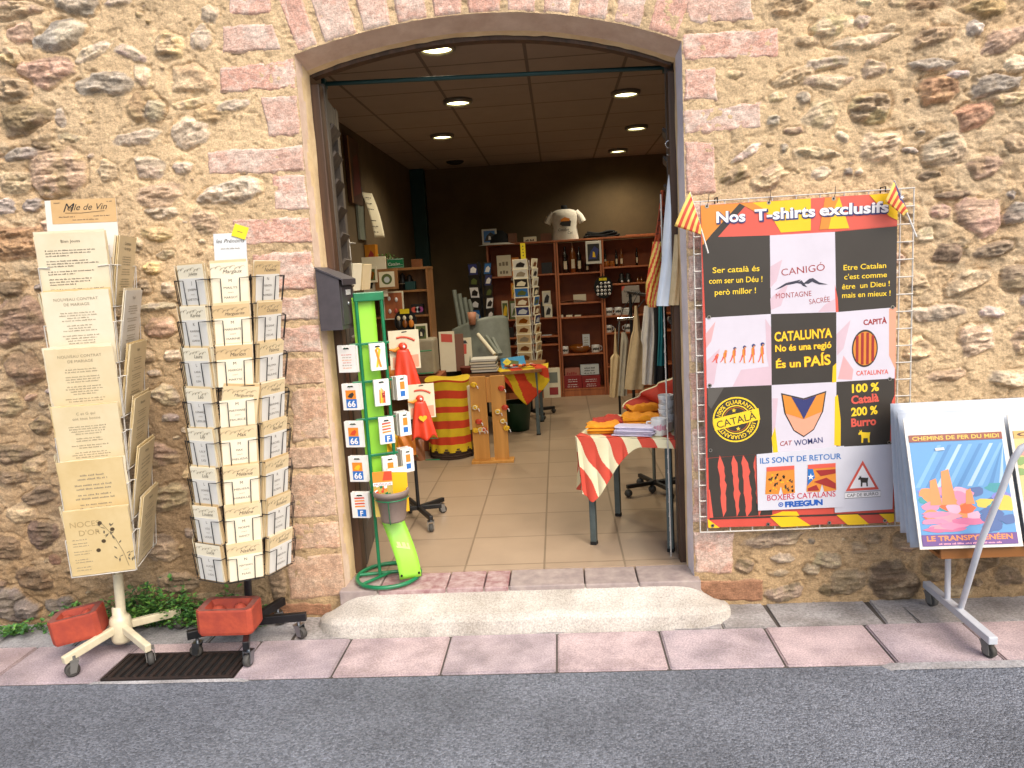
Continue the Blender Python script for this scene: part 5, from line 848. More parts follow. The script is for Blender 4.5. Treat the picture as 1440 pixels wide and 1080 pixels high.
# ---- white wheeled rack of posters on the right
mWh = pm('white_enamel', 'cfd1d6', 'bfc2c8', sc=8, rough=.4, coat=.2); mFilm = pm('clear_sleeve', 'dfe6ee', 'd2dbe6', rough=.22, bump=.25, bs=10, coat=.4, dist=.01); mCardW = pm('backing_card', 'c2c8d0', 'b2bac4', rough=.4, bump=.1, bs=10, coat=.3)
pr_ = thing('poster_rack', 'white tubular wheeled rack browsing large posters by the wall', 'poster rack', (1.98, 3.12, GZ))
for x, lab in ((1.62, 0), (2.34, 1)):
    b = MB(); b.box((x, 3.12, GZ + .085), (.035, .54, .032), mWh, bev=.004); b.build('foot_bar', pr_)
    for y in (2.885, 3.345): caster(pr_, (x + .005, y), mCast, .027, R_(25))
    b = MB(); b.tube([(x, 3.20, GZ + .09), (x - .012, 3.19, .45), (x - .012, 3.19, .74)], .012, mWh, 10); b.build('upright', pr_)
    b = MB(); P0 = [onY(*q) for q in ((1351, 862, 3.12), (1362, 818, 2.98), (1379, 762, 2.915), (1410, 686, 2.87), (1424, 648, 2.85), (1436, 630, 2.84), (1456, 620, 2.835), (1540, 612, 2.835))]; P0[0][2] = GZ + .095; P = P0 if not lab else [np.array([3.96 - q[0], q[1], q[2]]) for q in P0[:-1]]
    b.tube(P, .0125, mWh, 12); b.build('brace', pr_)
b = MB(); b.box((1.98, 3.10, .225), (1.0, .20, .015), wood_mat('trough_wood', 'a8713a', '8a5728', axis=0), bev=.003); b.box((1.98, 2.99, .25), (1.0, .014, .06), wood_mat('trough_wood', 'a8713a', '8a5728', axis=0), bev=.003); b.build('trough', pr_)
b = MB(); b.tube([(1.60, 3.19, .735), (2.36, 3.19, .735)], .011, mWh, 10); b.build('top_rail', pr_)
def tilt_frame(x, yb, zb, yt, zt): up = np.array([0, yt - yb, zt - zb]); return Frame((x, yb, zb), (1, 0, 0), v=up), np.linalg.norm(up)
def poster_art(b, fr, x0, y0, w, h, kind, lf, T0, T1, seed):
    rg = random.Random(seed); B = lambda n, c: pr('art_' + n, c)
    b.poly(fr, [(x0, y0), (x0 + w, y0), (x0 + w, y0 + h), (x0, y0 + h)], B('blue', '5b93c2') if kind == 0 else B('sand', 'd8bd7c'), lf)
    def blob(cx, cy, rx, ry, m_, l_, n=12): b.poly(fr, [(min(max(cx + rx * math.cos(t) * rg.uniform(.7, 1.15), x0), x0 + w), min(max(cy + ry * math.sin(t) * rg.uniform(.7, 1.15), y0), y0 + h)) for t in np.linspace(0, 6.283, n, False)], m_, l_)
    if kind == 0:    # an invented landscape: slanting sky, orange rocks, pink and blue ground
        for q in range(9): a = x0 + w * q / 9; b.poly(fr, [(a, y0 + h * .52), (min(a + w * .05, x0 + w), y0 + h * .52), (min(a + w * .34, x0 + w), y0 + h * .9), (min(a + w * .30, x0 + w), y0 + h * .9)], B(['sky', 'skyb', 'pale'][q % 3], ['76a6cc', '4a80b2', 'a4c0d8'][q % 3]), lf * 1.5 + q * 1e-5)
        for q in range(16): blob(x0 + w * rg.random(), y0 + h * rg.uniform(.3, .5), w * .12, h * .05, B(['lav', 'dkblue', 'teal', 'yell'][q % 4], ['7d7cc0', '4a6496', '3a8f96', 'd9b84a'][q % 4]), lf * 2 + q * 1e-5)
        for q in range(26): blob(x0 + w * rg.uniform(.1, .62), y0 + h * rg.uniform(.2, .48), w * .09, h * .045, B(['or', 'pk', 'orr', 'pink'][q % 4], ['dd8a50', 'd9829f', 'd8602e', 'e9a4b8'][q % 4]), lf * 2.6 + q * 1e-5)
        for cx, ww, hh in ((.2, .09, .60), (.34, .11, .68), (.56, .07, .50)): b.poly(fr, [(x0 + w * (cx - ww * .7), y0 + h * .36), (x0 + w * (cx + ww * .7), y0 + h * .36), (x0 + w * (cx + ww * .35), y0 + h * hh), (x0 + w * (cx - ww * .4), y0 + h * (hh - .02))], B('or', 'dd8a50'), lf * 3.4)
        for q in range(14): blob(x0 + w * rg.uniform(.1, .6), y0 + h * rg.uniform(.14, .28), w * .16, h * .03, B(['pk', 'mag', 'pinkk'][q % 3], ['d9829f', 'c76a8e', 'ee8f9c'][q % 3]), lf * 3.8 + q * 1e-5)
        for q in range(8): blob(x0 + w * rg.uniform(.7, .95), y0 + h * rg.uniform(.14, .3), w * .1, h * .05, B('dkblue', '4a6496'), lf * 4.2 + q * 1e-5)
    else:
        for q in range(34): blob(x0 + w * rg.random(), y0 + h * rg.uniform(.42, .82), w * .10, h * .04, B(['gr', 'or', 'cream', 'yell', 'rs'][q % 5], ['7f9c5a', 'd9783a', 'eadcb8', 'd9b84a', 'c98f86'][q % 5]), lf * 2 + q * 1e-5)
        for q in range(22): zz = y0 + h * (.12 + .3 * q / 22); b.poly(fr, [(x0 + w * rg.uniform(0, .2), zz), (x0 + w * rg.uniform(.6, 1), zz), (x0 + w * rg.uniform(.6, 1), zz + h * .012), (x0 + w * rg.uniform(0, .2), zz + h * .012)], B(['lavp', 'ptan', 'pbl'][q % 3], ['b9a9c8', 'd8b088', '8fb0cc'][q % 3]), lf * 2 + q * 1e-5)
    b.poly(fr, [(x0, y0 + h * .935), (x0 + w, y0 + h * .935), (x0 + w, y0 + h), (x0, y0 + h)], B('band', '8a4a3c') if kind == 0 else B('bandb', 'cfa45a'), lf * 4.6); b.text(fr, T0, x0 + w / 2, y0 + h * .95, h * .05, B('yell', 'd9b84a') if kind == 0 else B('brn', '5a3a2a'), lf * 5.2, bold=.02, width=w * .93)
    b.poly(fr, [(x0, y0), (x0 + w, y0), (x0 + w, y0 + h * .10), (x0, y0 + h * .10)], B('violet', '6a4a86') if kind == 0 else B('bandb', 'cfa45a'), lf * 4.6); 
    if T1: b.text(fr, T1, x0 + w / 2, y0 + h * .045, h * .062, B('or', 'dd8a50'), lf * 5.2, bold=.03, width=w * .9); b.scrawl(fr, x0 + .01, x0 + w - .01, y0 + h * .01, h * .02, B('pink', 'e9a4b8'), rg, lift=lf * 5.2)
SH = [(1.405, 3.215, .30, 3.29, .805, .95, 1), (1.40, 3.165, .27, 3.26, .805, .95, 2), (1.395, 3.09, .255, 3.215, .79, .95, 3), (1.388, 3.045, .25, 3.185, .785, .95, 4)]
for j, (x, yb, zb, yt, zt, w, q) in enumerate(SH):
    fr, L_ = tilt_frame(x, yb, zb, yt, zt); b = MB(); b.grid(lambda u, v: fr.p(u * .98, v * L_, .010 * math.sin(v * 3.1) * (1 - u) * (j % 2 * 2 - 1) + .004 * math.sin(u * 9 + j)), 20, 14, mCardW); b.build('poster_sleeve', label='white poster sleeve in the wheeled rack behind the front posters, %s' % ('rearmost', 'second rearmost', 'third from rear', 'foremost')[j], cat='poster sleeve', group='poster sleeves in the white rack', solid=.003)
for j, (x, w, kind, T0, T1, lb) in enumerate(((1.385, .395, 0, 'CHEMINS DE FER DU MIDI', 'LE TRANSPYRÉNÉEN', 'sleeved poster with orange rocks under a blue sky in the white rack'), (1.795, .395, 1, 'CERBÈRE', '', 'sleeved poster in sandy and green tones at the right end of the white rack'))):
    fr, L_ = tilt_frame(x, 2.955, .275, 3.125, .772); b = MB(); sh = .02
    def bow(P): return P
    b.fbox(fr, 0, 0, w, L_, -.004, 0, mWhite, .001); poster_art(b, fr, .012, .012, w - .03, L_ * .845, kind, .0006, T0, T1, 3 + j)
    if kind == 0: b.poly(fr, [(.11, L_ * .74), (.145, L_ * .745), (.143, L_ * .765), (.108, L_ * .76)], mWhite, .005)
    b.build('poster', label=lb, cat='poster', group='sleeved posters in the white rack')

# ================================================================== IN THE DOORWAY: GREEN STAND
mGr = pm('dark_green_enamel', '0f7a4c', '0c6a42', rough=.35, coat=.3); mLime = pm('lime_plastic', '9bdc46', '90d23c', sc=3, rough=.35, bump=.04, coat=.2)
SC = np.array([-.905, 3.515]); RR = .155; SZ = .006
gs = thing('display_stand', 'green tubular stand with a curved lime panel in the doorway', 'display stand', (SC[0], SC[1], 0))
b = MB(); b.tube([(SC[0] + RR * math.cos(t), SC[1] + RR * math.sin(t), .012) for t in np.linspace(0, 6.283, 48, False)], .010, mGr, 10, closed=True); b.tube([(SC[0] - RR, SC[1] + .01, .012), (SC[0] + RR * .9, SC[1] + .06, .012)], .009, mGr, 8); b.tube([(SC[0] - RR * .7, SC[1] - RR * .7, .012), (SC[0], SC[1] + .03, .012)], .008, mGr, 8); b.build('base_ring', gs)
PL, PR = np.array([-.945, 3.50]), np.array([-.835, 3.545]); HT = 1.395
for p in (PL, PR): b = MB(); b.tube([(p[0], p[1], .012), (p[0], p[1], HT)], .0085, mGr, 10); b.build('post', gs)
u = np.array([PR[0] - PL[0], PR[1] - PL[1], 0]); sf = Frame((PL[0], PL[1], 0), u, v=(0, 0, 1)); wS = np.linalg.norm(u)
b = MB(); b.fbox(sf, -.012, HT - .03, wS + .012, HT + .012, -.010, .010, mGr, .004); b.build('top_bar', gs)
HK = [1.165, .985, .805, .625, .445]
for z in HK: b = MB(); b.fbox(sf, -.05, z - .006, wS + .02, z + .006, -.006, .006, mGr, .002); b.build('cross_bar', gs)
nF = sf.n if sf.n[1] < 0 else -sf.n
def limef(q, v):
    s = np.clip(v, 0, 1); z = 1.385 * (1 - s) + .02 * s
    f = sstep(.55, 1.0, s); off = .018 - .115 * f ** 1.3; side = .095 * f ** 1.4
    base = np.array([PL[0], PL[1], z]) + sf.u * (-.012 + (wS - .012) * q + side - .005) + np.array([0, -off if False else 0, 0]) - nF * (.022 * (1 - f)) + nF * (.11 * f ** 1.5)
    base[2] = z; return base
b = MB(); b.grid(limef, 4, 60, mLime); lm = b.build('lime_panel', gs, solid=.004)
b = MB(); mFade = pm('faded_lime_print', 'c4ec8a', 'b4e070', rough=.5); b.grid(lambda u, v: limef(.22 + .56 * u, .865 + .022 * v + .012 * u) + nF * .0045, 8, 3, mFade, matfn=lambda u, v: mFade if (int(u * 8) % 3 or v > .5) else mLime); b.build('faded_print', lm)
b = MB()
for q in (.1, .9): c = limef(q, .985); b.ball(c + nF * .004, .006, mSoot, 8, 6)
b.build('rivets', lm)
# hooks and hanging packs
mPack = pm('white_pack', 'e6e4df', 'dad8d2', rough=.45, bump=.06); mPkB = print_mat('pack_blue', '2a6fbd'); mPkO = print_mat('pack_orange', 'e88a2c'); mPkR = print_mat('pack_red', 'd24a2c'); mPkY = print_mat('pack_yellow', 'f0c02a'); mClear = pm('clear_plastic', 'e4ecf0', rough=.15, bump=0, trans=.85)
def pack(x, y, ztop, w, h, d, yaw, art, label, n=3):
    u = np.array([math.cos(yaw), math.sin(yaw), 0]); fr = Frame((x, y, ztop - h), u, v=(0, 0, 1)); fr = fr if fr.n[1] < 0 else Frame((x, y, ztop - h), u, n=(math.sin(yaw), -math.cos(yaw), 0)); b = MB(); rg = random.Random(int((x + ztop) * 1000))
    for s in range(n):
        j = 0 if s == 0 else rg.uniform(-.003, .003); c1 = -s * d / n; c0 = c1 - d / n * .8; f2 = Frame(fr.p(j, rg.uniform(-.003, .003) if s else 0, 0), fr.u, n=fr.n); pts = [(-w / 2, 0), (w / 2, 0), (w / 2, h), (w * .25, h), (w * .2, h - .010), (-w * .2, h - .010), (-w * .25, h), (-w / 2, h)] if s == 0 else [(-w / 2, 0), (w / 2, 0), (w / 2, h), (-w / 2, h)]; b.prism(f2, pts, c0, c1, mPack)
    b.poly(fr, [(-w * .18, h - .016), (w * .18, h - .016), (w * .13, h - .009), (-w * .13, h - .009)], mSoot, .0006); L = .0008
    if art == '66':
        b.poly(fr, [(-w * .30, h * .42), (w * .28, h * .42), (w * .28, h * .76), (-w * .30, h * .76)], mPkO, L); b.poly(fr, [(-w * .30, h * .08), (w * .30, h * .08), (w * .30, h * .42), (-w * .30, h * .42)], mPkB, L); b.text(fr, '66', 0, h * .13, h * .32, mSW, L * 2, bold=.03)
        b.poly(fr, [(-w * .2, h * .5), (w * .05, h * .46), (w * .18, h * .6), (w * .1, h * .68), (-w * .08, h * .62)], rg.choice([mPkY, mPkR, mK]), L * 2)
    elif art == 'stripe':
        for q in range(4): b.poly(fr, [(-w * .3, h * (.42 + .11 * q)), (w * .3, h * (.45 + .11 * q)), (w * .25, h * (.50 + .11 * q)), (-w * .3, h * (.48 + .11 * q))], mPkR if q % 2 else mPkO, L)
        b.poly(fr, [(-w * .18, h * .06), (w * .32, h * .06), (w * .32, h * .34), (-w * .18, h * .34)], mPkB, L); b.text(fr, 'F', .005, h * .09, h * .28, mSW, L * 2, bold=.03)
    elif art == 'flame':
        for q in range(4): b.poly(fr, [(-w * (.22 - .1 * q), h * .12), (-w * (.12 - .1 * q), h * .08), (-w * (.10 - .1 * q), h * (.66 - .06 * abs(q - 1))), (-w * (.17 - .1 * q), h * (.70 - .06 * abs(q - 1)))], [mPkO, mPkY, mPkO, mPkR][q], L + q * 1e-5)
        b.poly(fr, [(-w * .02, h * .3), (w * .18, h * .32), (w * .18, h * .4), (w * .04, h * .42), (w * .18, h * .48), (-w * .02, h * .5)], mDR, L * 2)
    elif art == 'ribbon':
        b.poly(fr, [(-w * .2, h * .12), (-w * .05, h * .12), (w * .2, h * .78), (w * .05, h * .8)], mPkY, L); b.poly(fr, [(w * .2, h * .12), (w * .05, h * .12), (-w * .2, h * .78), (-w * .05, h * .8)], mPkO, L * 1.5); b.poly(fr, [(-w * .2, h * .78), (w * .2, h * .78), (0, h * .9)], mPkY, L)
    elif art == 'box': b.poly(fr, [(-w * .3, h * .1), (w * .3, h * .1), (w * .3, h * .85), (-w * .3, h * .85)], mSW, L); b.poly(fr, [(-w * .2, h * .45), (w * .2, h * .45), (w * .2, h * .78), (-w * .2, h * .78)], mPkO, L * 2); b.poly(fr, [(-w * .2, h * .15), (w * .2, h * .15), (w * .2, h * .38), (-w * .2, h * .38)], mPkB, L * 2)
    else: 
        for q in range(6): b.scrawl(fr, -w * .35, w * .35, h * (.15 + .1 * q), h * .05, [mPkO, mInkS, mPkR][q % 3], rg, lift=L)
    b.tube([fr.p(0, h - .012, -d - .03), fr.p(0, h - .012, .012), fr.p(0, h - .006, .016)], .0016, mGr, 6)
    b.build('hanging_pack', label=label, cat='pack', group='packs hanging on the green stand')
for i, (z, art, lb) in enumerate(((1.165, 'lines', 'top left white pack with faint print on the green stand'), (.985, '66', 'white 66 pack with a yellow and black picture, second down on the green stand'), (.805, '66', 'white 66 pack hanging third down at the left of the green stand'), (.635, '66', 'white 66 pack hanging fourth down at the left of the green stand'), (.455, 'stripe', 'lowest left pack with red stripes and a blue letter F'))):
    pack(PL[0] - .055 + .004 * (i % 2), 3.455, z, .088, .125, .030, R_(-8), art, lb)
for i, (z, art, lb, dx) in enumerate(((1.165, 'ribbon', 'pack with a yellow ribbon between the posts of the green stand', 0), (.995, 'flame', 'pack with a flaming hand between the posts of the green stand', .004), (.81, 'stripe', 'striped pack between the posts of the green stand, third down', .012), (.62, 'box', 'small blue and orange pack low between the green posts', .015))): pack(PL[0] + .088 + dx, 3.48, z, .072, .125, .025, R_(25), art, lb)
for i, (z, lb) in enumerate(((.99, 'thick bundle of blue edged packs right of the green posts, upper'), (.81, 'thick bundle of blue edged packs right of the green posts, lower'), (.625, 'thin white boxed pack right of the green posts, lowest'))): pack(PR[0] + .055, 3.60, z, .06, .115, .07, R_(35), 'box', lb, n=5)
# bucket in a ring with maps in it
mBuck = pm('grey_bucket_plastic', '8a7a70', '7e6f66', rough=.5); BC = np.array([-.835, 3.42, .325])
bk = thing('bucket', 'grey brown plastic bucket held by a wire ring on the green stand', 'bucket', BC)
b = MB(); b.lathe([(.0005, 0), (.056, 0), (.060, .01), (.074, .125), (.084, .128), (.085, .150), (.080, .152), (.072, .145), (.056, .02), (.0005, .015)], BC, mBuck, 28); b.build('tub', bk)
b = MB(); b.tube([BC + [.078 * math.cos(t), .078 * math.sin(t), .112] for t in np.linspace(0, 6.283, 30, False)], .003, mGr, 6, closed=True); b.tube([BC + [-.075, .02, .112], (PL[0], PL[1], .437)], .003, mGr, 6); b.tube([BC + [.03, .07, .112], (PR[0], PR[1], .437)], .003, mGr, 6); b.tube([BC + [0, -.078, .112], BC + [0, -.07, .0], BC + [0, 0, -.003]], .0025, mGr, 6); b.build('holder_ring', gs)
mMapA = print_mat('leaflet_green', 'b8a24e'); mMapY = print_mat('leaflet_yellow', 'f0b51e')
b = MB(); fr = Frame(BC + [-.030, -.030, .09], (math.cos(.15), math.sin(.15), 0), v=(-.02, .06, 1)); b.fbox(fr, -.045, -.06, .045, .155, -.006, 0, mMapA, .001); rg = random.Random(9)
for q in range(14): a, c = rg.uniform(-.04, .03), rg.uniform(.03, .09); b.poly(fr, [(a, c), (a + .012, c + .004), (a + .01, c + .018), (a - .003, c + .012)], [mPkR, mSW, mPkO, mGr][q % 4], .0008 + q * 1e-5)
b.poly(fr, [(-.045, .10), (.045, .10), (.045, .155), (-.045, .155)], mPkO, .0009); b.poly(fr, [(0, .112), (.045, .112), (.045, .155), (.01, .155)], mPkR, .0012); b.poly(fr, [(-.045, .088), (.045, .088), (.045, .104), (-.045, .104)], mSW, .0015); b.text(fr, 'MUSIQUE', 0, .0905, .015, mDR, .002, width=.08)
b.build('leaflet', label='folded leaflet with mixed pictures standing in the grey bucket', cat='leaflet')
b = MB(); fr = Frame(BC + [.030, .012, .10], (math.cos(.5), math.sin(.5), 0), v=(.16, .05, 1)); b.fbox(fr, -.045, -.07, .05, .155, -.006, 0, mMapY, .001); b.poly(fr, [(-.045, .14), (.05, .125), (.05, .155), (-.045, .155)], mSW, .001); b.build('leaflet', label='bright yellow folded leaflet leaning in the grey bucket', cat='leaflet')
# ================================================================== INSIDE THE SHOP
mShelf = wood_mat('cherry_shelf', 'bd7040', '955030', sc=2.2, rough=.45); mShelfB = pm('cherry_back_panel', 'a0582e', '844424', sc=4, rough=.6); mBeech = wood_mat('light_shelf_wood', 'a0703f', '7f5228', sc=2.5, rough=.5)
mPine = wood_mat('pine_board', 'e0a350', 'c4873a', sc=2, rough=.5); mSteel = pm('grey_steel_leg', '5d6a6a', '505c5c', rough=.4, met=.4); mChr = pm('chrome', 'b9bcc0', rough=.15, met=1); mGls = pm('bottle_glass', '1d1410', rough=.12, bump=0, coat=.6); mAmber = pm('amber_bottle', '8a4e16', rough=.15, bump=0, coat=.5)
mCotB, mCotW, mCotG = pm('beige_cotton', 'd9c196', 'c9b084', sc=20, rough=.9, bump=.2), pm('off_white_cotton', 'ece6da', 'dcd5c8', sc=20, rough=.9, bump=.2), pm('grey_cotton', 'bcb4a0', 'aaa28e', sc=20, rough=.9, bump=.2); mCotO = pm('orange_cotton', 'e89a1a', 'd98812', sc=20, rough=.9, bump=.25); mCotR = pm('red_cotton', 'c23a26', 'a8301f', sc=20, rough=.85, bump=.2); mTealC = pm('teal_cotton', '1f7f86', '186a70', rough=.9, bump=.2); mBlkC = pm('black_cotton', '141416', rough=.9, bump=.2)
mCY, mCR = pm('cloth_pale_yellow', 'eae2bc', 'dfd6ac', sc=8, rough=.8, bump=.15, bs=300), pm('cloth_red', 'd2503c', 'c64632', sc=8, rough=.8, bump=.15, bs=300); mSY, mSR = pm('senyera_yellow', 'dcbc20', 'caa814', sc=8, rough=.85, bump=.15), pm('senyera_red', 'd0421c', 'bc3614', sc=8, rough=.85, bump=.15)
mGrP = pm('grey_plastic', '7d8278', '6f746a', rough=.45); mBeigeP = pm('beige_plastic', 'a59a84', '968b76', rough=.5); mCer = pm('white_ceramic', 'e4e2de', 'dad8d4', rough=.2, bump=0, coat=.5)
def sh(px, py, Y): return onY(px, py, Y)

def bookcase(name, x0, x1, y0, y1, ztop, shelves, label, mat=None, back=None, foot=.07):
    mat = mat or mShelf; t = thing(name, label, 'bookcase', ((x0 + x1) / 2, (y0 + y1) / 2, 0)); w = .020
    for x in (x0 + w / 2, x1 - w / 2): b = MB(); b.box((x, (y0 + y1) / 2, ztop / 2), (w, y1 - y0, ztop), mat, bev=.0015); b.build('side_panel', t)
    b = MB(); b.box(((x0 + x1) / 2, y1 - .006, ztop / 2), (x1 - x0 - 2 * w - .002, .008, ztop - .01), back or mShelfB); b.build('back_panel', t)
    b = MB(); b.box(((x0 + x1) / 2, (y0 + y1) / 2, ztop + .0105), (x1 - x0 + .006, y1 - y0 + .004, .02), mat, bev=.002); b.build('top', t)
    for z in shelves: b = MB(); b.box(((x0 + x1) / 2, (y0 + y1) / 2 - .004, z - .009), (x1 - x0 - 2 * w - .001, y1 - y0 - .022, .018), mat, bev=.0015); b.build('shelf', t)
    b = MB(); b.box(((x0 + x1) / 2, y0 + .02, foot / 2), (x1 - x0 - 2 * w - .001, .012, foot), mat); b.build('plinth', t); return t
SY, SB = 8.62, 8.92
zs = lambda py, px=800: float(onY(px, py, SY)[2])
ZT = 1.765
bookcase('bookcase', -.785, -.004, SY, SB, ZT, [zs(389, 700), zs(447, 760), zs(475, 720), .62, .33], 'left of the three cherry bookcases on the back wall, behind the postcard spinner')
bookcase('bookcase', .002, .505, SY, SB, ZT, [zs(384), zs(426), zs(446), zs(498), .09], 'middle cherry bookcase with bottles, mugs and red boxes')
bookcase('bookcase', .511, 1.30, SY, SB, ZT, [zs(374, 880), zs(398, 880), zs(443, 880), zs(467, 880), zs(515, 860), .10], 'right cherry bookcase behind the hanging shirts')
Sx = lambda px, py: float(onY(px, py, SY)[0])
def small_box(px0, px1, zb, pyt, Y, mat, label, name='box', cat='box', d=.08, art=None, yaw=0, group=None, bev=.002):
    x0, x1 = onY(px0, pyt, Y)[0], onY(px1, pyt, Y)[0]; zt = onY((px0 + px1) / 2, pyt, Y)[2]; b = MB(); c = ((x0 + x1) / 2, Y + d / 2, (zb + zt) / 2); b.box(c, (x1 - x0, d, max(zt - zb, .01)), mat, rot=Matrix.Rotation(yaw, 3, 'Z'), bev=bev)
    if art: fr = Frame((c[0] + math.sin(yaw) * d / 2, c[1] - math.cos(yaw) * d / 2, zb), (math.cos(yaw), math.sin(yaw), 0), n=(math.sin(yaw), -math.cos(yaw), 0)); art(b, fr, (x1 - x0) / 2, zt - zb)
    return b.build(name, label=label, cat=cat, group=group)
def art_text(col, lines, mat):
    def f(b, fr, hw, h):
        rg = random.Random(int(hw * 9999))
        for q in range(lines): b.scrawl(fr, -hw * .85, hw * .85, h * (.12 + .76 * q / max(1, lines)), h * .5 / lines, mat, rg, lift=.0015)
    return f
def art_pic(m1, m2, m3=None, inset=.12):
    def f(b, fr, hw, h):
        k = 1 - 2 * inset; b.poly(fr, [(-hw * k, h * inset), (hw * k, h * inset), (hw * k, h * (1 - inset)), (-hw * k, h * (1 - inset))], m1, .001); b.poly(fr, [(-hw * k * .9, h * .2), (hw * k * .5, h * .22), (hw * k * .9, h * .62), (hw * k * .2, h * .78), (-hw * k * .5, h * .55)], m2, .0016)
        if m3: b.poly(fr, [(-hw * k * .2, h * .3), (hw * k * .3, h * .28), (hw * k * .2, h * .5), (-hw * k * .1, h * .55)], m3, .0022)
    return f
mDk = pr('dark_print', '26221f'); mGrn = pr('green_print', '5d6a38'); mBrn = pr('brown_print', '7a4a26')
# ---- on top of the bookcases
ZTT = ZT + .0215
t = thing('shirt_bust', 'white T-shirt on a dark bust standing on the middle bookcase', 'shirt bust', (.11, 8.72, ZTT)); TY = 8.70
fr = Frame((.115, TY, ZTT), (1, 0, 0), n=(0, -1, 0)); b = MB()
prof = [(.0, .150, .075), (.06, .142, .08), (.14, .135, .085), (.22, .150, .095), (.27, .158, .095), (.30, .15, .085), (.325, .11, .065), (.335, .075, .05)]
for r in range(len(prof) - 1): pass
def bust(u, v):
    i = v * (len(prof) - 1); k = min(int(i), len(prof) - 2); f = i - k; z, a, c = [prof[k][q] * (1 - f) + prof[k + 1][q] * f for q in range(3)]; th = u * 2 * math.pi; return np.array([.115 + a * math.cos(th), TY + c * math.sin(th), ZTT + z])
b.grid(bust, 28, 21, mCotW)
for s in (-1, 1): b.tube([(.115 + s * .12, TY, ZTT + .292), (.115 + s * .168, TY - .005, ZTT + .250), (.115 + s * .200, TY - .008, ZTT + .185)], [.046, .042, .044], mCotW, 12)
fT = Frame((.115, TY - .097, ZTT), (1, 0, 0), n=(0, -1, 0)); b.poly(fT, [(-.06, .17), (-.03, .15), (.06, .14), (.07, .2), (.02, .23), (-.03, .21)], mDk, .001); b.poly(fT, [(-.05, .20), (.05, .20), (.06, .225), (0, .245), (-.04, .225)], mPkO, .002); b.text(fT, 'Catalan', -.02, .095, .04, mDk, .001, shear=.3); b.text(fT, 'Cat', .055, .06, .04, mDk, .001, shear=.3)
b.build('tshirt', t); b = MB(); b.lathe([(.05, .32), (.036, .35), (.034, .38), (.0005, .385)], (.115, TY, ZTT), mBlkC, 16); b.build('neck', t)
def cap(x, y, z, s, mat, mat2, label):
    b = MB(); b.lathe([(.105 * s, 0), (.105 * s, .03 * s), (.09 * s, .08 * s), (.05 * s, .108 * s), (.0005, .115 * s)], (x, y, z), mat, 22)
    def brim(u, v): a = math.pi * (1.15 + .7 * u); r = .095 * s + .08 * s * v; return np.array([x + r * math.cos(a) * 1.0, y + r * math.sin(a) * 1.0, z + .012 - .02 * v * s])
    b.grid(brim, 14, 4, mat2); b.build('cap', label=label, cat='cap')
cap(-.66, 8.72, ZTT, 1.35, mBlkC, mCotW, 'dark cap with a pale brim on top of the left bookcase')
small_box(677, 698, ZTT, 322, SY - .02, mWhite, 'pale picture card leaning on the dark cap on the left bookcase', 'picture_card', 'picture card', .006, art_pic(mBl, mDk, mSW))
small_box(714, 726, ZTT, 328, SY + .03, mBrn, 'brown wooden block on top of the left bookcase', 'wooden_block', 'block', .09)
small_box(736, 754, ZTT, 333, SY + .03, mCream, 'pale wedge shaped card box on the left bookcase', 'card_box', 'box', .09, art_text(0, 1, mDk)); small_box(760, 775, ZTT, 328, SY + .04, mBrn, 'ribbed brown box between the card box and the T-shirt bust', 'ribbed_box', 'box', .09)
b = MB(); c = onY(846, 333, SY + .1)
for q in range(3): b.grid(lambda u, v: np.array([c[0] - .20 + .40 * u * (1 - .12 * q) + .02 * q, SY + .02 + .22 * v, ZTT + .014 + .02 * q + .010 * math.sin(u * 7 + q) + .006 * math.sin(v * 9)]), 18, 8, mBlkC)
b.build('folded_clothes', label='pile of folded black clothes on top of the middle bookcase', cat='clothes', solid=.018)
small_box(880, 922, ZTT, 329, SY + .04, mShelf, 'flat reddish case lying on the right bookcase', 'flat_case', 'case', .2)
# ---- bottles, mugs and goods on the shelves
def bottle(px, z, h, r, mat, label, neck=.35): 
    x = Sx(px, 370); b = MB(); b.lathe([(.0005, 0), (r, .002), (r, h * (1 - neck)), (r * .45, h * (1 - neck * .6)), (r * .36, h * .96), (r * .42, h), (.0005, h)], (x, SY + .10, z), mat, 14); b.box((x, SY + .10 - r * 1.0, z + h * .3), (r * 1.1, .002, h * .3), mCream); b.build('bottle', label=label, cat='bottle', group='bottles on the bookcases')
z1 = zs(384)
bottle(795, z1, .30, .032, mGls, 'dark bottle standing left of the amber bottle on the middle bookcase'); bottle(806, z1, .34, .034, mAmber, 'tall amber bottle on the upper shelf of the middle bookcase'); bottle(815, z1, .29, .030, mGls, 'dark bottle standing right of the amber bottle on the middle bookcase'); bottle(826, z1, .15, .022, mGls, 'short dark bottle under the white framed picture')
small_box(823, 845, onY(834, 371, SY - .03)[2], 339, SY - .03, mWhite, 'white framed picture with a dark scene at the corner of the middle bookcase', 'framed_picture', 'picture', .012, art_pic(mDk, mNv, mY))
z2 = zs(374, 880)
for px, h, r, m_, lb in ((852, .20, .018, mGls, 'slim dark bottle at the left of the upper shelf of the right bookcase'), (868, .19, .018, mGls, 'slim dark bottle in the middle of the upper shelf of the right bookcase'), (875, .19, .022, mAmber, 'brown pot with a tall neck on the right bookcase'), (897, .2, .016, mGls, 'slim bottle at the right of the upper shelf of the right bookcase')): bottle(px, z2, h, r, m_, lb)
for px, lb in ((853.5, 'round ochre jar left on the upper shelf of the right bookcase'), (861, 'round ochre jar beside the slim bottles on the right bookcase')): b = MB(); b.lathe([(.0005, 0), (.03, .003), (.034, .03), (.026, .052), (.028, .062), (.0005, .064)], (Sx(px, 370), SY + .05, z2), mAmber, 14); b.build('jar', label=lb, cat='jar', group='ochre jars on the right bookcase')
z3 = zs(398, 880)
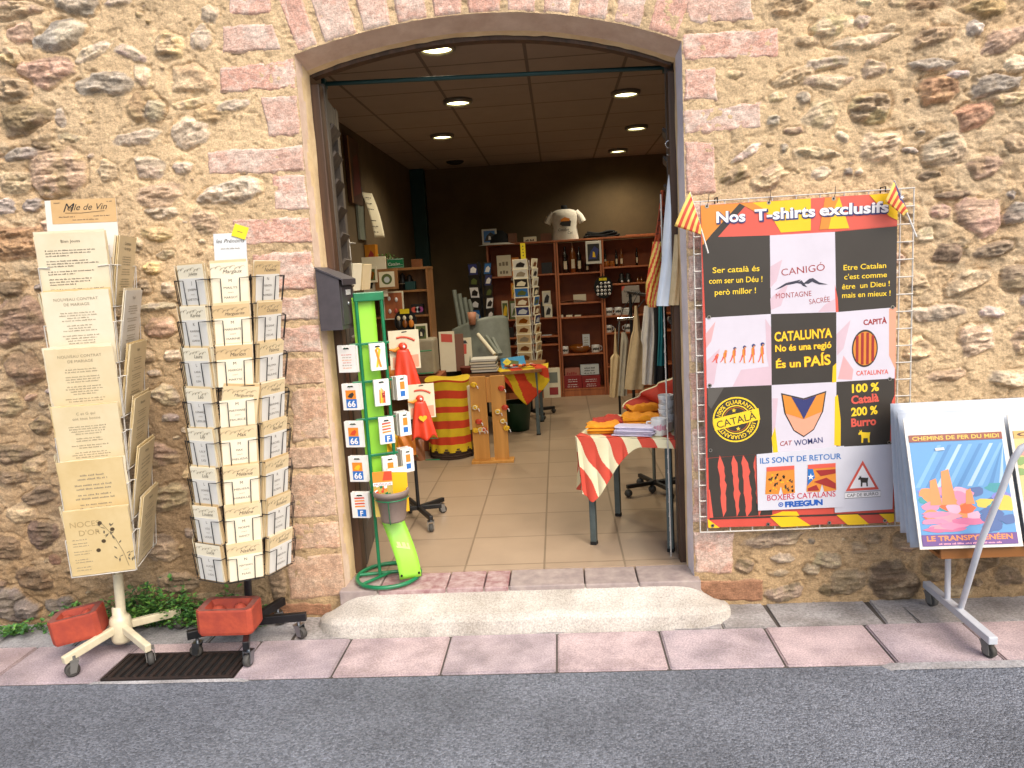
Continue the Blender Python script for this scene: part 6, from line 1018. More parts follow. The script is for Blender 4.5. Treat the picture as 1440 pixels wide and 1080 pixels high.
for px, lb in ((875, 'small dark figurine left on the second shelf of the right bookcase'), (884, 'small dark figurine right on the second shelf of the right bookcase')): b = MB(); b.lathe([(.0005, 0), (.04, .002), (.045, .04), (.025, .065), (.03, .09), (.018, .11), (.0005, .115)], (Sx(px, 390), SY + .08, z3), mDk, 12); b.ball((Sx(px, 390), SY + .04, z3 + .02), .014, mSW, 8, 6); b.build('figurine', label=lb, cat='figurine', group='figurines on the right bookcase')
for px, lb in ((898, 'tiny pale bell on the second shelf of the right bookcase, left one'), (903, 'tiny pale bell on the second shelf of the right bookcase, right one')): b = MB(); b.lathe([(.02, 0), (.016, .03), (.006, .045), (.004, .06), (.0005, .062)], (Sx(px, 390), SY + .08, z3), mAmber, 10); b.build('bell', label=lb, cat='bell', group='bells on the right bookcase')
def mug(x, y, z, r, h, ang, mat, mat2, label, group='mugs', tp=1.):
    b = MB(); b.lathe([(.0005, .003), (r * .92 * tp, 0), (r * tp, .006), (r, h - .003), (r * .97, h), (r * .92, h - .002), (r * .9, .008), (.0005, .006)], (x, y, z), mat, 24)
    d = np.array([math.cos(ang), math.sin(ang), 0]); c = np.array([x, y, z]); b.tube([c + d * (r * .96) + [0, 0, h * .80], c + d * (r * 1.45) + [0, 0, h * .78], c + d * (r * 1.65) + [0, 0, h * .52], c + d * (r * 1.42) + [0, 0, h * .26], c + d * (r * .97) + [0, 0, h * .2]], r * .11, mat, 8)
    if mat2: 
        for q in range(5): a = -1.57 + (q - 2) * .32; f = Frame(c + [r * 1.012 * math.cos(a), r * 1.012 * math.sin(a), 0], (-math.sin(a), math.cos(a), 0), n=(math.cos(a), math.sin(a), 0)); b.poly(f, [(-r * .14, h * (.3 + .1 * (q % 2))), (r * .14, h * .35), (r * .14, h * (.6 + .08 * (q % 3))), (-r * .14, h * .62)], mat2, 0)
    return b.build('mug', label=label, cat='mug', group=group)
zA, zB, zC = zs(443, 880), zs(467, 880), zs(498)
for px, ang, lb in ((857, .3, 'left'), (870, .2, 'middle')): mug(Sx(px, 440), SY + .06, zA, .042, .09, ang, mCer, mDk, '%s white mug with dark motif, third shelf of the right bookcase' % lb, 'mugs on the bookcases')
mug(Sx(856, 460), SY + .06, zB, .042, .085, .3, mCer, mDk, 'left white mug with dark motif, fourth shelf of the right bookcase', 'mugs on the bookcases'); mug(Sx(884, 460), SY + .06, zB, .042, .085, 2.8, mCer, mDk, 'right white mug behind the rail, fourth shelf of the right bookcase', 'mugs on the bookcases')
b = MB(); 
for q in range(4): b.lathe([(.0005, 0), (.06, .001), (.062, .008), (.058, .018), (.0005, .019)], (Sx(883, 440), SY + .07, zA + .0205 * q), mCer, 20)
b.build('saucer_stack', label='stack of white saucers beside the mugs on the right bookcase', cat='saucers')
mug(Sx(794, 490), SY + .06, zC, .045, .085, 2.9, mCer, mDk, 'white mug left of the wooden bowl on the middle bookcase', 'mugs on the bookcases'); mug(Sx(838, 488), SY + .06, zC, .048, .085, .3, mCer, mDk, 'white mug right of the wooden bowl on the middle bookcase', 'mugs on the bookcases')
b = MB(); b.lathe([(.0005, 0), (.09, .002), (.135, .05), (.14, .085), (.13, .085), (.085, .015), (.0005, .012)], (Sx(817, 492), SY + .13, zC), mAmber, 28); b.build('wooden_bowl', label='round wooden bowl between two mugs on the middle bookcase', cat='bowl')
small_box(819, 829, zC + .07, 470, SY + .03, mPaleBlue, 'small grey card standing in front of the wooden bowl', 'card', 'card', .003, art_text(0, 4, mInkS), bev=0)
for px0, px1, lb in ((786, 792, 'left'), (796, 805, 'middle'), (808, 817, 'right')): small_box(px0, px1, zs(446) , 443, SY + .03, mCream, '%s small pale packet lying on the fourth shelf of the middle bookcase' % lb, 'packet', 'packet', .05, group='packets on the middle bookcase')
small_box(806, 824, zs(426), 414, SY + .06, mCream, 'pale packet lying behind the dark disc on the middle bookcase', 'packet', 'packet', .05)
b = MB(); b.grid(lambda u, v: np.array([Sx(786, 420) + .32 * u, SY + .02 + .18 * v, zs(426) + .008 + .02 * math.sin(u * 3.1) * (1 - v)]), 10, 4, mBrn); b.build('wooden_tray', label='thin brown wooden tray on the third shelf of the middle bookcase', cat='tray', solid=.006)
for px, lb in ((795, 0), (0, 0))[:1]: pass
def redbox(px0, px1, lb):
    def art(b, fr, hw, h):
        rg = random.Random(int(px0))
        for q in range(4): b.scrawl(fr, -hw * .75, hw * .75, h * (.10 + .16 * q + (.07 if q > 1 else 0)), h * .085, mSW, rg, lift=.0015)
    small_box(px0, px1, .092, 528, SY + .02, pr('red_box', '8f1d1c'), lb, 'red_box', 'box', .2, art, group='red boxes at the foot of the middle bookcase')
redbox(792, 818, 'left dark red box with white lettering at the foot of the middle bookcase'); redbox(818.5, 844, 'right dark red box with white lettering at the foot of the middle bookcase')
zr = onY(818, 528, SY + .02)[2] + .002
small_box(794, 815, zr, 518, SY + .03, pr('pale_red_box', 'b0705c'), 'low pale packet on the left red box', 'packet', 'packet', .1, art_text(0, 1, mDR)); small_box(816, 842, zr, 513, SY + .03, mPaleBlue, 'grey white printed packet on the right red box', 'packet', 'packet', .08, art_text(0, 3, mDk))
# left bookcase goods (seen beside the spinner)
zl1 = zs(389, 700)
small_box(698, 718, zl1, 359, SY + .02, mCream, 'pale parchment pad on the upper shelf of the left bookcase', 'parchment_pad', 'pad', .04, art_text(0, 2, mInkS)); small_box(719, 729, zl1, 362, SY + .03, mPkO, 'orange brown book on the upper shelf of the left bookcase', 'book', 'book', .05); small_box(761, 776, zl1, 369, SY + .04, mDk, 'dark book on the upper shelf of the left bookcase, right of the spinner', 'book', 'book', .05)
small_box(718, 733, zs(420, 720), 398, SY - .01, mPkO, 'orange framed print left of the postcard spinner', 'framed_print', 'print', .012, art_pic(mY, mBrn))
zl2 = zs(447, 760)
small_box(716, 733, zl2, 423, SY + .02, mGrn, 'greenish picture card left of the postcard spinner', 'picture_card', 'picture card', .01, art_pic(mWhite, mGrn, mDk)); small_box(762, 774, zl2 + .13, 409, SY + .03, mCream, 'pale print propped on the dark stand in the left bookcase', 'picture_card', 'picture card', .006, art_pic(mWhite, mDk)); small_box(760, 775, zl2, 424.5, SY + .05, mDk, 'low dark stand on the middle shelf of the left bookcase', 'stand', 'stand', .06)
small_box(765, 776, zl2, 428, SY + .0, mCream, 'small cream card at the right end of the left bookcase', 'picture_card', 'picture card', .006, art_pic(mWhite, mDk)); small_box(705, 714, zl2, 423, SY + .0, mCream, 'olive picture card beside the black poster spinner', 'picture_card', 'picture card', .006, art_pic(mGrn, mY))
for px0, px1, py, m_, lb in ((712, 722, 461, mDk, 'dark figure on the lower shelf of the left bookcase'), (762, 776, 471, mPaleBlue, 'grey packet on the lower shelf of the left bookcase')): small_box(px0, px1, zs(475, 740), py, SY + .04, m_, lb, 'packet', 'packet', .06)
# dark disc of badges hanging on the corner of the middle bookcase
c = onY(848.5, 404, SY - .05); fr = Frame(c, (1, 0, 0), n=(0, -1, 0)); t = thing('badge_board', 'round black board of white badges with a yellow tag, between the bookcases', 'badge board', c); b = MB(); b.prism(fr, [(.105 * math.cos(q) * 1.0, .125 * math.sin(q)) for q in np.linspace(0, 6.283, 30, False)], -.02, 0, mBlkC); b.tube([fr.p(0, .12, 0), fr.p(0, .16, .04), fr.p(0, .13, .055)], .004, mChr, 6); b.build('board', t)
for r in range(4):
    for q in range(4):
        if (r, q) == (0, 0): continue
        b = MB(); a_, c_ = -.065 + q * .043 + rnd.uniform(-.004, .004), .045 - r * .04; b.lathe([(.0005, .006), (.012, .005), (.015, 0)], fr.p(a_, c_, 0), mSW, 10, axis=(0, -1, 0)); b.lathe([(.0005, .0075), (.006, .0068)], fr.p(a_, c_, 0), mDk, 8, axis=(0, -1, 0)); b.build('badge', t)
b = MB(); b.fbox(fr, -.045, .075, .04, .105, 0, .004, mYel); b.build('price_tag', t)
small_box(874, 899, onY(886, 426, SY - .01)[2], 402, SY - .01, pr('grey_sign', 'a39a92'), 'grey sign lettered Mes Tissus Catalans on the right bookcase', 'shelf_sign', 'sign', .006, lambda b, fr, hw, h: (b.text(fr, 'Nos Tissus', .01, h * .62, h * .2, mDk, .0012), b.text(fr, 'Catalans', .01, h * .38, h * .2, mDk, .0012), b.poly(fr, [(-hw, h * .7), (-hw * .6, h), (-hw, h)], mSal, .0012)))
bpy.data.objects['shelf_sign']['label'] = 'grey lettered sign with a red corner hanging on the right bookcase'

# ---- postcard spinner and black card spinner
def spinner(c, top, name, label, mat, w, rows, dz, zb, faces, arts, glabel, yaw=0., group=None, sign=None):
    t = thing(name, label, 'card spinner', (c[0], c[1], 0)); b = MB(); b.tube([(c[0], c[1], .06), (c[0], c[1], top)], .012, mBlk, 8); b.build('pole', t)
    for q in range(4): a = q * 1.571 + .5; b = MB(); b.box((c[0] + .13 * math.cos(a), c[1] + .13 * math.sin(a), .06), (.26, .03, .03), mBlk, rot=Matrix.Rotation(a, 3, 'Z'), bev=.004); lg = b.build('leg', t); w_ = MB(); w_.ball((c[0] + .25 * math.cos(a), c[1] + .25 * math.sin(a), .026), .025, mTyre, 10, 6); w_.build('caster_wheel', lg)
    R = w / 2 / math.tan(math.pi / faces) + .012; b = MB()
    for k in range(faces):
        a = yaw + k * 2 * math.pi / faces; n = np.array([math.sin(a), -math.cos(a), 0]); fr = Frame(np.array([c[0], c[1], 0]) + n * R, (math.cos(a), math.sin(a), 0), n=n)
        for r in range(rows): z = zb + dz * r; b.tube([fr.p(-w / 2, z + dz * .5, -.01), fr.p(-w / 2, z, .018), fr.p(w / 2, z, .018), fr.p(w / 2, z + dz * .5, -.01)], .002, mat, 5)
        for s in (-w / 2, w / 2): b.tube([fr.p(s, zb, -.01), fr.p(s, zb + dz * rows, -.01)], .003, mat, 5)
    b.build('wire_pockets', t); k2 = 0
    for k in range(faces):
        a = yaw + k * 2 * math.pi / faces; n = np.array([math.sin(a), -math.cos(a), 0])
        if n[1] > .25: continue
        fr0 = Frame(np.array([c[0], c[1], 0]) + n * R, (math.cos(a), math.sin(a), 0), n=n)
        for r in range(rows):
            z = zb + dz * r; tl = .17; up = np.array([0, 0, 1.]) * math.cos(tl) + n * math.sin(tl); fr = Frame(fr0.p(0, z + .003, .010), fr0.u, v=up); b = MB(); h = dz * 1.12; b.fbox(fr, -w / 2 + .006, 0, w / 2 - .006, h, -.012, 0, mCream if mat is mWire else mDk, .001); m1, m2 = arts[(r + k) % len(arts)]
            b.poly(fr, [(-w / 2 + .016, h * .12), (w / 2 - .016, h * .12), (w / 2 - .016, h * .92), (-w / 2 + .016, h * .92)], m1, .0008); b.poly(fr, [(-w * .3, h * .28), (w * .2, h * .24), (w * .32, h * .55), (w * .05, h * .75), (-w * .2, h * .6)], m2, .0014)
            b.build('postcard', label='%s, row %s from the bottom, %s face' % (glabel, ('one', 'two', 'three', 'four', 'five', 'six', 'seven', 'eight', 'nine', 'ten', 'eleven', 'twelve')[r], ('front', 'right', 'back', 'left')[k] if faces == 4 else ('front', 'right hand', 'rear right', 'back', 'rear left', 'left hand')[k]), cat='postcard', group=group)
    if sign: b = MB(); s_ = Frame((c[0], c[1] - .01, top), (1, 0, 0), n=(0, -1, 0)); b.fbox(s_, -.024, -.02, .024, .14, -.002, .002, sign); [b.disc(s_, 0, .02 + .03 * q, .006, mDk, .0028, 10) for q in range(4)]; b.build('top_sign', t)
cP = onZ(748, 588, 0)[:2] + np.array([.0, .1]); zlo, zhi = onY(745, 508, cP[1])[2], onY(745, 366, cP[1])[2]
spinner(cP, zhi + .03, 'postcard_spinner', 'tall pale postcard spinner standing before the left bookcase', mWire, .165, 11, (zhi - zlo) / 11, zlo, 4, [(mKraft, mBrn), (mKraft2, mBrn), (mKraft, mInkS), (mKraft2, mBrn), (mKraft, mAmber), (mNv, mPaleBlue), (mBrn, mCream), (mBl, mGrn), (mDk, mCream), (mWhite, mInkS), (mWhite, mDk), (mCream, mBrn)], 'postcard in the tall pale spinner', -.30, 'postcards in the pale spinner', mYel)
cB = np.array([float(onY(676, 410, 7.45)[0]), 7.45]); zlo, zhi = float(onY(676, 452, 7.45)[2]), float(onY(676, 372, 7.45)[2])
spinner(cB, zhi + .03, 'poster_spinner', 'black spinner of photo cards beside the left bookcase', mBlk, .135, 5, (zhi - zlo) / 5, zlo, 4, [(mBl, mSW), (mDk, mSW), (mSW, mDk), (mDk, mGrn), (mNv, mSW)], 'photo card in the black spinner', -.55, 'photo cards in the black spinner')

# ---- left bookcase by the side wall, with what stands on it
LY = 6.45; zL = lambda px, py: float(onY(px, py, LY)[2])
zt = 1.53; lx0, lx1 = RX0 + .005, float(onY(601, 376, LY)[0])
bookcase('bookcase', lx0, lx1, LY, LY + .26, zt, [zL(590, 407), zL(600, 442), .80, .45], 'light wooden bookcase against the left wall of the shop', mBeech, mBeech); zt += .0215
def pic(px0, py0, px1, py1, Y, mf, art, label, lean_=.06, d=.014, name='framed_picture', cat='picture', rot=0.):
    a, e = onY(px0, py1, Y), onY(px1, py0, Y); w, h = e[0] - a[0], e[2] - a[2]; fr = Frame(((a[0] + e[0]) / 2, Y, a[2]), (1, 0, 0), v=(0, lean_, 1)); b = MB(); b.fbox(fr, -w / 2, 0, w / 2, h, -d, 0, mf, .002); art(b, fr, w / 2, h); return b.build(name, label=label, cat=cat)
pic(493, 360, 541, 420, LY - .10, mCream, art_pic(mCream, mDk, inset=.3), 'large cream board with a dark pen drawing leaning left on the bookcase', name='display_board', cat='board')
pic(511, 375, 529, 398, LY - .14, mCream, art_pic(mGrn, mAmber, inset=.13), 'small framed picture of golden stalks on the cream board'); pic(528, 377, 558, 408, LY - .12, mBeech, lambda b, fr, hw, h: (b.poly(fr, [(-hw * .62, h * .12), (hw * .72, h * .12), (hw * .72, h * .86), (-hw * .62, h * .86)], mCream, .001), b.poly(fr, [(.05 * hw + hw * .46 * math.cos(q), h * .5 + h * .26 * math.sin(q)) for q in np.linspace(0, 6.28, 16, False)], mGrn, .0016), b.poly(fr, [(.05 * hw + hw * .25 * math.cos(q), h * .47 + h * .15 * math.sin(q)) for q in np.linspace(0, 6.28, 12, False)], mPaleBlue, .0022)), 'framed oval landscape print in a wide light wood frame')
small_box(512, 527, zt, 344, LY + .04, pr('orange_box', 'c07a1a'), 'orange box on top of the left bookcase', 'orange_box', 'box', .1, art_pic(pr('orange_box', 'c07a1a'), mDR))
t = thing('basket', 'little fence basket with green leaves on the left bookcase', 'basket', (float(onY(540, 360, LY + .05)[0]), LY + .1, zt)); b = MB(); bx = t.location.x
for q in range(7): b.box((bx - .07 + .0235 * q, LY + .06, zt + .045), (.012, .006, .09), mCream, bev=.001)
b.box((bx, LY + .11, zt + .04), (.16, .09, .08), mBeech, bev=.002); b.build('body', t); b = MB(); rg = random.Random(2)
for q in range(80): c = np.array([bx + rg.uniform(-.09, .09), LY + .1 + rg.uniform(-.06, .06), zt + .08 + rg.uniform(0, .045)]); a, e = rg.uniform(0, 6.28), rg.uniform(-.5, .9); u = np.array([math.cos(a) * math.cos(e), math.sin(a) * math.cos(e), math.sin(e)]) * .024; v = np.cross(u, [0, 0, 1.]) * .4; b.add([c, c + u * .5 + v, c + u, c + u * .5 - v], [(0, 1, 2, 3)], mLeaf[q % 3])
b.build('leaves', t)
small_box(543.5, 567, zt, 363.5, LY - .0, mGr, 'small dark green sign with pale lettering on the left bookcase', 'green_sign', 'sign', .012, lambda b, fr, hw, h: (b.tube([fr.p(x, y, .001) for x, y in ((-hw * .95, h * .08), (hw * .95, h * .08), (hw * .95, h * .92), (-hw * .95, h * .92))], .0014, mSW, 4, closed=True), b.text(fr, 'Catalan...', 0, h * .3, h * .42, mSW, .0015, shear=.2)))
small_box(578, 591, zt, 364.5, LY + .06, mBrn, 'plain brown box at the foot of the teal pillar view, on the left bookcase', 'brown_box', 'box', .1); bpy.data.objects['brown_box']['label'] = 'plain brown box at the right end on top of the light bookcase'
zq = zL(590, 407); x_ = lambda px, py=400: float(onY(px, py, LY)[0])
small_box(569, 583, zq, 396, LY + .02, mTeal, 'small teal box on the upper shelf of the light bookcase', 'teal_box', 'box', .07)
for px, h, lb in ((562, .13, 'dark figurine left of the teal box'), (572, .115, 'dark figurine with a pale band behind the teal box')): b = MB(); b.lathe([(.0005, 0), (.035, .002), (.03, .05), (.04, .07), (.022, .10), (.026, h), (.0005, h + .02)], (x_(px), LY + .14, zq), mDk, 12); b.lathe([(.033, .055), (.0355, .062), (.037, .066)], (x_(px), LY + .14, zq), mCream, 12); b.build('figurine', label=lb + ' on the light bookcase', cat='figurine')
pic(541, 409, 566, 450, LY - .05, mCream, lambda b, fr, hw, h: (b.poly(fr, [(-hw * .9, h * .04), (hw * .86, h * .04), (hw * .86, h * .95), (-hw * .9, h * .95)], mShelf, .001), [b.ball(fr.p(x * hw, h * y, .006), (.014, .006, .02), mSal if q == 2 else mSW, 8, 6) for q, (x, y) in enumerate(((-.4, .75), (.3, .7), (.2, .3), (-.4, .3)))]), 'key rings pinned on a brown board below the framed landscape', name='key_ring_board', cat='board')
small_box(578, 594, zL(600, 442), 428, LY + .02, mDk, 'dark box with pink rounds on the second shelf of the light bookcase', 'dark_box', 'box', .08, lambda b, fr, hw, h: [b.disc(fr, x * hw, h * .5, h * .28, m_, .0014, 12) for x, m_ in ((-.5, mSal), (.1, mPaleBlue), (.6, pr('print_mauve', '9a4a86')))])
c = onY(570, 452, LY - .14); fr = Frame(c, (1, 0, 0), n=(0, -1, 0)); t = thing('badge_board', 'round black board with three figures and a yellow tag by the light bookcase', 'badge board', c); b = MB(); b.prism(fr, [(.095 * math.cos(q), .10 * math.sin(q)) for q in np.linspace(0, 6.283, 26, False)], -.02, 0, mBlkC); b.build('board', t); b = MB(); b.fbox(fr, -.04, .065, .04, .105, 0, .004, mYel); b.build('price_tag', t)
for q, m_ in ((-.055, mDk), (-.005, mAmber), (.05, mPkO)): b = MB(); b.ball(fr.p(q, .03, .005), (.016, .008, .02), mCream, 8, 6); b.ball(fr.p(q, -.02, .005), (.024, .01, .035), m_, 8, 6); b.build('badge', t)
pic(584, 455, 600, 480, LY - .16, mCream, art_pic(mGrn, mDk, mCream), 'small framed photo in a cream frame below the badge board')

# ---- left wall: pictures and notices; pillar side
XW = RX0 + .004; WL = lambda px, py: onX(px, py, XW)
def wall_panel(pxs, mat, label, name, cat, d=.012, art=None):
    P = [WL(*p) for p in pxs]; b = MB(); y0, y1 = min(p[1] for p in P), max(p[1] for p in P); z0, z1 = min(p[2] for p in P), max(p[2] for p in P); fr = Frame((XW + d, y0, z0), (0, 1, 0), v=(0, 0, 1)); b.fbox(fr, 0, 0, y1 - y0, z1 - z0, -d, 0, mat, .002)
    if art: art(b, fr, y1 - y0, z1 - z0)
    b.build(name, label=label, cat=cat)
wall_panel([(482, 190), (506, 290)], pr('dark_brown_print', '4a2b1e'), 'tall dark framed picture high on the left wall', 'framed_picture', 'picture', .03, lambda b, fr, w, h: (b.poly(fr, [(.0, 0), (w * .12, 0), (w * .12, h), (0, h)], mBeech, .001), b.poly(fr, [(w * .2, h * .1), (w * .9, h * .2), (w * .8, h * .8), (w * .4, h * .7)], pr('dark_red_art', '6a2a22'), .001)))
wall_panel([(497, 258), (512, 338)], mGrP, 'grey notice board with a blue heading on the left wall', 'notice_board', 'board', .02, lambda b, fr, w, h: (b.poly(fr, [(w * .1, h * .78), (w * .95, h * .78), (w * .95, h * .97), (w * .1, h * .97)], mBl, .001), b.poly(fr, [(w * .45, h * .83), (w * .6, h * .83), (w * .7, h * .93), (w * .35, h * .93)], mY, .0016)))
Yn = float(WL(512, 300)[1]); P0, P1, P2, P3 = onY(508, 270, Yn - .05), onY(523, 272, Yn + .1), onY(541, 334, Yn + .1), onY(527, 334, Yn - .05); b = MB()
b.grid(lambda u, v: (P0 * (1 - u) + P1 * u) * (1 - v) + (P3 * (1 - u) + P2 * u) * v + np.array([.02 * math.sin(v * 3.1), -.03 * math.sin(v * 3.1), 0]), 6, 14, mCream); fr = Frame(P0 * .5 + P2 * .5 + [0, -.04, 0], P1 - P0, v=P0 - P3); rg = random.Random(4)
for q in range(7): b.scrawl(fr, -.06, .05, -.16 + .05 * q, .012, mDk, rg, 'l', lift=.015)
b.build('paper_notice', label='long curling paper notice hanging over the notice board on the left wall', cat='notice', solid=.001)
# white wire rack of leaflets just inside the door on the left
lx, ly = float(onY(478, 420, 4.1)[0]), 4.1
t = thing('leaflet_rack', 'white wire leaflet rack just inside the door behind the letterbox', 'leaflet rack', (lx, ly, 0)); b = MB(); zT = float(onY(478, 325, ly)[2])
for dx, dy in ((-.02, 0), (.05, .10), (-.02, .22)): b.tube([(lx + dx, ly + dy, .02), (lx + dx, ly + dy, zT - dy * .4)], .006, mWire, 8)
for q in range(7): z = zT - .06 - q * .17; b.tube([(lx - .02, ly, z), (lx + .06, ly + .02, z), (lx + .06, ly + .2, z), (lx - .02, ly + .22, z)], .0035, mWire, 6)
for q in range(2): z = .03 + q * .4; b.tube([(lx - .02, ly, z), (lx + .05, ly + .1, z), (lx - .02, ly + .22, z)], .005, mWire, 6)
b.build('wire_frame', t)
for q in range(6): z = zT - .33 - q * .17 + .17; b = MB(); fr = Frame((lx + .062, ly + .02, z - .165), (.35, .94, 0), v=(.2, 0, 1)); fr = fr if fr.n[0] > 0 else Frame(fr.o, fr.u, v=(.2, 0, 1)); b.fbox(fr, .0, .0, .085, .15, -.012, .0, mCream, .001); b.fbox(fr, .10, .0, .18, .145, -.012, 0, mKraft2, .001); b.build('leaflet_stack', label='cream leaflets in the white wire rack behind the letterbox, %s shelf' % ('first', 'second', 'third', 'fourth', 'fifth', 'sixth')[q], cat='leaflets', group='leaflets in the white wire rack')

# ---- black rack with red caped toys behind the green stand
tc = np.array([-.905, 4.36]); t = thing('toy_rack', 'black wheeled rack of red caped toys behind the green stand', 'toy rack', (tc[0], tc[1], 0)); b = MB(); b.tube([(tc[0], tc[1], .08), (tc[0], tc[1], 1.12)], .011, mBlk, 8); b.build('pole', t)
for a, L_ in ((10, .14), (50, .2), (-62, .24), (-28 , .0), (118, .2), (190, .22)):
    if not L_: continue
    d = np.array([math.cos(R_(a)), math.sin(R_(a)), 0])
    b = MB(); b.fbox(Frame((tc[0], tc[1], .085), d, v=(0, 0, 1)), 0, -.013, L_, .013, -.012, .012, mBlk, .003); b.build('leg', t)
GZs = GZ; GZ = 0.0
for a, L_ in ((50, .19), (-62, .225), (118, .19), (190, .2)): caster(t, (tc[0] + L_ * math.cos(R_(a)), tc[1] + L_ * math.sin(R_(a))), mZinc, .024, R_(a + 70))
GZ = GZs
b = MB()
for q in range(6): z = 1.08 - q * .13; b.tube([(tc[0], tc[1], z), (tc[0] + .05, tc[1] - .16, z + .012)], .003, mGr, 6); b.tube([(tc[0], tc[1], z - .05), (tc[0] + .16, tc[1] - .05, z - .04)], .003, mGr, 6)
b.build('hooks', t)
mCape = pm('orange_red_satin', 'e2472a', 'd03a20', rough=.35, bump=.08); mTagC = pm('cream_header_card', 'e6dcc0', 'dccfae', rough=.6, bump=.05)
def cape_toy(px, py, Y, s, heart, label):
    c = onY(px, py, Y); t = thing('caped_toy', label, 'toy', c, 'red caped toys on header cards'); fr = Frame(c, (.97, .25, 0), n=(.25, -.97, 0)); b = MB(); b.fbox(fr, -.075 * s, -.13 * s, .095 * s, .09 * s, -.003, 0, mTagC, .001)
    b.tube([fr.p((-.03 + .10 * q) * s, (.052 - .05 * (q - .3) ** 2 + .0) * s, .001) for q in np.linspace(0, 1, 8)], .006 * s, mPkR, 6); b.poly(fr, [(-.06 * s, -.12 * s), (.085 * s, -.12 * s), (.085 * s, -.05 * s), (-.06 * s, -.06 * s)], mSkin, .0008); b.poly(fr, [(.0, .075 * s), (.03 * s, .078 * s), (.028 * s, .084 * s), (0, .082 * s)], mSoot, .001); b.build('header_card', t)
    b = MB(); b.ball(fr.p(0, .0, .02), (.026 * s, .020 * s, .024 * s), mCape, 14, 10); b.ball(fr.p(.006 * s, 0, .038), (.008 * s, .005, .008 * s), mSW, 8, 6); b.tube([fr.p(-.005 * s, .0, .02), fr.p(-.045 * s, -.02 * s, .018), fr.p(-.075 * s, -.012 * s, .018)], [.010 * s, .011 * s, .006 * s], mPkO, 8); b.build('head', t); b = MB()
    def cp(u, v): w = (.028 + .05 * v ** .8) * s; th = (u - .5) * 2.4; return fr.p(w * math.sin(th) * 1.15 + .01 * v * s, (-.015 - .235 * v) * s - .012 * s * math.cos(u * 12) * v, .018 + (.030 + .010 * math.sin(u * 14) * v) * math.cos(th) * (.5 + v) * s)
    b.grid(cp, 22, 16, mCape); b.build('cape', t, solid=.0015)
    if heart: b = MB(); f3 = Frame(fr.p(.008 * s, -.12 * s, .062 * s), fr.u, n=fr.n); b.prism(f3, [(.026 * s * (math.sin(q) ** 3), .022 * s * (13 * math.cos(q) - 5 * math.cos(2 * q) - 2 * math.cos(3 * q) - math.cos(4 * q)) / 16) for q in np.linspace(0, 6.283, 30, False)], -.006, .003, mPkY); b.build('heart', t)
cape_toy(566, 487, 4.18, 1.0, 0, 'red caped toy on a cream header card, upper one behind the green posts'); cape_toy(590, 560, 4.10, .88, 1, 'red caped toy with a yellow heart, right of the green stand')
for px, py, Y, lb, m_ in ((556, 530, 4.3, 'clear bag of orange goods under the red cape toy', mPkO), (572, 625, 4.2, 'lower clear bag of orange goods by the green stand', mPkO), (551, 622, 4.25, 'yellow and brown goods bag behind the green posts', mPkY), (585, 633, 4.3, 'small brown goods bag lowest on the toy rack', mBrn)):
    c = onY(px, py, Y); b = MB(); rg = random.Random(px); b.grid(lambda u, v: c + np.array([(u - .5) * .10 * (1 - .2 * v * 0), -.02 * math.sin(u * 3.14) * math.sin(v * 3.14) - .008 * math.sin(u * 11 + v * 7), (v - .5) * .13]), 12, 12, m_); b.grid(lambda u, v: c + np.array([(u - .5) * .10, .008, (v - .5) * .13]), 2, 2, m_); b.build('goods_bag', label=lb, cat='bag', group='small bags on the toy rack')

# ---- striped drum of cloth, counter, printer and what is on it
DC = np.array([-.93, 6.02]); dz0, dz1 = .06, .64; t = thing('cloth_covered_drum', 'tall drum wrapped in red and yellow striped cloth on a wicker base', 'drum', (DC[0], DC[1], 0)); b = MB(); DRr = .185
b.grid(lambda u, v: np.array([DC[0] + (DRr + .006 * math.sin(u * 75) * (1 - v) + .004 * math.sin(u * 31)) * math.cos(u * 6.2832), DC[1] + (DRr + .006 * math.sin(u * 75) * (1 - v)) * math.sin(u * 6.2832), dz0 + (dz1 - dz0) * v + .012 * math.sin(u * 19) * v]), 120, 36, mSR, matfn=lambda u, v: mSY if int((v * 9.2)) % 2 == 0 else mSR)
b.grid(lambda u, v: np.array([DC[0] + DRr * (1 - v) * math.cos(u * 6.2832), DC[1] + DRr * (1 - v) * math.sin(u * 6.2832), dz1 + .012 * math.sin(u * 19) * (1 - v)]), 60, 4, mSY); b.build('striped_cloth', t); b = MB(); mWick = pm('wicker', '4a3423', '35251a', sc=60, rough=.8, bump=.6, bs=120)
for q in range(5): b.tube([(DC[0] + (DRr - .012 + .004 * (q % 2)) * math.cos(a), DC[1] + (DRr - .012 + .004 * (q % 2)) * math.sin(a), .012 + .018 * q) for a in np.linspace(0, 6.283, 40, False)], .010, mWick, 6, closed=True)
b.build('wicker_base', t)
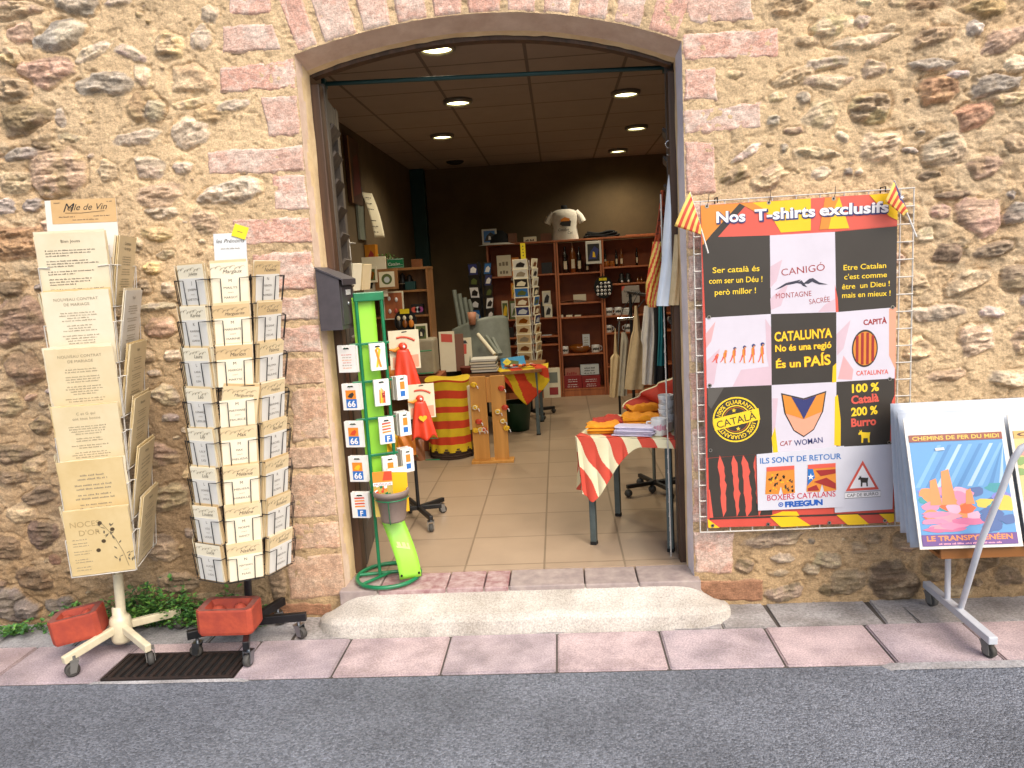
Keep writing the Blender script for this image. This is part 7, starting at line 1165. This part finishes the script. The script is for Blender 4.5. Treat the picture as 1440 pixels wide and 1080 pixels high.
# counter table with flag cloth at the back
TB = [np.array([-.86, 6.42]), np.array([-.20, 6.60]), np.array([-.16, 7.22]), np.array([-.86, 7.2])]; TZ = .60
t = thing('counter_table', 'low table behind the pine boards covered with a striped flag cloth', 'table', (-.5, 6.8, 0)); b = MB(); top = [(-.88, 6.45), (-.18, 6.60), (-.15, 7.30), (-.88, 7.30)]; b.prism(Frame((0, 0, 0), (1, 0, 0), n=(0, 0, 1)), top, TZ - .025, TZ, mBeech); b.build('tabletop', t)
for x, y in ((-.235, 6.65), (-.215, 7.24), (-.83, 6.52), (-.83, 7.24)): b = MB(); b.box((x, y, (TZ - .026) / 2 + .005), (.034, .034, TZ - .036), mSteel, bev=.003); b.box((x, y, .006), (.038, .038, .012), mSoot); b.build('leg', t)
def flagcloth(u, v):     # lies on the table's front right corner and hangs down in a point
    x = -.62 + .50 * u; y0 = 6.455 + .205 * (x + .88) / .7; hang = .02 + .30 * max(0, 1 - abs(u - .62) / .55) - .05 * (u < .2); 
    if v < .3: return np.array([x, y0 + .30 * (1 - v / .3), TZ + .004 + .003 * math.sin(u * 20)])
    s = (v - .3) / .7; return np.array([x + .02 * s * math.sin(u * 9), y0 - .008 - .025 * s * (.5 + .5 * math.sin(u * 14)), TZ + .003 - hang * s])
b = MB(); b.grid(flagcloth, 60, 30, mSY, matfn=lambda u, v: mSR if int((u * 3.1 - v * 1.25 + 4) * 1.5) % 2 else mSY); b.build('flag_cloth', label='red and yellow striped flag cloth hanging off the corner of the rear table', cat='cloth', solid=.002)
# books, trays, tools
zb_ = TZ + .008
for q in range(5): b = MB(); x0, x1 = onY(662, 520, 6.5)[0], onY(698, 520, 6.5)[0]; b.box(((x0 + x1) / 2 + rnd.uniform(-.008, .008), 6.60, zb_ + .0145 + q * .0235), (x1 - x0, .20, .021), mCream if q % 2 else mWhite, bev=.002); b.box(((x0 + x1) / 2, 6.60, zb_ + .0135 + q * .0235 - .0115), (x1 - x0 + .006, .206, .003), mDk); b.build('book', label='pale book in the pile on the rear table, %s from the bottom' % ('first', 'second', 'third', 'fourth', 'fifth')[q], cat='book', group='pile of pale books on the rear table')
x0 = onY(636, 480, 6.9)[0]; b = MB(); cG = onY(668, 480, 6.95)
def shell(u, v): x = -1.02 + .54 * u; top = .95 + .11 * math.sin(min(1, u * 1.25) * 1.571) - .05 * max(0, u - .93) * 10; bot = .62 + .02; z = bot + (top - bot) * v; return np.array([x - .02 * (v - .5), 7.02 + .12 * (u - .5) ** 2 * 2 + .12 * v, z])
b.grid(shell, 24, 14, mGrP); b.build('grey_screen', label='large grey plastic panel with a curved top edge on the rear table', cat='panel', solid=.012)
b = MB(); c = onY(595, 503, 6.3); b.box((c[0] + .02, 6.33, .80), (.19, .22, .30), mBeigeP, bev=.02); b.box((c[0] - .05, 6.218, .91), (.04, .004, .012), mGrP); b.build('printer', label='beige office machine beside the striped drum', cat='machine')
b = MB(); b.box((c[0] + .02, 6.37, .32), (.26, .36, .64), mShelfB, bev=.004); b.build('cabinet', label='dark low cabinet under the beige office machine', cat='cabinet')
rg = random.Random(12)
for q, (px, py0, py1, m_, lb) in enumerate(((628, 466, 520, mCream, 'cream folder leaning at the left on the rear table'), (640, 470, 520, mBrn, 'brown patterned folder leaning beside the cream folder on the rear table'), (651, 476, 522, mCream, 'white bag printed with green and red standing on the rear table'))):
    a, e = onY(px - 9, py1, 6.62), onY(px + 9, py0, 6.62); fr = Frame((a[0] * .5 + e[0] * .5, 6.66 + .03 * q, TZ + .01), (1, .1, 0), v=(-.15, .15, 1)); b = MB(); w, h = .07, e[2] - TZ - .01; b.fbox(fr, -w, 0, w, h, -.012, 0, m_, .002)
    if q == 2: b.poly(fr, [(-.02, h * .5), (.02, h * .5), (.025, h * .8), (-.02, h * .82)], mPkR, .001); b.poly(fr, [(-.03, h * .82), (.035, h * .82), (.02, h * .92), (-.015, h * .92)], mDk, .001); b.poly(fr, [(-.06, .02), (-.03, .02), (-.045, h * .5)], mGrn, .001); b.poly(fr, [(.03, .02), (.06, .02), (.05, h * .45)], mGrn, .001)
    elif q == 0: b.poly(fr, [(-.05, h * .75), (.05, h * .72), (.05, h * .92), (-.05, h * .95)], mPkR, .001)
    b.build('folder', label=lb, cat='folder')
cF = onY(655, 532, 6.42); b = MB(); b.lathe([(.0005, 0), (.05, .002), (.062, .05), (.066, .055), (.06, .06), (.0005, .058)], (cF[0], 6.55, TZ + .003), pm('terracotta', '6e2c1c', rough=.7), 20); b.build('flower_pot', label='dark terracotta pot at the left end of the rear table', cat='pot')
for q, (px, dx, lb) in enumerate(((680, .10, 'left rolled print leaning across the grey panel'), (690, .05, 'middle rolled print leaning across the grey panel'), (697, .02, 'right rolled print leaning across the grey panel'))): e = onY(px - 8 + q * 2, 470 + q * 3, 6.95); b = MB(); b.tube([(e[0] + .16 - .04 * q, 6.78, TZ + .13), (e[0], 6.95, e[2])], .018, mGrP if q else mCream, 10); b.lathe([(.010, 0), (.0185, .0)], (e[0], 6.95, e[2]), mDk, 10); b.build('rolled_print', label=lb, cat='print', group='rolled prints on the rear table')
for px, h, lb in ((642, 1.32, 'tallest'), (649, 1.28, 'second'), (656, 1.24, 'third'), (663, 1.22, 'fourth')): e = onY(px, 430, 7.35); b = MB(); b.tube([(e[0] + .05, 7.32, .72), (e[0] - .02, 7.40, h)], .022, mGrP, 10); b.build('poster_tube', label='pale grey poster tube behind the grey panel, %s from the left' % ('first' if lb == 'tallest' else lb), cat='poster tube', group='poster tubes standing behind the grey panel')
b = MB(); b.box((onY(647, 505, 7.36)[0] + .05, 7.36, .36), (.34, .26, .72), mSoot, bev=.01); b.build('waste_bin', label='dark bin holding the grey poster tubes', cat='bin')
b = MB(); e = onY(664, 450, 7.1); b.lathe([(.0005, 0), (.03, .002), (.042, .12), (.038, .12), (.027, .01), (.0005, .008)], (e[0], 7.1, onY(664, 457, 7.1)[2]), pm('pink_plastic', 'c98a6a', rough=.5), 16); b.build('cup', label='salmon pink cup on the edge of the grey panel', cat='cup')
c = onY(722, 508, 6.85); b = MB(); b.box((c[0], 6.80, TZ + .05), (.22, .16, .004), pr('book_blue', '3f8fc0'), rot=Matrix.Rotation(.5, 3, 'X') @ Matrix.Rotation(.15, 3, 'Z')); b.box((c[0], 6.80, TZ + .044), (.22, .16, .010), mSW, rot=Matrix.Rotation(.5, 3, 'X') @ Matrix.Rotation(.15, 3, 'Z')); fr = Frame((c[0], 6.80, TZ + .0525), (1, .13, 0), v=(0, .87, .48)); b.poly(fr, [(-.08, -.06), (.08, -.06), (.06, .0), (-.02, .03)], mGrn, .003); b.build('picture_book', label='blue picture book propped on the rear table near the spinner', cat='book')
b = MB(); e = onY(713, 505, 6.72); fr = Frame((e[0], 6.70, TZ + .065), (1, 0, 0), v=(0, .5, .87)); b.prism(fr, [(-.04, 0), (0, -.04), (.04, 0), (0, .04)], -.003, 0, mYel); b.scrawl(fr, -.02, .02, 0, .008, mDk, rg, lift=.0015); b.build('price_star', label='bright yellow star price tag beside the blue picture book', cat='price tag')
b = MB(); 
for q in range(16): e = onY(712 + q * 2.6, 523, 6.68); b.ball((e[0] + rg.uniform(-.01, .01), 6.69 + rg.uniform(-.02, .03), TZ + .026 + rg.uniform(0, .012)), (.022, .018, .012), [mPkR, mBrn, mPkO, mCream, mDR][q % 5], 8, 6)
b.build('trinket_heap', label='heap of small coloured trinkets on the edge of the rear table', cat='trinkets', kind='stuff')
b = MB(); e = onY(723, 570, 6.75); b.lathe([(.0005, 0), (.10, .003), (.13, .26), (.135, .27), (.125, .27), (.095, .01), (.0005, .008)], (e[0] + .02, 6.9, 0), pm('dark_green_plastic', '0d3a22', rough=.4), 22); b.build('bin', label='dark green bin under the rear table', cat='bin')
pic(765, 517, 787, 560, 7.9, mCream, lambda b, fr, hw, h: (b.poly(fr, [(-hw * .3, h * .1), (hw * .7, h * .1), (hw * .7, h * .35), (-hw * .3, h * .35)], mDR, .001), b.poly(fr, [(-hw * .3, h * .5), (hw * .7, h * .5), (hw * .7, h * .85), (-hw * .3, h * .85)], mGrP, .001)), 'tall cream panel leaning between the rear table and the bookcase', name='display_board', cat='panel')
# pine boards with cheeses of wood / whistles, standing on a foot
PY = 5.74; t = thing('pine_display', 'two upright pine boards on a wooden foot hung with toy trinkets', 'display', (-.57, PY, 0)); 
for px0, px1, px2, px3 in ((660, 682, 667, 690), (689, 710, 696, 716)):
    A, B_, C_, D_ = onY(px0, 529, PY), onY(px1, 528, PY), onY(px3, 648, PY), onY(px2, 649, PY); x0, x1 = (A[0] + D_[0]) / 2, (B_[0] + C_[0]) / 2; b = MB(); b.box(((x0 + x1) / 2, PY, .35), (x1 - x0, .022, .66), mPine, bev=.002); b.build('board', t)
b = MB(); b.box((-.57, PY, .010), (.33, .12, .02), mPine, bev=.002); b.build('foot', t); b = MB(); b.box((-.575, PY + .02, .57), (.05, .012, .20), mPine, bev=.002); b.build('cross_piece', t)
TR_ = [(666, 541, mPkY, 'pale yellow whistle high on the left pine board'), (668, 573, mPkY, 'yellow ring toy on the left pine board'), (669, 605, mPkY, 'yellow toy cluster halfway down the left pine board'), (676, 604, mPkY, 'yellow toy beside the cluster on the left pine board'), (673, 593, mPkR, 'red dummy upper of two on the left pine board'), (680, 604, mPkR, 'red dummy lower of two on the left pine board'), (705, 546, mPkR, 'square red clapper with a white stick on the right pine board'), (700, 579, mPkY, 'cream yellow toy on the right pine board'), (710, 573, mPkR, 'red dummy on the right pine board'), (707, 592, mPkY, 'yellow toy below the red dummy on the right pine board'), (712, 602, mPkY, 'yellow toy with a hanging white bead on the right pine board')]
for q, (px, py, m_, lb) in enumerate(TR_):
    c = onY(px, py, PY - .03); b = MB(); b.ball(c, (.027, .014, .022), m_, 12, 8); b.tube([c + [-.016 * math.cos(a), -.012, .015 * math.sin(a)] for a in np.linspace(0, 6.28, 14, False)], .0035, mCream if q % 2 else m_, 6, closed=True); b.tube([c + [.012, 0, -.005], c + [.03, -.004, -.015], c + [.032, -.004, -.032]], .004, mSW, 6); b.tube([c + [0, .004, .01], (c[0], PY - .011, c[2] + .018)], .002, mZinc, 5); b.build('trinket', label=lb, cat='trinket', group='toy trinkets on the pine boards')
e = onY(654, 565, 5.95); b = MB(); b.box((e[0], 5.98, .40), (.085, .08, .36), mCream, bev=.004); fr = Frame((e[0], 5.94, .22), (1, 0, 0), n=(0, -1, 0)); b.scrawl(fr, -.035, .035, .32, .012, mDk, rg, lift=.001); b.box((e[0], 5.98, .11), (.07, .07, .22), mSoot); b.build('display_box', label='tall narrow cream display box between the striped drum and the pine boards', cat='display box')
# ---- right hand table in the doorway
RA = R_(-20); RD = np.array([math.cos(RA), math.sin(RA), 0]); RN = np.array([-math.sin(RA), math.cos(RA), 0]); RO = np.array([.115, 3.865, 0]); RZt = .598
TPt = lambda a, b_, z: RO + RD * a + RN * b_ + np.array([0, 0, z])
LN_, DP_ = .43, .50
t = thing('display_table', 'small grey legged table with a striped cloth just inside the doorway', 'table', TPt(LN_ / 2, DP_ / 2, 0)); frT = Frame(TPt(0, 0, 0), RD, n=(0, 0, 1))
b = MB(); b.fbox(frT, -.03, -.03, LN_ + .03, DP_ + .03, RZt - .028, RZt - .004, mBeech, .003); b.build('tabletop', t)
for a, c in ((0.01, .01), (LN_ - .01, .01), (0.01, DP_ - .01), (LN_ - .01, DP_ - .01)): b = MB(); b.fbox(frT, a - .016, c - .016, a + .016, c + .016, .018, RZt - .029, mSteel, .003); b.fbox(frT, a - .017, c - .017, a + .017, c + .017, 0, .018, mSoot, .002); b.build('leg', t)
def stripe(a, c): return mCR if int(math.floor((a + .62 * c + .012 * math.sin(c * 30)) / .080 + 20)) % 2 else mCY
A0, A1, C0, C1 = -.045, LN_ + .04, -.042, DP_ + .04
def hang_f(a): return .045 + .30 * sstep(.30, -.02, a) - .05 * sstep(.02, -.05, a)
def hang_l(c): return .295 - .16 * sstep(0, .5, c) + .02 * math.sin(c * 22)
def ctop(u, v): a, c = A0 + (A1 - A0) * u, C0 + (C1 - C0) * v; return TPt(a, c, RZt + .0015 + .002 * math.sin(a * 40) * math.sin(c * 31))
def cfront(u, v): a = A0 + (A1 - A0) * u; h = hang_f(a) * v; w = .014 * math.sin(a * 42 + 1) * v * (hang_f(a) > .1) * 1.0; return TPt(a + .035 * v * sstep(.2, -.04, a), C0 - .004 - .030 * v * sstep(.3, 0, a) - abs(w), RZt + .0015 - h)
def cleft(u, v): c = C0 + (C1 - C0) * u; h = hang_l(c) * v; return TPt(A0 - .004 - .035 * v * (.5 + .5 * math.sin(c * 30 + .5)) + .035 * v * sstep(.05, -.04, c), c - .030 * v * sstep(.06, -.04, c), RZt + .0015 - h)
b = MB(); b.grid(ctop, 80, 80, mCY, matfn=lambda u, v: stripe(A0 + (A1 - A0) * u, C0 + (C1 - C0) * v)); b.grid(cfront, 200, 100, mCY, matfn=lambda u, v: stripe(A0 + (A1 - A0) * u, C0 - hang_f(A0 + (A1 - A0) * u) * v)); b.grid(cleft, 120, 70, mCY, matfn=lambda u, v: stripe(A0 - hang_l(C0 + (C1 - C0) * u) * v, C0 + (C1 - C0) * u))
b.build('tablecloth', label='pale yellow cloth with red stripes draped over the doorway table', cat='tablecloth', solid=.002, off=1)
ZC = RZt + .0065
def folded(a, c, w, d, h, rot, mat, label, name='folded_shirt', cat='folded shirt', group=None, layers=3, crump=.01, seed=1):
    b = MB(); co, si = math.cos(rot), math.sin(rot); hl = h / layers
    for q in range(layers):
        ww, dd = w * (1 - .05 * (q % 2)), d * (1 - .06 * ((q + 1) % 2)); ox, oy = .006 * math.sin(q * 2.1 + seed), .006 * math.cos(q * 1.7 + seed)
        def f(u, v, top=True):
            # rounded cushion section: v runs round the fold from the underside over the front edge to the top
            x = (u - .5) * ww; th = v * 2 * math.pi; s = math.copysign(abs(math.cos(th)) ** .35, math.cos(th)); y = s * dd / 2; z = hl * q + hl * .5 + hl * .49 * math.copysign(abs(math.sin(th)) ** .5, math.sin(th)); e = 1 - abs(2 * u - 1) ** 10; z = hl * (q + .5) + (z - hl * (q + .5)) * max(e, .25)
            if math.sin(th) > .1: z += crump * (fbm(np.array(x * 22 + seed), np.array(y * 22 + q), 3, seed) - .4) * 2 * (q == layers - 1)
            xx, yy = x + ox + .006 * math.sin(y * 40 + q), y + oy; p = TPt(a + xx * co - yy * si, c + xx * si + yy * co, ZC + max(z, .001)); return p
        b.grid(f, 22, 28, mat)
    return b.build(name, label=label, cat=cat, group=group)
folded(.075, .055, .17, .12, .045, .25, mCotO, 'orange folded T-shirt at the front left of the striped table', seed=1, crump=.02, group='folded T-shirts on the striped table'); folded(.235, .20, .19, .13, .06, .35, mCotO, 'orange folded T-shirt in the middle of the striped table', seed=2, crump=.026, group='folded T-shirts on the striped table'); folded(.215, .36, .17, .13, .085, .5, mCotO, 'orange folded T-shirt at the back of the striped table', seed=3, crump=.026, group='folded T-shirts on the striped table'); folded(.06, .22, .20, .16, .035, .2, mCotR, 'red folded T-shirt at the back left of the striped table', seed=4, crump=.02, group='folded T-shirts on the striped table')
mLil = pm('lilac_white_cotton', 'd6d0e0', 'c6bfd6', sc=14, rough=.85, bump=.2); folded(.255, .015, .21, .10, .048, .02, mLil, 'lilac white pile of folded shirts at the front of the striped table', layers=6, seed=5, crump=.005, group='folded T-shirts on the striped table')
def drape(u, v): a = .10 + .36 * u; c = .41 + .06 * math.sin(u * 5); z = .01 + (.06 + .23 * u) * v; return TPt(a + .03 * math.sin(v * 4 + u * 3) + .012 * math.sin(u * 24 + v * 9), c - .10 * (1 - v) + .02 * math.sin(u * 17 + v * 12), ZC + z)
b = MB(); b.grid(drape, 30, 20, mCotR, matfn=lambda u, v: mCY if v > .95 else (mCotO if .80 < u - .2 * v < .82 and v < .5 else mCotR)); b.build('red_garment', label='glossy red garment draped upright at the back of the striped table', cat='garment', solid=.004)
MS = TPt(.392, .125, ZC)
for q in range(6): mug(MS[0] + .003 * math.sin(q * 2), MS[1], ZC + q * .024, .041, .070, .9 + .15 * q, mCer, None, 'white mug in the nested stack on the striped table, %s from the bottom' % ('first', 'second', 'third', 'fourth', 'fifth', 'sixth')[q], 'nested mugs on the striped table', .72)
M2 = TPt(.372, .035, ZC); mug(M2[0], M2[1], ZC, .041, .085, 2.9, mCer, pr('mug_pink_print', 'd99aa8'), 'white mug with a pale print standing in front of the nested stack', 'mugs on the striped table')
b = MB(); wv = [TPt(.20 + .02 * math.cos(q), -.02, RZt - .055 + .014 * math.sin(q)) for q in np.linspace(0, 5.5, 14)] + [TPt(.27, -.01, RZt - .04)]; b.tube(wv, .0015, mCream, 5); b.build('cord', label='loop of thin pale cord hanging under the striped table edge', cat='cord')

# ---- clothes rail with hanging garments
def garment(rows, Y, mat, label, d=.035, fold=5, name='hanging_shirt', cat='garment', group=None, amp=.35, hang=True, extra=None):
    ys = [r[0] for r in rows]; b = MB()
    def f(u, v):
        y = ys[0] + (ys[-1] - ys[0]) * v; xl = np.interp(y, ys, [r[1] for r in rows]); xr = np.interp(y, ys, [r[2] for r in rows]); P, Q = onY(xl, y, Y), onY(xr, y, Y); c, hw = (P + Q) / 2, (Q[0] - P[0]) / 2; th = u * 2 * math.pi; rp = 1 + amp * math.sin(fold * th + 3 * v) * min(1, v * 3)
        return np.array([c[0] + hw * math.cos(th), Y + min(d, hw * .9 + .008) * math.sin(th) * rp, P[2] * (.5 - .5 * math.cos(th)) + Q[2] * (.5 + .5 * math.cos(th))])
    b.grid(f, 48, 30, mat, matfn=extra); n = 49
    o = b.build(name, label=label, cat=cat, group=group); return o
rx, ry = float(onY(905, 425, 5.6)[0]), 5.6
t = thing('clothes_rail', 'dark wheeled clothes rail at the right of the shop', 'clothes rail', (.78, 5.6, 0)); RL0, RL1 = onY(866, 447, 6.5), onY(935, 395, 4.7); RLz = float(onY(897, 424, 5.45)[2]) + .03
b = MB(); b.tube([(.60, 6.55, RLz), (.74, 4.65, RLz)], .012, mBlk, 10); b.build('rail', t); b = MB(); c2 = onY(868, 449, 6.3); c3 = onY(892, 447, 6.3); b.tube([c2, c3 + [.02, 0, 0]], .013, mChr, 10); b.tube([onY(871, 452, 6.32), onY(869, 500, 6.32)], .010, mChr, 8); b.tube([onY(869, 500, 6.32), (onY(869, 500, 6.32)[0], 6.32, .08)], .010, mBlk, 8); b.build('chrome_arm', t)
for y, x in ((6.45, .607), (4.75, .735)): b = MB(); b.tube([(x, y, .07), (x, y, RLz)], .013, mBlk, 8); b.box((x, y, .07), (.42, .035, .03), mBlk, bev=.004); b.build('upright', t); [ (lambda w: (w.ball((x + s * .19, y, .027), .026, mTyre, 10, 6), w.build('caster_wheel', t)))(MB()) for s in (-1, 1)]
garment([(462, 864.5, 866), (498, 863, 868), (502, 858.5, 873), (530, 858, 871.5), (558, 857, 869.5)], 6.15, mCotB, 'beige apron hanging leftmost on the clothes rail', group='garments on the clothes rail'); garment([(467, 874, 880), (480, 873, 884), (520, 871, 882), (556, 869, 882)], 6.0, mCotG, 'grey green shirt hanging second on the clothes rail', group='garments on the clothes rail')
garment([(430, 892.5, 896), (465, 890, 901), (474, 887, 905), (510, 882, 906), (547, 878, 906)], 5.45, mCotB, 'large beige shirt hanging in the middle of the clothes rail', group='garments on the clothes rail', fold=4); garment([(430, 906, 919), (450, 904, 924), (478, 901, 928), (486, 904, 923), (540, 903, 921)], 5.15, mCotW, 'off white T-shirt with short sleeves on the clothes rail', group='garments on the clothes rail', fold=6, amp=.5)
garment([(428, 919, 937), (470, 920, 938), (540, 919, 940)], 4.75, mBlkC, 'black garment hanging behind the teal one on the clothes rail', group='garments on the clothes rail'); garment([(430, 926, 932), (470, 926, 933), (514, 924, 935)], 4.6, mTealC, 'teal garment hanging at the right end of the clothes rail', group='garments on the clothes rail', d=.02)
for px, Y in ((865, 6.15), (877, 6.0), (894.5, 5.45), (912, 5.15), (929, 4.62)):
    x, _, z = onY(px, {865: 463, 877: 468, 894.5: 432, 912: 431, 929: 431}[px], Y); xr_ = .60 + .14 * (6.55 - Y) / 1.9; b = MB(); b.tube([(x, Y, z - .02), (x * .6 + xr_ * .4, Y, z + (RLz - z) * .6), (xr_ - .016, Y, RLz + .004), (xr_, Y, RLz + .018), (xr_ + .014, Y, RLz + .004)], .003, mBlk, 6); b.build('coat_hanger', label='black hanger hook on the clothes rail above the %s' % {865: 'beige apron', 877: 'grey green shirt', 894.5: 'large beige shirt', 912: 'off white T-shirt', 929: 'teal garment'}[px], cat='hanger', group='hangers on the clothes rail')
# ---- wire grid inside the right jamb with flags and bags hung on it
gx_ = .503; P0, P1 = 3.665, 3.94; z0, z1 = .06, float(onX(936, 262, gx_)[2]); z1 = 1.78
t = thing('wire_grid', 'white wire grid panel standing edge on inside the right door jamb', 'wire grid', (gx_, (P0 + P1) / 2, z0)); b = MB()
for q in range(4): y = P0 + (P1 - P0) * q / 3; b.tube([(gx_ + .038 * q / 3, y, 0), (gx_ + .038 * q / 3, y, z1)], .0035, mWire, 6)
q = 0
while z0 + q * .075 < z1: z = z0 + q * .075; b.tube([(gx_ - .004, P0 - .006, z), (gx_ + .038, P1, z)], .003, mWire, 6); q += 1
b.build('wire_mesh', t)
mBan = pm('orange_black_print', 'd9581c', '1d1512', sc=38, rough=.8, bump=.1); mBagB = pm('pale_blue_white_cotton', 'e6ecf2', 'd2dde8', sc=6, rough=.8, bump=.2)
garment([(268, 929, 935), (300, 926, 935), (345, 919, 936), (385, 913, 934)], 3.80, mBan, 'orange and black patterned scarf hanging inside the right jamb', d=.03, name='scarf', cat='scarf', fold=7); 
garment([(340, 918, 936), (360, 915, 934), (400, 908, 929), (425, 908, 925), (432, 912, 923)], 3.74, mFy, 'yellow and red striped scarf hanging below the patterned one', d=.028, name='striped_scarf', cat='scarf', fold=3, extra=lambda u, v: mPkR if int((math.cos(u * 6.283) * 2.2 + v * 3.6) * 1.5 + 20) % 2 else mPkO if v < 0 else mFy)
garment([(228, 943, 948), (262, 938, 952), (320, 933, 954), (372, 930, 953), (425, 923, 945), (430, 923, 942)], 3.62, mBagB, 'pale blue white cloth bag hanging by the right door jamb', d=.03, name='cloth_bag', cat='bag', fold=3, amp=.25); garment([(330, 948, 955), (360, 946, 956), (400, 943, 956), (429, 940, 955)], 3.585, mCotB, 'beige cloth bag hanging in front of the pale blue one', d=.025, name='cloth_bag', cat='bag', fold=4, amp=.25)
for q, (px, py) in enumerate(((941, 208), (947, 200))):
    c = onY(px, py, 3.60); b = MB(); r = .016; b.tube([c + [r * math.cos(a), 0, r + r * math.sin(a)] for a in np.linspace(.6, 4.7, 10)] + [c + [r * math.cos(a), 0, -r + r * math.sin(a)] for a in np.linspace(1.57, -2.4, 10)], .0026, mChr, 6); b.build('hook', label='steel S hook high on the right door jamb, %s of the two' % ('lower', 'upper')[q], cat='hook', group='S hooks on the right jamb')
b = MB(); c = onY(945, 212, 3.60); b.tube([c, onY(947, 228, 3.61), onY(953, 250, 3.60), onY(955, 262, 3.60)], .004, mBlk, 6); b.build('strap', label='short black strap hanging from the S hooks on the right jamb', cat='strap')
b = MB(); c = onY(925, 610, 4.7); b.tube([(.56, 4.75, .09), (.56, 4.75, .62)], .011, mGrP, 8)
for q in range(4): a = q * 1.571 + .4; b.box((.56 + .1 * math.cos(a), 4.75 + .1 * math.sin(a), .07), (.2, .024, .024), mBlk, rot=Matrix.Rotation(a, 3, 'Z'), bev=.003); b.ball((.56 + .19 * math.cos(a), 4.75 + .19 * math.sin(a), .027), .026, mTyre, 10, 6)
b.build('rack_stand', label='grey post on dark casters standing behind the striped table', cat='stand')
